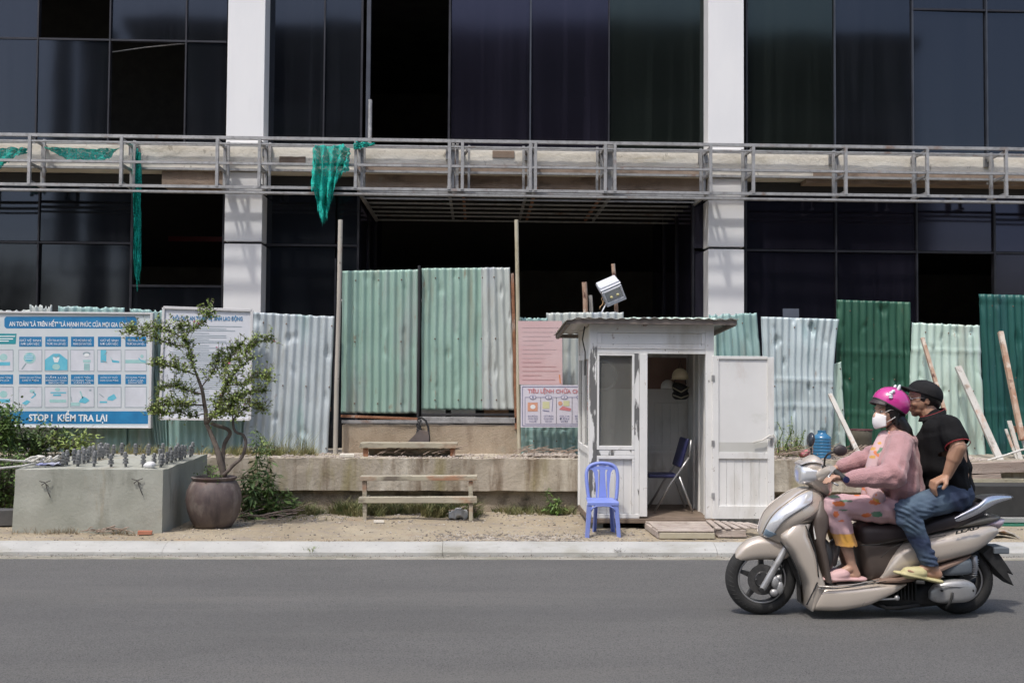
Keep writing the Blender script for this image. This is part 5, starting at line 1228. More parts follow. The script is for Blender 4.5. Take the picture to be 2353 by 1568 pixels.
# left mass of shrubs and vines
def shrub(label, px, py, Y, rx, ry, rz, n, L, m): c = at(px, py, Y); return plant('shrub', label, [(c, rx, ry, rz, n)], L, m, 'shrub', loc=(c.x, c.y, c.z-rz))
shrub('bright green shrub at the left edge beside the concrete block', 0, 1130, 10.6, .26, .4, .46, 2600, .055, m_leafB)
shrub('green vine shrub at the left edge below the blue safety board', -14, 1000, 10.9, .24, .35, .34, 2400, .06, m_leafB)
shrub('dark shrub under the safety board, behind the bolts', 80, 1020, 11.35, .34, .25, .20, 900, .06, m_leafC)
shrub('olive weedy shrub right of the dark one, under the safety board', 160, 1022, 11.3, .34, .2, .13, 420, .06, m_leafA)
tall_weed('vine', 'thin vine climbing in front of the lower left of the safety board', 30, 10.9, 1050, 925, m_leafA, .07, 24, .12)
tall_weed('vine', 'yellowish vine sprig drooping over the STOP lettering', 74, 11.2, 1060, 945, m_leafA, .045, 9, .10)
tag(build(tuft(at(2335,1288,9.45)+Vector((0,0,.0)), 260, .22, .008, .10, m_leafB), 'grass_clump', pmat('bright_grass', (.09,.16,.03), (.16,.25,.06), scale=9, rough=.6)), 'bright green grass clump on the verge at the right edge', 'grass clump')
for (px, py, s, lab) in ((716,1276,1,'small grass tuft growing from the kerb joint below the clay pot side'), (1418,1272,.8,'dry twig-like tuft on the kerb below the plastic chair')):
    c = at(px, py, 9.0); c = Vector((c.x, 9.0, .03)); tag(build(tuft(c, 60, .05*s, .004, .03, m_leafA, lean=.9), 'grass_tuft', m_leafA if px < 1000 else m_wire), lab, 'grass tuft')
# grasses that nobody could count
random.seed(9)
def scatter_grass(name, label, areas, m):
    mb = MB()
    for (x0, x1, y0, y1, z, cnt, h, w) in areas:
        for i in range(cnt):
            x = random.uniform(x0, x1); y = random.uniform(y0, y1)
            if nz(x*2.2, y*2.2, 7) < -.12: continue
            zz = gh(x, y) if z is None else z
            tuft((x, y, zz), 7, h*random.uniform(.5,1.2), w, .02, m, mb=mb, lean=.8)
    return tag(build(mb, name, m), label, 'grass', kind='stuff')
gx = lambda p, Y: at(p, 1180, Y).x
scatter_grass('grass', 'short green and dry grass along the foot of the ledge', [
    (gx(560,11),gx(830,11),10.85,11.3,None,420,.13,.006), (gx(760,10.9),gx(1095,10.9),10.72,11.2,None,620,.17,.007), (gx(1090,11),gx(1325,11),11.0,11.3,None,200,.10,.006),
    (gx(560,10.5),gx(830,10.5),10.4,10.9,None,50,.05,.005)], pmat('verge_grass', (.075,.105,.03), (.21,.20,.09), scale=9, rough=.75, cr=(.42,.58)))
scatter_grass('grass', 'dry straw grass on the ledge in front of the fence', [
    (gx(480,11.6),gx(770,11.6),11.5,11.85,.655,220,.12,.005), (gx(170,11.6),gx(480,11.6),11.45,11.8,.655,120,.13,.005), (gx(1780,11.7),gx(1905,11.7),11.6,12.0,.655,90,.16,.005)], pmat('straw', (.26,.22,.10), (.20,.22,.08), scale=7, rough=.8))
scatter_grass('grass', 'dry weeds at the foot of the concrete block front', [(gx(30,9.55),gx(370,9.55),9.5,9.6,None,60,.07,.004), (gx(600,9.2),gx(980,9.2),9.16,9.25,None,30,.022,.004)], pmat('dead_grass', (.22,.17,.11), (.30,.24,.15), scale=7, rough=.9))
mb = MB()
tall = MB()
for px in (632,655,690,610,705,2,): tuft(at(px,1052,11.6), 26, .32, .006, .05, None, mb=tall, lean=.35)
for px in (1792,1800,1818,1830,1850,1880): tuft(at(px,1048,11.9), 22, .34, .006, .05, None, mb=tall, lean=.35)
tag(build(tall, 'tall_grass', pmat('tall_grass', (.14,.16,.06), (.22,.21,.10), scale=7, rough=.8)), 'tall thin grass stalks rising against the tin sheets', 'grass', kind='stuff')
# gravel, debris
random.seed(31)
def stones(name, label, m, areas):
    mb = MB()
    for (x0, x1, y0, y1, z, cnt, r0, r1) in areas:
        for i in range(cnt):
            x = random.uniform(x0, x1); y = random.uniform(y0, y1); r = random.uniform(r0, r1)**1; zz = gh(x, y) if z is None else z
            mb.ell((x, y, zz+r*.2), (r*random.uniform(.7,1.4), r*random.uniform(.6,1.2), r*random.uniform(.4,.8)), Euler((0,0,random.uniform(0,3))), 5, 4)
    return tag(build(mb, name, m), label, 'gravel', kind='stuff')
stones('gravel', 'loose pale and grey stones on the dirt verge', pmat('gravel_mix', (.16,.14,.12), (.45,.41,.36), scale=11, rough=.9, cr=(.45,.55)), [
    (-5,5.5,9.2,11.2,None,1500,.004,.013), (-5,5.5,10.2,11.2,None,500,.006,.018), (gx(1000,9.3),gx(1340,9.3),9.18,9.6,None,700,.004,.013), (gx(950,9.3),gx(1500,9.3),9.18,9.9,None,500,.003,.010), (-5,5.5,9.16,9.4,None,300,.003,.009), (-5,5.5,10.7,11.3,None,300,.004,.018), (-5,5.5,8.80,8.97,.008,700,.002,.007), (-5,5.5,8.86,8.955,.008,700,.002,.006)])
stones('rubble', 'broken concrete crumbs and rubble on top of the ledge', pmat('rubble_mix', (.30,.25,.22), (.48,.43,.38), scale=8, rough=.95), [
    (gx(620,11.4),gx(1330,11.4),11.22,11.9,.655,500,.006,.022), (gx(1780,11.4),gx(2260,11.4),11.25,12.0,.655,700,.01,.035), (gx(1200,11.5),gx(1325,11.5),11.4,11.75,.67,220,.01,.035), (gx(100,11.4),gx(620,11.4),11.22,11.8,.655,200,.006,.02)])
# dry sticks
mb = MB()
for (x0, x1, y0, y1, z, n, l) in ((gx(1198,11.5),gx(1325,11.5),11.4,11.7,.69,40,.25),(gx(1785,11.5),gx(1990,11.5),11.3,11.9,.68,130,.28),(gx(880,11.5),gx(1040,11.5),11.45,11.6,.67,26,.4),(gx(560,10.7),gx(700,10.7),10.4,10.9,.11,30,.3),(gx(1640,10.6),gx(1760,10.6),10.3,11.1,.12,50,.3),(gx(1040,10.9),gx(1090,10.9),10.7,11.0,.12,40,.2),(gx(200,9.5),gx(300,9.5),9.5,9.58,.1,20,.15)):
    for i in range(n):
        x = random.uniform(x0,x1); y = random.uniform(y0,y1); a = random.uniform(-.8,.8); e = random.uniform(-.15,.5); d = Vector((math.cos(a),math.sin(a),e))*l*random.uniform(.3,1)/2; c = Vector((x,y,z+abs(d.z)+random.uniform(0,.04)))
        mb.tube([c-d, c+Vector((0,0,.01)), c+d], .004, 4)
tag(build(mb, 'dry_twigs', pmat('dry_twig', (.24,.18,.14), (.36,.29,.24), scale=10, rough=.9)), 'dry twigs and straw littered on the ledge and verge', 'twigs', kind='stuff')
# loose pieces
def lump(name, label, cat, px, py, Y, s, m, z=None, rz=0):
    c = at(px, py, Y); mb = rough_box(-s[0]/2, s[0]/2, -s[1]/2, s[1]/2, 0, s[2], .003, nx=8, ny=4, nzv=3, chip=.01)
    ca, sa = math.cos(rz), math.sin(rz); zz = c.z if z is None else z
    mb.v = [(c.x+v[0]*ca-v[1]*sa, c.y+v[0]*sa+v[1]*ca, zz+v[2]) for v in mb.v]
    return tag(build(mb, name, m, smooth=True, auto=40), label, cat)
m_brick = pmat('red_brick', (.38,.13,.075), (.45,.2,.13), scale=9, rough=.9)
lump('brick_piece', 'broken red brick lying at the foot of the concrete block', 'brick', 333, 1232, 9.5, (.12,.06,.03), m_brick, .1, .2)
lump('concrete_chip', 'pale flat slab chip on the ledge left of the upper bench', 'rubble piece', 797, 1052, 11.35, (.15,.10,.03), m_slab, .66, .1)
lump('concrete_chip', 'pale stick-like chip on the verge below the lower bench', 'rubble piece', 870, 1201, 10.3, (.10,.04,.02), m_slab, .1, .1)
lump('stone', 'dark stone at the left edge beside the concrete block', 'stone', -3, 1190, 10.1, (.26,.2,.14), pmat('dark_stone', (.06,.06,.065), (.1,.1,.1), rough=.8), .1, .3)
c = at(1050,1172,10.68); mb = MB(); mb.ell((c.x, 10.68, .135), (.085,.06,.05), None, 28, 18); mb.v = [(x+.05*nz(x*22,y*20,z*20), y+.03*nz(x*22,z*20,3), z+.05*nz(x*25,z*22,5)) for x, y, z in mb.v]
tag(build(mb, 'plastic_bag', pmat('clear_bag', (.42,.45,.48), (.5,.52,.54), rough=.3), smooth=True), 'crumpled greyish plastic bag under the right end of the lower bench', 'plastic bag')
c = at(1848,1022,11.6); mb = MB(); mb.ell((c.x, 11.55, .70), (.09,.06,.04)); mb.v = [(x+.03*nz(x*20,y*20,z*20), y, z+.02*nz(x*25,z*22,5)) for x, y, z in mb.v]
tag(build(mb, 'pink_rag', pmat('pink_rag', (.5,.13,.17), (.6,.3,.33), scale=20, rough=.8), smooth=True), 'pink rag among the dry twigs between kiosk door and water jug', 'rag')
# water jug and bucket on the ledge
jc = at(1887,1040,11.62); jc = Vector((at(1888,1040,11.35).x, 11.35, .66))
m_jug = pmat('blue_jug', (.03,.15,.30), (.05,.20,.38), scale=4, rough=.2, spec=.6, coat=.3)
pr = [(.0,0),(.115,0),(.128,.015)]
for z in (.04,.085,.13,.175,.22,.265): pr += [(.130,z),(.124,z+.012),(.130,z+.024)]
pr += [(.128,.30),(.118,.325),(.085,.35),(.065,.365),(.06,.385),(.062,.41),(.055,.41),(.0,.41)]
pr = [(r*.76, z*.76) for r, z in pr]
jug = tag(build(MB().lathe(pr, jc, 28), 'water_jug', m_jug, smooth=True, auto=50), 'ribbed translucent blue water jug standing on the ledge behind the scooter mirror', 'water jug')
c = Vector((at(1985,1010,11.7).x, 11.8, .655)); mb = MB(); mb.lathe([(.0,0),(.10,0),(.13,.28),(.12,.28),(.095,.02),(.0,.02)], c, 20)
b_ = thing('dark_basket', 'dark battered drum leaning on the dark green sheet behind the woman', 'drum', c); mb = MB(); mb.lathe([(.0,0),(.115,0),(.125,.10),(.118,.2),(.128,.30),(.12,.30),(.11,.02),(.0,.02)], c, 22); build(mb, 'body', pmat('rusty_drum', (.055,.05,.035), (.09,.08,.06), scale=6, rough=.8), b_, smooth=True)
mb = MB(); mb.tube([c+Vector((.125*math.cos(t), .125*math.sin(t), .305)) for t in [i*math.pi/8 for i in range(16)]], .008, 6, closed=True); build(mb, 'rim', pmat('maroon_rim', (.10,.03,.035), rough=.6), b_, smooth=True)
# ---------------------------------------------------------------- scooter (coordinates measured on the photo's enlarged crop, unprojected at the scooter's depth)
YSC = 6.76
def Q(cx, cy, dy=0.0): return at((1920+cx*.44634)*.85341, (1000+cy*.44634)*.85341, YSC+dy)
def q2(cx, cy, dy=0.0):
    p = Q(cx, cy, dy); return (p.x, p.z)
def ST(ux, uy, lx, ly, w, d=0.0): return (q2(ux, uy, d), q2(lx, ly, d), w, d)
m_champ = pmat('champagne_paint', (.56,.495,.425), (.60,.53,.46), scale=2, rough=.30, metal=.28, coat=.6, layers=[((.40,.35,.30), 3, .60, .80, (1,1,1), .35)])
m_champ.node_tree.nodes['Principled BSDF'].inputs['Roughness'].default_value = .3
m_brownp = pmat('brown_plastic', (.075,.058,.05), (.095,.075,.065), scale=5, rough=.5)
m_seat = pmat('dark_seat_vinyl', (.03,.022,.024), (.045,.034,.036), scale=8, rough=.5, bump=.2, bscale=300)
m_tyre = pmat('tyre_rubber', (.018,.018,.018), (.028,.028,.028), scale=20, rough=.85)
m_rim = pmat('dark_grey_rim', (.055,.055,.056), (.075,.075,.076), scale=6, rough=.4, metal=.3)
m_rimedge = pmat('machined_rim', (.5,.5,.5), rough=.3, metal=.7)
m_alu = pmat('cast_aluminium', (.36,.36,.36), (.44,.44,.44), scale=9, rough=.42, metal=.5, layers=[((.22,.21,.2),9,.58,.74)])
m_chrome = pmat('chrome_silver', (.66,.68,.74), rough=.14, metal=.85)
m_lens = pmat('clear_lens', (.62,.64,.68), (.74,.75,.77), scale=7, rough=.08, metal=.35, coat=1.0)
m_eng = pmat('engine_black', (.013,.013,.013), (.03,.03,.03), scale=14, rough=.7)
m_red = pmat('tail_lens', (.32,.14,.20), (.5,.45,.5), scale=12, rough=.15, coat=1)
m_greyp = pmat('blue_grey_plastic', (.10,.12,.14), (.14,.16,.18), scale=7, rough=.55)
m_strip = pmat('aluminium_strip', (.62,.58,.54), rough=.3, metal=.5)
sco = thing('motor_scooter', 'champagne coloured scooter heading left with two riders on the near lane', 'scooter', Q(880,1500))
sco.location.z = 0; OFF[sco.name] = Vector(sco.location)
def loft(nm, st, m, par=sco, n=22, ex=2.4, sub=4, dy=0, auto=None, **k):
    mb = MB().loft(st, n=n, ex=ex, sub=sub, Yc=YSC, dy=dy); return build(mb, nm, m, par, smooth=True, auto=auto or 50, **k)
# ---- wheels
def wheel(cx, cy, r, w, spokes, rear=False):
    c = Q(cx, cy); c.z = r; 
    prof = []
    for i in range(17):
        a = -math.pi*.62+math.pi*1.24*i/16; prof.append((r-w*.52+w*.52*math.cos(a), w*.5*math.sin(a)*1.0))
    mb = MB().lathe(prof+[(r-w*.80, .35*w), (r-w*.80, -.35*w)], c, 56, 'Y', ring=True)
    # tread grooves
    g_ = mb; mb.cur = 1
    for i in range(44):
        a = 2*math.pi*i/44
        for s in (-1, 1):
            pts = []
            for k, t in ((0,.12),(1,.32),(2,.46)):
                th = math.pi*t*s; rr_ = r-w*.52+w*.52*math.cos(th)+.0006; aa = a+.055*k; pts.append(c+Vector((rr_*math.cos(aa), w*.5*math.sin(th), rr_*math.sin(aa))))
            g_.tube(pts, .0022, 4)
    whl = build(mb, 'wheel', [m_tyre, m_eng], sco, smooth=True, auto=60)
    ri = r-w*.80
    mb = MB().lathe([(ri+.006,-.30*w),(ri+.008,-.34*w),(ri-.004,-.35*w),(ri-.012,-.30*w),(ri-.016,-.1*w),(ri-.016,.1*w),(ri-.012,.30*w),(ri-.004,.35*w),(ri+.008,.34*w)], c, 56, 'Y', ring=True); build(mb, 'rim', m_rim, whl, smooth=True, auto=40)
    mb = MB().lathe([(ri+.004,-.362*w),(ri-.008,-.352*w),(ri-.010,-.335*w),(ri+.002,-.34*w)], c, 56, 'Y', ring=True); build(mb, 'rim_edge', m_rimedge, whl, smooth=True)
    for i in range(spokes):
        a = 2*math.pi*i/spokes+.30; d = Vector((math.cos(a), 0, math.sin(a))); s = Vector((-math.sin(a), 0, math.cos(a)))
        mb = MB(); p0 = c+d*.035; p1 = c+d*(ri-.012)
        A = [p0-s*.022, p0+s*.022, p1+s*.012, p1-s*.012]; A = [p+Vector((0,-.018,0)) for p in A]; B = [p+Vector((0,.036,0)) for p in A]
        mb.add(A+B, [(3,2,1,0),(4,5,6,7),(0,1,5,4),(1,2,6,5),(2,3,7,6),(3,0,4,7)]); build(mb, 'spoke', m_rim, whl, bevel=.004)
    mb = MB().lathe([(.0,-.05),(.03,-.05),(.035,-.03),(.04,.03),(.0,.04)], c, 24, 'Y'); build(mb, 'hub', m_rim, whl, smooth=True, auto=40)
    return c, ri, whl
fw, fri, wf = wheel(285, 1283, .2305, .092, 5)
rw, rri, wr = wheel(1478, 1300, .2240, .100, 5, True)
# brake disc and caliper
mb = MB().lathe([(.055,-.052),(.098,-.052),(.098,-.047),(.055,-.047)], fw, 40, 'Y', ring=True); build(mb, 'brake_disc', pmat('disc_steel', (.10,.10,.10), (.16,.155,.15), scale=30, rough=.35, metal=.7), wf, smooth=True, auto=40)
mb = MB().lathe([(.0,-.06),(.05,-.058),(.058,-.046),(.0,-.045)], fw, 24, 'Y')
for i in range(6): a = i*math.pi/3; mb.ell(fw+Vector((.045*math.cos(a),-.06,.045*math.sin(a))), (.007,.005,.007), None, 8, 5)
build(mb, 'disc_carrier', m_rim, wf, smooth=True, auto=40)
# fork
for s, r in ((-1, .021), (1, .021)):
    a, b = Q(290,1318,s*.082), Q(405,1120,s*.082); c_ = Q(440,1050,s*.075); mb = MB().tube([a, a.lerp(b,.08), a.lerp(b,.5), b, c_], [r*.7, r, r*1.05, r*1.02, r*.9], 14); build(mb, 'fork', m_alu, sco, smooth=True, auto=50)
    mb = MB().lathe([(.0,-.012),(.016,-.012),(.016,.012),(.0,.012)], Q(288,1316,s*.09), 12, 'Y'); build(mb, 'axle_nut', m_eng, sco)
mb = MB(); 
for (x, y, rx, rz) in ((372,1265,.030,.042),(400,1300,.026,.045),(365,1330,.028,.025),(392,1240,.022,.02)): mb.ell(Q(x,y,-.078), (rx,.022,rz), None, 12, 8)
build(mb, 'brake_caliper', m_alu, sco, smooth=True)
mb = MB().tube([Q(385,1235,-.07), Q(420,1170,-.07), Q(440,1100,-.04), Q(470,1020,0)], .006, 6); build(mb, 'brake_hose', m_eng, sco, smooth=True)
# ---- front fender
loft('front_fender', [ST(112,1146,132,1146,.012), ST(132,1092,160,1142,.046), ST(165,1045,215,1134,.060), ST(225,1003,270,1130,.068), ST(300,988,330,1130,.073), ST(365,1002,385,1130,.076), ST(420,1030,418,1128,.074), ST(448,1066,440,1110,.062), ST(452,1085,448,1096,.03)], m_champ, n=26, ex=2.8)
mb = MB(); mb.add([Q(455,1098,-.05), Q(520,1235,-.05), Q(532,1395,-.05), Q(505,1375,-.05), Q(498,1250,-.05), Q(440,1120,-.05)]+[Q(455,1098,.05), Q(520,1235,.05), Q(532,1395,.05), Q(505,1375,.05), Q(498,1250,.05), Q(440,1120,.05)], [(0,1,2,3,4,5),(11,10,9,8,7,6)]+[(i,(i+6),((i+1)%6)+6,(i+1)%6) for i in range(6)])
build(mb, 'splash_guard', m_eng, sco, bevel=.004)
# ---- leg shield and nose (one long lofted shell)
nose = [ST(592,693,668,738,.045), ST(560,694,664,800,.078), ST(520,700,640,862,.115), ST(470,722,590,900,.148), ST(410,765,540,915,.165), ST(350,815,500,930,.165), ST(310,865,470,960,.150), ST(286,920,450,1000,.120), ST(276,962,430,1040,.085), ST(278,980,420,1045,.05)]
loft('front_cowl', nose, m_champ, n=30, ex=2.5, sub=4)
shield = [ST(430,900,560,900,.150), ST(370,960,540,960,.172), ST(385,1010,556,1010,.182), ST(430,1070,580,1080,.185), ST(462,1130,600,1150,.186), ST(495,1190,616,1200,.186), ST(520,1250,632,1245,.186), ST(528,1300,634,1270,.186), ST(534,1350,600,1330,.182), ST(540,1395,570,1385,.176), ST(547,1412,556,1410,.165)]
loft('leg_shield', shield, m_champ, n=26, ex=4.2, sub=3)
# inner (rear) facing, brown shadowed plastic
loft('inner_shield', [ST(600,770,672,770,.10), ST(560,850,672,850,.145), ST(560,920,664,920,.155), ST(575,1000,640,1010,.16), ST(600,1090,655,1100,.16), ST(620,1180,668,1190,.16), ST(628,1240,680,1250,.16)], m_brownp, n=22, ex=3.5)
def sidepatch(nm, pts, d, m, th=.006, both=True, par=sco, bevel=.003):
    "panel laid on the flank: pts (cx,cy[,dy])"
    obs = []
    for s in ((-1, 1) if both else (-1,)):
        mb = MB(); A = []
        for p in pts:
            dd = p[2] if len(p) > 2 else d
            v = Q(p[0], p[1], -dd); v.y = YSC+s*dd if s > 0 else v.y; A.append(v)
        B = [v+Vector((0, -s*.03, 0)) for v in A]; n = len(A)
        f = [tuple(range(n)), tuple(range(2*n-1, n-1, -1))]+[(i, i+n, (i+1) % n+n, (i+1) % n) for i in range(n)]
        mb.add(A+B, f if s < 0 else [t[::-1] for t in f]); obs.append(build(mb, nm, m, par, bevel=bevel))
    return obs
# facets, lens and trim lying on the nose flanks
def npatch(nm, s0, s1, a0, a1, off, m):
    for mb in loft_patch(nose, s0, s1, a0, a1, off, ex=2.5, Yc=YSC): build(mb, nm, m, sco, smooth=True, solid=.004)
npatch('lower_cowl', .06, .50, lambda u: 100+8*u, lambda u: 150-42*u, .005, pmat('cowl_painted_shade', (.15,.12,.105), (.18,.15,.13), scale=3, rough=.5))  # shade of the facet under the lens, painted as a darker patch
npatch('indicator_lens', .12, .86, lambda u: 42-4*u+10*(1-u)**4, lambda u: 84-8*u-25*(1-min(1,u*6)), .006, m_lens)
npatch('cowl_trim', .10, .93, lambda u: 27-3*u, lambda u: 35-3*u, .005, m_strip)
npatch('position_lamp', .80, .95, lambda u: 40, lambda u: 84-20*u, .0065, pmat('bluish_lens', (.20,.28,.36), rough=.1, coat=1))
def seam(pts, r=.0028): mb = MB().tube(catmull([tuple(p) for p in pts], 4), r, 5); return build(mb, 'panel_gap', m_eng, sco, smooth=True)
for s_ in ((-1),):
    seam([Q(404,1022,-.186), Q(450,1085,-.190), Q(505,1195,-.190), Q(530,1290,-.190)], .004)
    seam([Q(556,925,-.158), Q(590,1010,-.178), Q(618,1100,-.188), Q(634,1235,-.190)], .004)
    seam([Q(628,1268,-.195), Q(602,1325,-.195), Q(562,1405,-.188)], .005)
    seam([Q(640,1300,-.199), Q(760,1302,-.201), Q(900,1282,-.196), Q(1040,1262,-.182)], .003)
mb = MB(); mb.box((Q(700,1255).x, YSC-.14, Q(700,1262).z), (Q(1000,1255).x, YSC+.14, Q(700,1254).z)); build(mb, 'floor_mat', m_brownp, sco, bevel=.003)
# ---- handlebar cover and headlight
loft('handlebar_cover', [ST(512,600,516,660,.05), ST(530,540,540,672,.085), ST(560,516,575,690,.105), ST(600,500,610,716,.11), ST(640,520,645,735,.105), ST(672,555,672,748,.09), ST(700,590,692,745,.06), ST(715,620,705,735,.03)], m_champ, n=26, ex=2.5)
loft('headlight', [ST(505,600,505,650,.04), ST(510,560,512,672,.084), ST(540,550,545,676,.105), ST(590,553,590,668,.115), ST(630,570,625,650,.113)], m_lens, n=26, ex=2.6)
loft('headlight_bezel', [ST(508,548,510,560,.075), ST(540,534,545,546,.10), ST(590,532,592,545,.113), ST(625,542,625,555,.108)], m_strip, n=20)
loft('steering_neck', [ST(600,700,680,700,.05), ST(600,740,680,740,.055), ST(600,780,670,790,.05)], m_brownp)
for s in (-1, 1):
    if s < 0: P_ = [Q(650,625,-.09), Q(700,602,-.20), Q(722,590,-.235)]
    else: P_ = [Q(650,600,.09), Q(690,585,.20), Q(705,580,.235)]
    mb = MB().loft([(( P_[0].x, P_[0].z+.045),(P_[0].x,P_[0].z-.045),.03,P_[0].y-YSC), ((P_[1].x,P_[1].z+.035),(P_[1].x,P_[1].z-.035),.03,P_[1].y-YSC)], n=10, sub=1, Yc=YSC)
    mb = MB(); mb.tube([P_[0], P_[1], P_[2]], [.045,.038,.026], 12); build(mb, 'switch_housing', m_champ, sco, smooth=True, auto=50)
    e = (Q(735,600,-.25), Q(800,650,-.335)) if s < 0 else (Q(705,585,.25), Q(740,590,.36))
    mb = MB().tube([e[0], e[0].lerp(e[1],.5), e[1]], [.017,.018,.018], 12); g_ = build(mb, 'grip', m_eng, sco, smooth=True, auto=50)
    mb = MB().lathe([(.0,-.012),(.02,-.01),(.02,.01),(.0,.012)], e[1], 14, 'Y'); build(mb, 'bar_end', m_navy2, g_, smooth=True, auto=40)
    mb = MB().tube([e[0]+Vector((-.02,0,-.005)), e[0]+Vector((-.055,-.03*-s,-.03)), e[0].lerp(e[1],.6)+Vector((-.055,0,-.04)), e[1]+Vector((-.05,0,-.035))], .0065, 8); build(mb, 'brake_lever', m_alu, sco, smooth=True)
# mirrors
mr = build(MB().tube([Q(668,572,-.16), Q(672,520,-.17), Q(690,495,-.18), Q(740,478,-.20)], .0065, 8), 'mirror', m_eng, sco, smooth=True)
build(MB().ell(Q(765,474,-.205), (.045,.022,.036)), 'mirror_head', m_seat, mr, smooth=True); build(MB().ell(Q(668,575,-.16), (.014,.012,.016)), 'mirror_mount', m_eng, mr, smooth=True)
mr = build(MB().tube([Q(600,540,.15), Q(592,500,.17), Q(588,460,.18)], .0065, 8), 'mirror', m_eng, sco, smooth=True)
build(MB().ell(Q(587,410,.18), (.024,.052,.050), Euler((0,.12,0))), 'mirror_head', pmat('mirror_back', (.03,.035,.045), rough=.25, coat=.5), mr, smooth=True)
# ---- floorboard
loft('floorboard', [ST(560,1290,552,1408,.16), ST(630,1262,560,1414,.185), ST(700,1262,700,1416,.195), ST(800,1258,790,1402,.195), ST(900,1252,880,1382,.19), ST(1000,1248,960,1345,.18), ST(1060,1248,1040,1305,.17), ST(1110,1246,1105,1262,.15)], m_champ, n=22, ex=4.5)
for k, (y0, y1) in enumerate(((1292,1252),(1306,1266))):
    mb = MB().tube([Q(632,y0,-.194), Q(720,y0+2,-.199), Q(860,y0-12,-.197), Q(1000,y1,-.186)], .0035, 6); build(mb, 'floor_strip', m_strip, sco, smooth=True)
# ---- under-seat body and seat
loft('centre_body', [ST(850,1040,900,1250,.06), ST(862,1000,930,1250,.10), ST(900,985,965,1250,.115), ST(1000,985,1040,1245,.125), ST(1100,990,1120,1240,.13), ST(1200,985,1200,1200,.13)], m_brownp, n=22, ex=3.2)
loft('seat', [ST(848,985,862,1020,.05), ST(856,925,880,1042,.10), ST(900,905,920,1045,.13), ST(1000,905,1010,1035,.145), ST(1100,908,1110,1010,.155), ST(1180,900,1190,990,.16), ST(1260,862,1270,965,.165), ST(1360,835,1380,940,.165), ST(1460,812,1480,910,.150), ST(1560,785,1570,880,.12), ST(1610,790,1610,850,.08)], m_seat, n=26, ex=3)
# ---- tail side panels
tail_u = [(955,1248),(1000,1130),(1060,1040),(1150,985),(1260,958),(1380,935),(1500,915),(1610,905),(1680,925),(1702,955)]
tail_l = [(975,1250),(1080,1222),(1150,1195),(1240,1165),(1330,1138),(1420,1112),(1500,1090),(1570,1058),(1640,1010),(1690,975)]
tail_w = [.10,.155,.175,.190,.195,.192,.175,.140,.095,.05]
loft('tail_fairing', [ST(*u, *l, w) for u, l, w in zip(tail_u, tail_l, tail_w)], m_champ, n=30, ex=3.0)
loft('lower_fairing', [ST(930,1235,945,1252,.14), ST(1000,1215,1010,1252,.165), ST(1100,1205,1110,1248,.178), ST(1240,1160,1240,1215,.186), ST(1330,1128,1330,1175,.18), ST(1440,1095,1440,1130,.16), ST(1500,1080,1500,1096,.13)], pmat('tan_plastic', (.20,.135,.105), (.25,.175,.14), scale=3, rough=.45), n=22, ex=3)
mb = MB().tube([Q(1100,1212,-.182), Q(1180,1190,-.19), Q(1240,1172,-.192), Q(1335,1140,-.19), Q(1370,1098,-.188), Q(1430,1088,-.178), Q(1500,1100,-.15)], .003, 5); build(mb, 'panel_gap', m_eng, sco, smooth=True)
# raised chrome script on the tail
seam([Q(1010,1120,-.175), Q(1080,1060,-.186), Q(1160,1030,-.192), Q(1300,1000,-.197), Q(1400,985,-.194)], .0022)
seam([Q(888,1045,-.135), Q(990,1040,-.148), Q(1110,1015,-.158), Q(1190,994,-.163)], .004)
yb = YSC-.193
a, b = Q(1458,978,-.200), Q(1600,945,-.180)
vs, fs = text_mesh('LEAD', a.x, b.x, 0, .021, 0, .004, .03)
L_ = b.x-a.x
vs = [(x+.25*z, a.y+(b.y-a.y)*((x-a.x)/L_)+y-.004, a.z+(b.z-a.z)*((x-a.x)/L_)+z) for x, y, z in vs]
mb = MB(); mb.add(vs, fs); build(mb, 'lettering', m_eng, sco)
# tail lamp, rail
loft('tail_lamp', [ST(1600,905,1612,922,.09), ST(1650,888,1640,925,.085), ST(1700,880,1680,940,.07), ST(1745,882,1702,948,.045), ST(1752,892,1712,944,.02)], m_red, n=20)
for s in (-1, 1):
    d = lambda v: s*v
    mb = MB().loft([ST(1398,905,1402,928,.012,d(.12)), ST(1425,885,1430,920,.018,d(.14)), ST(1500,845,1510,893,.020,d(.145)), ST(1590,800,1600,855,.020,d(.135)), ST(1650,755,1670,812,.018,d(.12)), ST(1720,744,1730,785,.016,d(.09)), ST(1790,748,1795,765,.012,d(.05))], n=16, ex=2.4, sub=4, Yc=YSC); build(mb, 'grab_rail', m_chrome, sco, smooth=True, auto=50)
loft('rail_bridge', [ST(1590,760,1600,790,.09), ST(1640,742,1660,780,.10), ST(1760,738,1770,760,.06), ST(1800,748,1802,760,.02)], pmat('rail_dark', (.05,.05,.055), rough=.4), n=14)
loft('tail_shroud', [ST(1400,905,1400,940,.13), ST(1500,870,1500,925,.14), ST(1600,850,1600,915,.12), ST(1680,855,1670,900,.08), ST(1720,870,1700,890,.04)], pmat('bronze_grey', (.10,.095,.08), (.14,.13,.11), scale=4, rough=.35), n=20)
# ---- rear mudguard
mb = MB(); A = [(1590,1085),(1650,1040),(1700,1095),(1745,1160),(1780,1215),(1742,1196),(1782,1280),(1720,1235),(1660,1170)]
mb.prism([q2(*p) for p in A], YSC-.07, YSC+.07); build(mb, 'rear_mudguard', m_eng, sco, bevel=.006)
mb = MB(); a = Q(1690,1075); mb.box((a.x-.04, YSC-.09, a.z-.01), (a.x+.06, YSC+.09, a.z+.03)); build(mb, 'plate_holder', m_greyp, sco, bevel=.006)
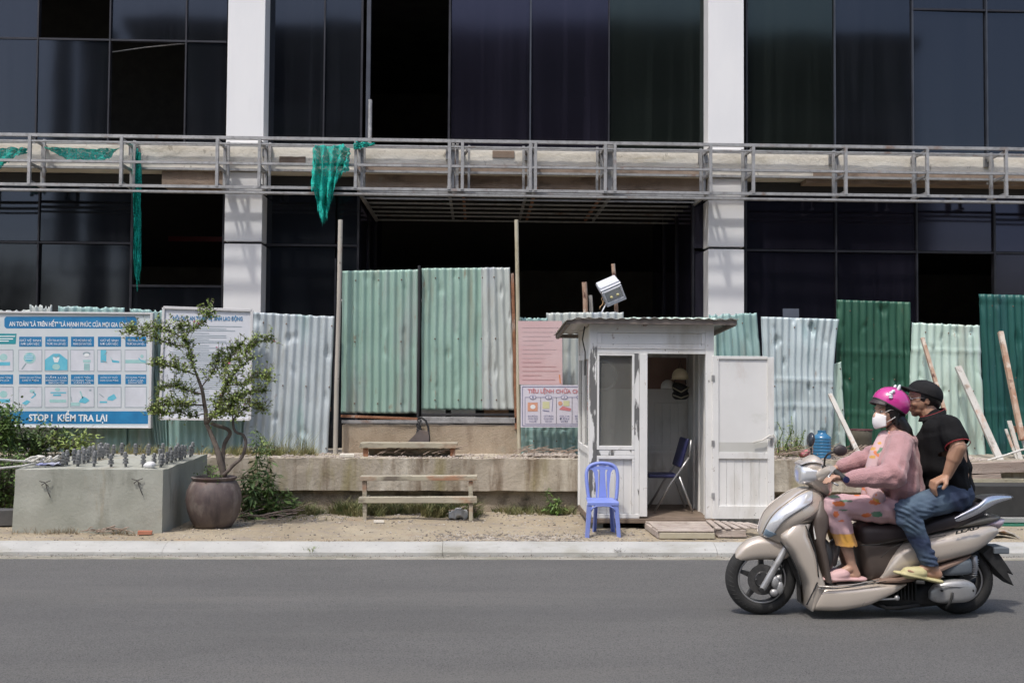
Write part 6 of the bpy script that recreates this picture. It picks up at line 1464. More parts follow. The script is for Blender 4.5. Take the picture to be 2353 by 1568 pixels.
# ---- engine, air box, belt cover
loft('engine_block', [ST(880,1300,890,1350,.07), ST(960,1290,960,1405,.10), ST(1080,1280,1080,1428,.11), ST(1200,1270,1200,1412,.11), ST(1320,1250,1330,1400,.10), ST(1420,1240,1420,1380,.09)], m_eng, n=18, ex=3)
mb = MB()
for i in range(7): a = Q(1090+i*22,1330,-.13); mb.box((a.x-.003, a.y, a.z-.05), (a.x+.003, a.y+.2, a.z+.06))
build(mb, 'cooling_fins', m_eng, sco)
loft('air_box', [ST(1362,1160,1372,1224,.03,-.11), ST(1400,1145,1400,1224,.045,-.115), ST(1470,1130,1470,1222,.05,-.115), ST(1530,1120,1535,1215,.045,-.11), ST(1545,1130,1548,1208,.03,-.105)], m_greyp, n=18, ex=4)
loft('belt_cover', [ST(1302,1318,1306,1372,.02,-.125), ST(1330,1285,1330,1385,.035,-.13), ST(1370,1262,1372,1392,.045,-.135), ST(1440,1250,1440,1390,.05,-.138), ST(1510,1250,1510,1384,.048,-.135), ST(1560,1270,1556,1365,.035,-.13), ST(1580,1300,1576,1330,.018,-.12)], m_alu, n=24, ex=3.2)
mb = MB().tube([Q(1330,1300,-.185), Q(1380,1290,-.19), Q(1480,1295,-.19), Q(1570,1300,-.165)], .003, 5); build(mb, 'cover_ridge', m_alu, sco, smooth=True)
mb = MB()
for x, y in ((1378,1318),(1565,1318)): mb.lathe([(.0,-.004),(.008,-.004),(.008,.004),(.0,.004)], Q(x,y,-.186 if x < 1500 else -.168), 10, 'Y')
build(mb, 'cover_bolt', m_eng, sco)
mb = MB().tube([Q(1442,1330,-.19), Q(1436,1365,-.195), Q(1425,1395,-.19), Q(1400,1425,-.17)], .008, 8); build(mb, 'kick_lever', m_eng, sco, smooth=True)
mb = MB().tube([Q(905,1368,-.14), Q(960,1372,-.16), Q(1110,1368,-.16)], .007, 8); mb.ell(Q(905,1366,-.15), (.018,.014,.014), None, 10, 6); mb.ell(Q(1108,1362,-.16), (.018,.014,.018), None, 10, 6); build(mb, 'side_stand', m_alu, sco, smooth=True)
mb = MB().tube([Q(1000,1400,-.12), Q(1040,1422,-.13), Q(1120,1420,-.12), Q(1240,1405,-.12)], .012, 8); mb.tube([Q(1040,1422,-.13), Q(1040,1422,.13)], .012, 8); build(mb, 'centre_stand', m_eng, sco, smooth=True)
mb = MB().tube([Q(1560,1230,-.07), Q(1575,1180,-.08), Q(1570,1110,-.09)], .022, 10)
for i in range(8): p = Q(1561+i*1.5,1222-i*13,-.075); mb.lathe([(.022,-.004),(.032,0),(.022,.004)], p, 14)
build(mb, 'shock_absorber', m_alu, sco, smooth=True)
mb = MB().loft([ST(1330,1340,1330,1385,.03,.12), ST(1450,1290,1450,1370,.045,.13), ST(1620,1230,1620,1310,.05,.13), ST(1650,1225,1650,1290,.03,.13)], n=16, Yc=YSC); build(mb, 'exhaust', m_eng, sco, smooth=True)
for s in (-1, 1):
    mb = MB(); a = Q(1235,1262,s*.15); b = Q(1250,1268,s*.29); mb.beam(a, b, .05, .022); build(mb, 'foot_peg', m_eng, sco, bevel=.005)
# things hanging behind the leg shield
bgh = thing('hanging_bag', 'black bag hanging from the hook behind the scooter leg shield', 'bag', Q(650,1170,-.06))
mb = MB().loft([ST(622,980,645,985,.03), ST(612,1040,680,1030,.06), ST(610,1110,694,1100,.075), ST(622,1160,690,1160,.06), ST(650,1180,668,1180,.03)], n=18, Yc=YSC, dy=-.07); build(mb, 'body', m_black, bgh, smooth=True)
mb = MB(); mb.tube([Q(628,985,-.08), Q(606,955,-.09), Q(600,930,-.09), Q(622,890,-.10), Q(640,882,-.10), Q(652,905,-.09), Q(645,935,-.09), Q(655,985,-.08)], .007, 6); mb.tube([Q(612,960,-.10), Q(625,1000,-.12), Q(640,950,-.12)], .005, 6); build(mb, 'strap', m_black, bgh, smooth=True)
mb = MB(); mb.add([Q(604,925,-.12), Q(618,960,-.13), Q(622,1005,-.135), Q(612,1010,-.13), Q(604,960,-.125)], [(0,1,2,3,4)]); build(mb, 'tag', m_kp, bgh, solid=.004)
bo = thing('flask', 'grey flask standing on the scooter floor behind the leg shield', 'flask', Q(728,1160,.03))
mb = MB(); c0, c1 = Q(705,1165,.03), Q(738,1010,.03); mb.tube([c0, c0.lerp(c1,.06), c0.lerp(c1,.8), c0.lerp(c1,.9), c1], [.030,.038,.040,.032,.022], 20); build(mb, 'body', pmat('grey_flask', (.30,.29,.30), (.36,.35,.36), rough=.35, metal=.3), bo, smooth=True, auto=50)
mb = MB().tube([c0.lerp(c1,.99), c0.lerp(c1,1.12)], .022, 16); build(mb, 'cap', m_eng, bo, smooth=True, auto=50)
# ---------------------------------------------------------------- riders
def blob(name, mb, mats, parent, voxel=.006, smooth=6, fold=None, color=None, cut=None, **k):
    "fuse overlapping solids into one continuous skin"
    me = bpy.data.meshes.new('tmp'); me.from_pydata([tuple(p) for p in mb.v], [], mb.f); me.update()
    o = bpy.data.objects.new('tmp', me); COL.objects.link(o)
    r = o.modifiers.new('r', 'REMESH'); r.mode = 'VOXEL'; r.voxel_size = voxel; r.adaptivity = 0
    if smooth: s = o.modifiers.new('s', 'SMOOTH'); s.factor = .5; s.iterations = smooth
    dg = bpy.context.evaluated_depsgraph_get(); m2 = bpy.data.meshes.new_from_object(o.evaluated_get(dg)); bpy.data.objects.remove(o)
    m2.name = name; n = len(m2.vertices); co = np.empty(n*3, 'f'); m2.vertices.foreach_get('co', co); co = co.reshape(-1, 3)
    if fold:
        no = np.empty(n*3, 'f'); m2.vertices.foreach_get('normal', no); no = no.reshape(-1, 3)
        d = np.array([fold(*p) for p in co.tolist()], 'f'); co = co+no*d[:, None]; m2.vertices.foreach_set('co', co.ravel())
    if cut:
        import bmesh
        b = bmesh.new(); b.from_mesh(m2)
        dl = [v for v in b.verts if cut(*v.co)]; bmesh.ops.delete(b, geom=dl, context='VERTS'); b.to_mesh(m2); b.free()
        n = len(m2.vertices); co = np.empty(n*3, 'f'); m2.vertices.foreach_get('co', co); co = co.reshape(-1, 3)
    if color:
        a = m2.color_attributes.new('Col', 'FLOAT_COLOR', 'POINT')
        c = np.array([tuple(color(*p))+(1,) for p in co.tolist()], 'f'); a.data.foreach_set('color', c.ravel())
    m2.update()
    return finish(name, m2, mats, parent, smooth=True, **k)
def D(p): return p
def crop(p, dy=0): # world -> nothing
    return p
def hand(mb, wrist, fwd, palm_n, thumb_side, curl, L=.17, spread=.1, r=.0085):
    "palm and five curled fingers; fwd: finger direction, palm_n: side the fingers curl to, thumb_side: direction of the thumb"
    f = Vector(fwd).normalized(); nn = Vector(palm_n); nn = (nn-f*nn.dot(f)).normalized(); t = Vector(thumb_side); t = (t-f*t.dot(f)-nn*t.dot(nn)).normalized()
    W = Vector(wrist); pl = L*.52
    for k in (-1.1,-.4,.4,1.1): mb.cap(W+t*k*.011, W+f*pl+t*k*.022, .017, .0135, 10)
    for i, (k, ln, c) in enumerate(((1.35,.92,.0),(.45,1.0,.05),(-.45,.95,.1),(-1.3,.76,.15))):
        p = W+f*pl+t*k*.0205; d = f; a = 0
        for j, s in enumerate((.45,.32,.23)):
            a = curl[j]+c*.5; d = (d*math.cos(a)+nn*math.sin(a)).normalized(); nn2 = (nn*math.cos(a)-f*0).normalized()
            q = p+d*(L*.46*ln*s*1.0); mb.cap(p, q, r*(1.08-.09*j), r*(1.0-.09*j), 8); p = q
            # rotate bending plane
            fperp = (nn-d*nn.dot(d))
            if fperp.length > 1e-3: pass
    p = W+f*pl*.22+t*.022; d = (f*.62+t*.62+nn*.35).normalized(); q = p+d*L*.26; mb.cap(p, q, r*1.5, r*1.25, 8)
    d2 = (f*.9+t*.05+nn*.55).normalized(); mb.cap(q, q+d2*L*.17, r*1.22, r*.95, 8)
def head(mb, c, fwd, R_=.098, up=(0,0,1), w=.9, ears=True, nose=True, jaw=1.0):
    "head of about 0.22 m height with brow, nose, lips, chin and ears; c = centre between the ears"
    f = Vector(fwd).normalized(); u = Vector(up); u = (u-f*u.dot(f)).normalized(); s = u.cross(f)
    E = Matrix((f, s, u)).transposed().to_euler()
    def e(x, y, z, a, b, cc): mb.ell(Vector(c)+f*x*R_+s*y*R_+u*z*R_, (a*R_, b*R_, cc*R_), E, 18, 12)
    e(-.12,0,.28,.95,.76*w/.9,.86); e(.22,0,-.10,.66,.66*w/.9,.80); e(.34,0,-.62,.42*jaw,.50*w/.9,.38); e(.52,0,-.86,.22*jaw,.26,.18)
    e(.70,0,.30,.16,.52,.13)                       # brow
    for k in (-1, 1): e(.58,k*.40,-.22,.26,.20,.22)  # cheeks
    if nose: mb.cap(Vector(c)+f*.80*R_+u*.14*R_, Vector(c)+f*1.03*R_-u*.24*R_, .085*R_, .15*R_, 10); [e(.90,k*.11,-.27,.13,.10,.09) for k in (-1,1)]
    e(.80,0,-.50,.13,.24,.07); e(.78,0,-.61,.13,.21,.075)   # lips
    if ears:
        for k in (-1, 1): e(-.08,k*.74,-.05,.17,.06,.28); e(-.06,k*.76,.09,.19,.06,.14)
m_skin = pmat('skin', (.44,.26,.185), (.50,.31,.225), scale=9, rough=.5, subs=.06, layers=[((.38,.16,.10), 22, .58, .75, (1,1,1), .3)])
m_skin2 = pmat('skin_tan', (.36,.20,.13), (.41,.24,.16), scale=9, rough=.5, subs=.06)
m_hair = pmat('black_hair', (.010,.009,.009), (.02,.018,.017), scale=3, stretch=(14,14,1), rough=.42)
m_jkt = pmat('pink_fleece', (.56,.30,.31), (.40,.215,.23), scale=5, rough=.95, bump=.7, bscale=120, attr='Col', sheen=.3)
m_pnt = pmat('printed_pyjama', (.6,.4,.42), (.5,.30,.34), scale=6, rough=.85, attr='Col', bump=.3, bscale=60)
m_tee = pmat('black_polo', (.014,.014,.016), (.010,.010,.011), scale=8, rough=.9, spec=.2, bump=.4, bscale=150, attr='Col')
m_jean = pmat('blue_denim', (.06,.09,.16), (.09,.13,.2), scale=9, rough=.85, bump=.4, bscale=200, attr='Col')
def eye(parent, c, fwd, sidev, k, R_=.098, open_=.10):
    f = Vector(fwd).normalized(); p = Vector(c)+f*.70*R_+Vector(sidev)*k*.30*R_+Vector((0,0,.08*R_))
    mb = MB().ell(p, (.13*R_,.14*R_,.085*R_)); build(mb, 'eye', pmat('eye_white', (.5,.46,.43), rough=.2), parent, smooth=True)
    mb = MB().ell(p+f*.07*R_, (.075*R_,.075*R_,.07*R_)); build(mb, 'iris', pmat('iris_dark', (.01,.007,.006), rough=.1), parent, smooth=True)
# ================= woman driving
wl = thing('person', 'woman in a pink fleece and printed pyjamas steering the scooter, wearing a face mask', 'person', Q(1010,910))
hipN, hipF = Q(1095,832,-.085), Q(1095,838,.085)
kN, kF = Q(728,806,-.105), Q(712,812,.10)
aN, aF = Q(835,1165,-.105), Q(800,1160,.10)
shN, shF = Q(1128,440,-.165), Q(1105,430,.155)
elN, elF = Q(1085,620,-.285), Q(950,510,.26)
wrN, wrF = Q(800,652,-.27), Q(750,575,.29)
chest, neck, pel = Q(1110,520,0), Q(1085,345,0), Q(1105,820,0)
hc = Q(1054,243,0); hfw = Vector((-.94,-.22,-.05))
def woman_body(mb):
    head(mb, hc, hfw, .098, w=.85)
    mb.cap(Q(1082,300,.0), Q(1092,365,0), .048, .052); mb.cap(Q(1092,360,0), Q(1112,420,0), .055, .10)
    mb.cap(Q(1112,430,0), Q(1112,560,0), .105, .10); mb.cap(Q(1112,560,0), Q(1105,820,0), .095, .12)
    for sh, el, wr in ((shN, elN, wrN), (shF, elF, wrF)): mb.cap(sh, el, .042, .034); mb.cap(el, wr, .034, .024)
    for h, k, a, s in ((hipN, kN, aN, -1), (hipF, kF, aF, 1)):
        mb.cap(h, k, .080, .052); mb.cap(k, k.lerp(a,.35), .050, .047); mb.cap(k.lerp(a,.35), a, .047, .029)
        heel = a+Vector((.028,0,-.062)); ball = a+Vector((-.115,.0,-.070)); toe = a+Vector((-.165,0,-.074))
        mb.cap(a, heel, .029, .028); mb.cap(a+Vector((-.01,0,-.02)), ball, .030, .022); mb.cap(heel, ball, .024, .022)
        for i in range(5): mb.cap(ball+Vector((.005,(i-2)*.013,-.002)), toe+Vector((.010*abs(i-1.2),(i-2)*.014*-s if 0 else (i-2)*.014,.0)), .010, .008, 8)
    # near hand reaching over the grip, fingers closing on lever and grip
    hand(mb, wrN, Q(700,625,-.29)-wrN, (.15,0,-1), (0,1,.2), (.55,.65,.6), L=.165)
    hand(mb, wrF, Q(690,590,.30)-wrF, (.15,0,-1), (0,-1,.2), (.45,.8,.7), L=.165)
mb = MB(); woman_body(mb); blob('body', mb, m_skin, wl, .0050, 3)
for k in (-1, 1): eye(wl, hc, hfw, Vector((0,0,1)).cross(hfw.normalized()), k)
mb = MB()
fN = hfw.normalized(); sN = Vector((0,0,1)).cross(fN)
for k in (-1, 1): mb.tube([hc+fN*.083*.98+sN*k*.016+Vector((0,0,.026)), hc+fN*.082+sN*k*.032+Vector((0,0,.031)), hc+fN*.070+sN*k*.048+Vector((0,0,.027))], .0028, 6)
build(mb, 'eyebrows', m_hair, wl, smooth=True)
# hair
mb = MB(); mb.ell(hc+Vector((.022,0,.035)), (.100,.088,.090)); mb.cap(Q(1075,250,0), Q(1110,300,0), .078, .055); mb.cap(Q(1110,300,-.01), Q(1158,360,-.02), .058, .046); mb.cap(Q(1158,360,-.02), Q(1212,430,-.02), .044, .014)
for k in (-1, 1): mb.cap(hc+sN*k*.068+Vector((.005,0,.02)), hc+sN*k*.070+Vector((.012,0,-.085)), .018, .010)
blob('hair', mb, m_hair, wl, .006, 4, cut=lambda x, y, z: (x < hc.x-.045 and z < hc.z+.055))
# mask
def maskf(u, v):
    a = (u-.5)*2; b = (v-.5)*2
    ridge = 1-abs(a)
    x = .062+.052*(1-abs(a)**1.4)*(1-.35*abs(b)**2.2); hz = -.048+.052*b*(1-.38*abs(a)**1.5)-.004
    p = hc+fN*x+sN*a*.068+Vector((0,0,hz)); return p
mb = MB(); mb.grid(maskf, 18, 14); mk = build(mb, 'face_mask', pmat('white_mask', (.74,.72,.74), (.80,.79,.80), scale=4, rough=.8), wl, smooth=True, solid=.003)
mb = MB()
for k in (-1, 1):
    e0 = hc+sN*k*.076+Vector((.012,0,.012)); e1 = hc+sN*k*.077+Vector((.014,0,-.02))
    mb.tube([hc+fN*.066+sN*k*.062+Vector((0,0,.004)), (hc+fN*.03+sN*k*.078+Vector((0,0,.02))), e0], .0022, 5); mb.tube([hc+fN*.062+sN*k*.060+Vector((0,0,-.062)), hc+fN*.03+sN*k*.076+Vector((0,0,-.045)), e1], .0022, 5)
build(mb, 'ear_loop', m_kp, mk, smooth=True)
# jacket
def wob3(x, y, z, a, s): return a*noise.noise(Vector((x*s, y*s, z*s)))
def jfold(x, y, z):
    p = Vector((x, y, z)); d = wob3(x, y, z, .010, 6)-.022*max(0, noise.noise(Vector((x*5+z*13, y*6, z*5-x*13)))-.12)
    for el in (elN, elF):
        r = (p-el).length; d += .006*math.sin((p.x-el.x)*58+(p.z-el.z)*46)*math.exp(-(r/.13)**2)
    for sh in (shN, shF):
        r = (p-sh).length; d += .005*math.sin((p.x-sh.x)*42-(p.z-sh.z)*52)*math.exp(-(r/.12)**2)
    if z < Q(0,760,0).z: d += .006*math.sin(x*60+y*25)
    return d
mb = MB()
mb.cap(Q(1095,395,0), Q(1110,430,0), .072, .12); 
for k in (-1, 1): mb.cap(Q(1105,425,0)+Vector((0,k*.05,0)), (shN if k < 0 else shF)+Vector((0,0,.0)), .075, .066)
mb.cap(Q(1120,450,-.06), Q(1130,690,-.07), .105, .115); mb.cap(Q(1115,450,.06), Q(1120,690,.06), .105, .115)
mb.cap(Q(1105,680,-.02), Q(1140,740,-.03), .14, .125); mb.cap(Q(1170,560,-.02), Q(1205,700,-.02), .085, .075); mb.cap(Q(1190,690,0), Q(1180,740,0), .085, .08)
mb.cap(Q(1180,400,-.02), Q(1235,560,-.01), .035, .045); mb.cap(Q(1235,560,-.01), Q(1262,605,0), .04, .022)   # hood and back fold
mb.cap(Q(1150,385,.0), Q(1180,430,.0), .06, .06)
mb.cap(shN, elN, .078, .090); mb.cap(elN, wrN.lerp(elN,.20), .088, .058); mb.cap(wrN.lerp(elN,.20), wrN.lerp(elN,.10), .056, .048)
mb.cap(shF, elF, .074, .072); mb.cap(elF, wrF.lerp(elF,.14), .070, .048)
mb.cap(Q(1110,700,-.10), Q(1080,770,-.13), .06, .03)
mb.cap(Q(1020,560,-.02), Q(1000,690,-.02), .05, .06)
mb.cap(Q(1085,410,-.085), Q(1030,560,-.115), .045, .05); mb.cap(Q(1030,560,-.115), Q(1015,690,-.11), .05, .05)
mb.cap(Q(1070,410,.085), Q(985,560,.10), .045, .05); mb.cap(Q(985,560,.10), Q(965,690,.10), .05, .05)
c_pink, c_dpk = (.55,.30,.31), (.40,.19,.22)
inner_x = Q(975,600,0).x
blob('fleece_jacket', mb, m_jkt, wl, .0065, 5, fold=jfold, color=lambda x, y, z: (.435+.03*nz(x*5,z*5), .245, .25))
# printed top showing at the open front, below the jacket
SPOTS = []
def sp(cx, cy, rx, ry, kind, dy): SPOTS.append((Q(cx, cy, dy), rx*.00107, ry*.00107, kind))
for a in ((752,794,36,15,'o',-.16),(735,857,15,20,'o',-.16),(765,896,17,7,'o',-.15),(975,787,40,14,'o',-.17),(925,864,30,13,'o',-.17),(985,858,34,18,'g',-.17),(795,776,42,6,'g',-.15),(725,752,32,8,'g',-.12),(1010,768,22,7,'g',-.17),(870,745,18,5,'o',-.12),(775,832,26,4,'g',-.16)): sp(*a)
cuff_z = Q(0,972,-.13).z
def pcol(x, y, z):
    base = (.60,.40,.42)
    if z < cuff_z and x < Q(900,0).x: return (.68,.36,.07)
    for c, rx, rz, k in SPOTS:
        for mirror in (0, 1):
            if (mirror and y < YSC) or (not mirror and y > YSC): continue
            dx = (x-c.x-(.07 if mirror else 0))/rx; dz = (z-c.z+.02*mirror)/rz
            q = dx*dx+dz*dz+.35*nz(x*60, z*60)
            if q < 1: return (.72,.17,.02) if k == 'o' else (.03,.20,.10)
    return base
def pfold(x, y, z):
    p = Vector((x, y, z)); d = wob3(x, y, z, .010, 11)-.012*max(0, noise.noise(Vector((x*20+z*9, y*9, z*9)))-.1)
    for k in (kN, kF): r = (p-k).length; d += .0055*math.sin((p.x-k.x)*35+(p.z-k.z)*75)*math.exp(-(r/.14)**2)
    d += .004*math.sin((p.x+p.z*.8)*70)*math.exp(-((p-hipN).length/.2)**2)
    return d
mb = MB()
mb.cap(Q(1110,800,-.03), Q(1110,830,.03), .125, .125)
for h, k, a in ((hipN, kN, aN), (hipF, kF, aF)):
    mb.cap(h, k, .098, .076); mb.cap(k, k.lerp(a,.30), .074, .078); mb.cap(k.lerp(a,.30), k.lerp(a,.66), .078, .070)
blob('pyjama_trousers', mb, m_pnt, wl, .0065, 4, fold=pfold, color=pcol, cut=lambda x, y, z: z < Q(0,1048,-.13).z and x < Q(950,0).x)
# top under the jacket
mb = MB(); mb.cap(Q(1040,400,-.01), Q(1010,500,-.01), .055, .075); mb.cap(Q(1010,500,-.01), Q(985,640,0), .075, .09); mb.cap(Q(985,640,0), Q(985,740,0), .09, .10); mb.cap(Q(960,700,-.09), Q(985,760,-.12), .05, .055)
def tcol(x, y, z):
    v = nz(x*34, z*30, y*14)
    if v > .34: return (.66,.36,.05)
    if v < -.46: return (.10,.26,.16)
    if nz(x*40, z*36, 7+y*12) > .46: return (.70,.20,.05)
    return (.62,.44,.45)
blob('printed_top', mb, pmat('printed_top', (.6,.4,.42), (.52,.34,.36), scale=6, rough=.85, attr='Col'), wl, .0065, 4, color=tcol)
# slippers
m_slip = pmat('pink_foam', (.58,.37,.37), (.64,.43,.43), scale=6, rough=.7)
def slipper(a, m, nm, par, tilt=0, strap=True, L=1.0):
    mb = MB(); z = -.094
    for x0, x1, r0, r1 in ((.055,-.02,.044,.040),(-.02,-.12,.040,.050),(-.12,-.185,.050,.034)):
        p, q = Vector((x0*L,0,z)), Vector((x1*L,0,z)); mb.cap(p, q, r0, r1)
    mb.v = [(v[0], v[1], z+(v[2]-z)*.36) for v in mb.v]
    m2 = MB(); m2.cap(Vector((-.055,0,z+.030)), Vector((-.135,0,z+.012)), .043, .040); m2.v = [(v[0], v[1]*1.06, z+(v[2]-z)*.95) for v in m2.v]
    mb.add(m2.v, m2.f)
    ct, st_ = math.cos(tilt), math.sin(tilt)
    mb.v = [(a.x+v[0]*ct-v[2]*st_, a.y+v[1], a.z+v[0]*st_+v[2]*ct) for v in mb.v]
    return mb
for a in (aN, aF):
    blob('slipper', slipper(a+Vector((0,0,.008)), m_slip, 's', wl), m_slip, wl, .005, 3)
# helmet
hm = thing('bike_helmet', 'shiny magenta bike helmet with white ears worn by the woman', 'helmet', hc+Vector((.02,0,.03)))
OFF_h = hc
bpy.data.objects.remove(hm); 
hel_c = Q(1076,176,0)
m_mag = pmat('magenta_shell', (.52,.035,.24), (.57,.05,.28), scale=3, rough=.16, coat=1)
mb = MB(); nu, nv = 40, 20
def helf(u, v):
    a = 2*math.pi*u; t = v*math.pi*.60
    fwdness = math.cos(a-math.pi)   # 1 at front (-x)
    t2 = t*(1-.16*max(0, fwdness)+.12*max(0,-fwdness))
    rx, ry, rz = .120, .101, .104
    return (hel_c.x+rx*math.sin(t2)*math.cos(a), hel_c.y+ry*math.sin(t2)*math.sin(a), hel_c.z+rz*math.cos(t2)-.015)
mb.grid(helf, nu, nv)
def tiltv(vs, c, ang):
    ca, sa = math.cos(ang), math.sin(ang); return [(c.x+(x-c.x)*ca-(z-c.z)*sa, y, c.z+(x-c.x)*sa+(z-c.z)*ca) for x, y, z in vs]
mb.v = tiltv(mb.v, hel_c, -.30)
hs = build(mb, 'helmet', m_mag, wl, smooth=True, solid=.006); hs['label'] = 'magenta helmet with white ears'
mb = MB(); mb.tube([helf(i/40,1.0) for i in range(40)], .006, 8, closed=True); mb.v = tiltv(mb.v, hel_c, -.30); build(mb, 'rim', m_black, hs, smooth=True)
pv = Q(985,160,0)
def visf(u, v):
    a = math.pi+(u-.5)*2.1; r = .108+.020*v*math.cos((u-.5)*2.4); return (hel_c.x+r*1.06*math.cos(a), hel_c.y+r*.9*math.sin(a), hel_c.z-.012-.042*v+.0)
mb = MB(); mb.grid(visf, 20, 6); mb.v = tiltv(mb.v, hel_c, -.30); build(mb, 'visor', m_seat, hs, smooth=True, solid=.006)
mb = MB()
for k, h in ((-1,1),(1,.9)):
    c = Q(1118 if k < 0 else 1092, 100, k*.05); mb.ell(c, (.011,.010,.026), Euler((0,.35,0)), 12, 8)
for i, (x, y) in enumerate(((1085,118),(1072,128),(1068,142),(1070,154))): mb.ell(Q(x,y,-.098+.01*(i==0)), (.014,.008,.010), None, 10, 6)
build(mb, 'ear_ornament', pmat('white_plastic', (.70,.74,.76), rough=.4), hs, smooth=True)
mb = MB()
for k in (-1, 1): mb.tube([hc+sN*k*.082+Vector((.03,0,.03)), hc+sN*k*.070+Vector((.012,0,-.05)), hc+sN*k*.028+Vector((-.03,0,-.105))], .005, 6)
build(mb, 'chin_strap', m_black, hs, smooth=True)
# ================= man riding pillion
mn = thing('person', 'man in a black polo shirt, jeans and black cap riding behind the woman', 'person', Q(1440,830))
hN, hF = Q(1450,748,-.10), Q(1440,748,.10)
kn, kf = Q(1165,838,-.245), Q(1150,835,.22)
an, af = Q(1312,1172,-.235), Q(1310,1165,.235)
sn, sf = Q(1432,335,-.185), Q(1395,325,.175)
en, ef = Q(1478,455,-.265), Q(1400,470,.26)
wn_, wf_ = Q(1408,628,-.225), Q(1300,600,.20)
mhc = Q(1262,170,.085); mfw = Vector((-.985,.12,-.06))
def man_body(mb):
    head(mb, mhc, mfw, .104, w=.95, jaw=1.1)
    mb.cap(Q(1285,235,.075), Q(1345,310,.04), .060, .060)
    mb.cap(Q(1375,365,0), Q(1390,480,0), .095, .12); mb.cap(Q(1390,480,0), Q(1430,740,0), .135, .13)
    for s, e, w in ((sn, en, wn_), (sf, ef, wf_)): mb.cap(s, e, .050, .047); mb.cap(e, e.lerp(w,.4), .050, .047); mb.cap(e.lerp(w,.4), w, .044, .029)
    for h, k, a, s in ((hN, kn, an, -1), (hF, kf, af, 1)):
        mb.cap(h, k, .085, .056); mb.cap(k, k.lerp(a,.4), .054, .052); mb.cap(k.lerp(a,.4), a, .052, .033)
        heel = a+Vector((.040,0,-.050)); ball = a+Vector((-.105,0,-.040)); toe = a+Vector((-.165,0,-.022))
        mb.cap(a, heel, .034, .032); mb.cap(a, ball, .034, .025); mb.cap(heel, ball, .028, .025)
        for i in range(5): mb.cap(ball+Vector((.005,(i-2)*.015,-.002)), toe+Vector((.009*abs(i-1.2),(i-2)*.0165,.0)), .012, .0095, 8)
    hand(mb, wn_, (-.9,-.1,-.42), (.35,.25,-1), (-.1,-.8,.45), (.9,1.35,1.1), L=.185, r=.0118)
    hand(mb, wf_, Q(1230,640,.19)-wf_, (.3,-.3,-1), (0,-.6,.9), (.9,1.0,.9), L=.18, r=.0105)
mb = MB(); man_body(mb); blob('body', mb, m_skin2, mn, .0052, 3)
fM = mfw.normalized(); sM = Vector((0,0,1)).cross(fM)
for k in (-1, 1): eye(mn, mhc, mfw, sM, k, .104)
mb = MB(); mb.ell(mhc+Vector((.018,0,.03)), (.105,.092,.088)); mb.cap(mhc+Vector((.07,0,-.02)), mhc+Vector((.06,0,-.06)), .052, .04)
blob('hair', mb, m_hair, mn, .006, 4, cut=lambda x, y, z: x < mhc.x-.045 and z < mhc.z+.06)
# cap
m_cap = pmat('black_cap_cloth', (.010,.010,.011), (.018,.018,.019), scale=9, rough=.85, spec=.25, bump=.3, bscale=200)
cc = mhc+Vector((.014,0,.030))
def capf(u, v):
    a = 2*math.pi*u; t = v*math.pi*.53; return (cc.x+.116*math.sin(t)*math.cos(a), cc.y+.100*math.sin(t)*math.sin(a), cc.z+.098*math.cos(t)**(.85) if math.cos(t) > 0 else cc.z+.098*math.cos(t))
mb = MB(); mb.grid(capf, 36, 14); mb.v = tiltv(mb.v, cc, -.34); cp = build(mb, 'cap', m_cap, mn, smooth=True, solid=.004)
def brim(u, v):
    a = (u-.5)*2; x = -.095-.082*v*(1-.35*a*a)*1.0; return (cc.x+x+.035*a*a, cc.y+a*.082*(1-.12*v), cc.z+.032-.016*v-.020*a*a+.008*v*v)
mb = MB(); mb.grid(brim, 16, 8); mb.v = tiltv(mb.v, cc, -.22); build(mb, 'brim', m_cap, cp, smooth=True, solid=.005)
build(MB().ell(cc+Vector((0.01,0,.098)), (.009,.009,.005)), 'button', m_cap, cp, smooth=True)
# glasses
mb = MB(); gz = mhc.z+.012
for k in (-1, 1):
    c = mhc+fM*.094+sM*k*.034; mb.tube([c+sM*(.024*math.cos(t))*1+Vector((0,0,.012+.017*math.sin(t))) for t in [i*math.pi/7 for i in range(14)]], .0022, 5, closed=True)
    mb.tube([c+sM*k*.024+Vector((0,0,.016)), mhc+fM*.05+sM*k*.078+Vector((0,0,.018)), mhc-fM*.01+sM*k*.083+Vector((0,0,.014))], .0028, 6)
mb.tube([mhc+fM*.096+sM*.010+Vector((0,0,.016)), mhc+fM*.101+Vector((0,0,.018)), mhc+fM*.096-sM*.010+Vector((0,0,.016))], .002, 5)
gl = build(mb, 'glasses', pmat('grey_frame', (.25,.25,.26), rough=.3, metal=.5), mn, smooth=True)
# polo shirt
def mfold(x, y, z):
    p = Vector((x, y, z)); d = wob3(x, y, z, .010, 7)-.018*max(0, noise.noise(Vector((x*6+z*12, y*6, z*6-x*10)))-.12)
    for s in (sn, sf): r = (p-s).length; d += .004*math.sin((p.x-s.x)*45+(p.z-s.z)*40)*math.exp(-(r/.13)**2)
    d += .006*math.sin((z*46)+x*18+3*nz(x*4,z*3))*math.exp(-((z-Q(0,620).z)/.14)**2); return d
mb = MB()
mb.cap(Q(1330,290,.04), Q(1350,320,.03), .075, .10)
for s, k in ((sn,-1),(sf,1)): mb.cap(Q(1375,330,0)+Vector((0,k*.06,0)), s, .085, .078); mb.cap(s, s.lerp(en if k < 0 else ef,.62), .080, .078)
mb.cap(Q(1375,370,-.07), Q(1395,560,-.07), .12, .125); mb.cap(Q(1365,370,.07), Q(1390,560,.07), .12, .125); mb.cap(Q(1310,420,0), Q(1320,580,0), .105, .11); mb.cap(Q(1450,420,0), Q(1470,580,0), .075, .085)
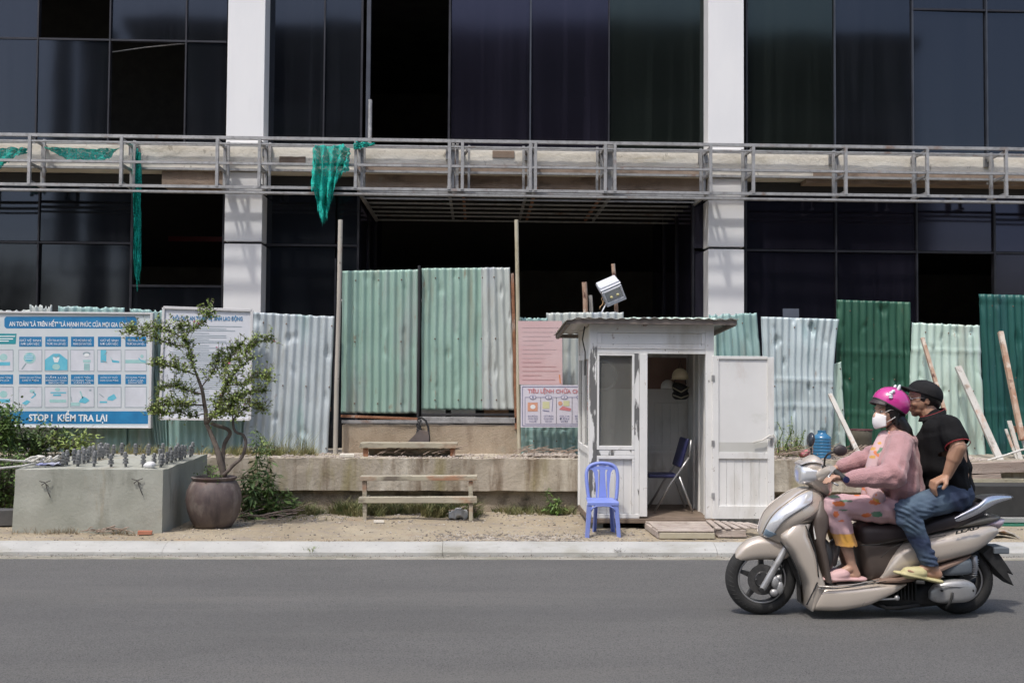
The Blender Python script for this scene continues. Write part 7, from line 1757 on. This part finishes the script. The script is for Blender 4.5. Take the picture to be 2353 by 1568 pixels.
mb.cap(Q(1395,560,-.06), Q(1425,690,-.06), .13, .125); mb.cap(Q(1385,560,.06), Q(1420,690,.06), .13, .125); mb.cap(Q(1330,600,0), Q(1360,690,0), .11, .10); mb.cap(Q(1470,560,0), Q(1485,690,0), .085, .095)
hem = en.lerp(sn,.5)
def mcol(x, y, z):
    p = Vector((x, y, z)); ax = (en-sn); t = (p-sn).dot(ax)/ax.length_squared
    if y < YSC-.14 and .90 < t < .97: return (.45,.04,.05)
    return (.014,.014,.016)
blob('polo_shirt', mb, m_tee, mn, .0075, 5, fold=mfold, color=lambda x, y, z: (.008,.008,.009), cut=lambda x, y, z: (Vector((x,y,z))-sn).dot(en-sn)/(en-sn).length_squared > .86 and y < YSC-.16 and z < sn.z-.03 and z > wn_.z+.12)
# sleeve hem trim and collar
ax = (en-sn).normalized(); o1 = ax.orthogonal().normalized(); o2 = ax.cross(o1)
c = sn.lerp(en, .86+.04); mb = MB().tube([c+(o1*math.cos(t)+o2*math.sin(t))*.0775 for t in [i*math.pi/10 for i in range(20)]], .0028, 6, closed=True); build(mb, 'sleeve_trim', pmat('red_trim', (.35,.03,.04), rough=.7), mn, smooth=True)
c = Q(1330,258,.045); mb = MB()
mb.grid(lambda u, v: tuple(c+Vector((.078*math.cos(2*math.pi*u)*(1+.12*v)-.01, .070*math.sin(2*math.pi*u)*(1+.12*v), .012-.030*v+.030*math.cos(2*math.pi*u)))), 30, 5); col_ = build(mb, 'collar', m_cap, mn, smooth=True, solid=.004)
mb = MB().tube([c+Vector((.0785*math.cos(t)-.01, .0705*math.sin(t), 0.014+.030*math.cos(t))) for t in [i*math.pi/15 for i in range(30)]], .0018, 6, closed=True); build(mb, 'collar_trim', MATS['red_trim'], col_, smooth=True)
# jeans
def jc(x, y, z):
    p = Vector((x, y, z)); n_ = nz(x*11, y*11, z*11)
    dark = Vector((.018,.030,.072)); light = Vector((.12,.185,.24)); t = .12+.5*n_
    if p.z > Q(0,1000).z:
        f = max(0, 1-((p-kn.lerp(hN,.30)).length/.22)); f2 = max(0, 1-((p-kf.lerp(hF,.3)).length/.22)); t += .8*max(f, f2)
    t = max(0, min(1, t)); return tuple(dark.lerp(light, t))
def jf(x, y, z):
    p = Vector((x, y, z)); d = wob3(x, y, z, .007, 14)-.012*max(0, noise.noise(Vector((x*9, y*8, z*26)))-.15)
    for k, a in ((kn, an), (kf, af)):
        r = (p-k-Vector((-.01,0,-.03))).length; d += .0085*max(0,nz(x*7,y*7,z*14)+.35)*math.sin((p.z-k.z)*170+(p.x-k.x)*60+7*nz(x*7,y*7,z*7))*math.exp(-(r/.13)**2)
        r = (p-a-Vector((0,0,.06))).length; d += .006*math.sin((p.z-a.z)*150+(p.x)*30+6*nz(x*9,y*9,z*9))*math.exp(-(r/.07)**2)
    r = (p-hN).length; d += .005*math.sin((p.x+p.z)*62)*math.exp(-(r/.13)**2); return d
mb = MB(); mb.cap(Q(1450,740,-.05), Q(1450,740,.05), .125, .125)
for h, k, a in ((hN, kn, an), (hF, kf, af)):
    mb.cap(h, k, .102, .076); mb.cap(k, k.lerp(a,.35), .073, .066); mb.cap(k.lerp(a,.35), k.lerp(a,.95), .064, .052)
    mb.cap(k.lerp(h,.1)+Vector((-.008,0,-.02)), k+Vector((-.01,0,-.05)), .066, .06)
zc = Q(0,1163,-.23).z
blob('jeans', mb, m_jean, mn, .0052, 3, fold=jf, color=jc, cut=lambda x, y, z: z < zc)
p = hN.lerp(kn,.38)+Vector((0,-.095,.03))
m_sand = pmat('yellow_foam', (.44,.40,.20), (.52,.47,.26), scale=8, rough=.7)
for a in (an, af):
    mb = slipper(a+Vector((.0,0,.014)), m_sand, 's', mn, -.20, L=1.05); blob('sandal', mb, m_sand, mn, .005, 3)
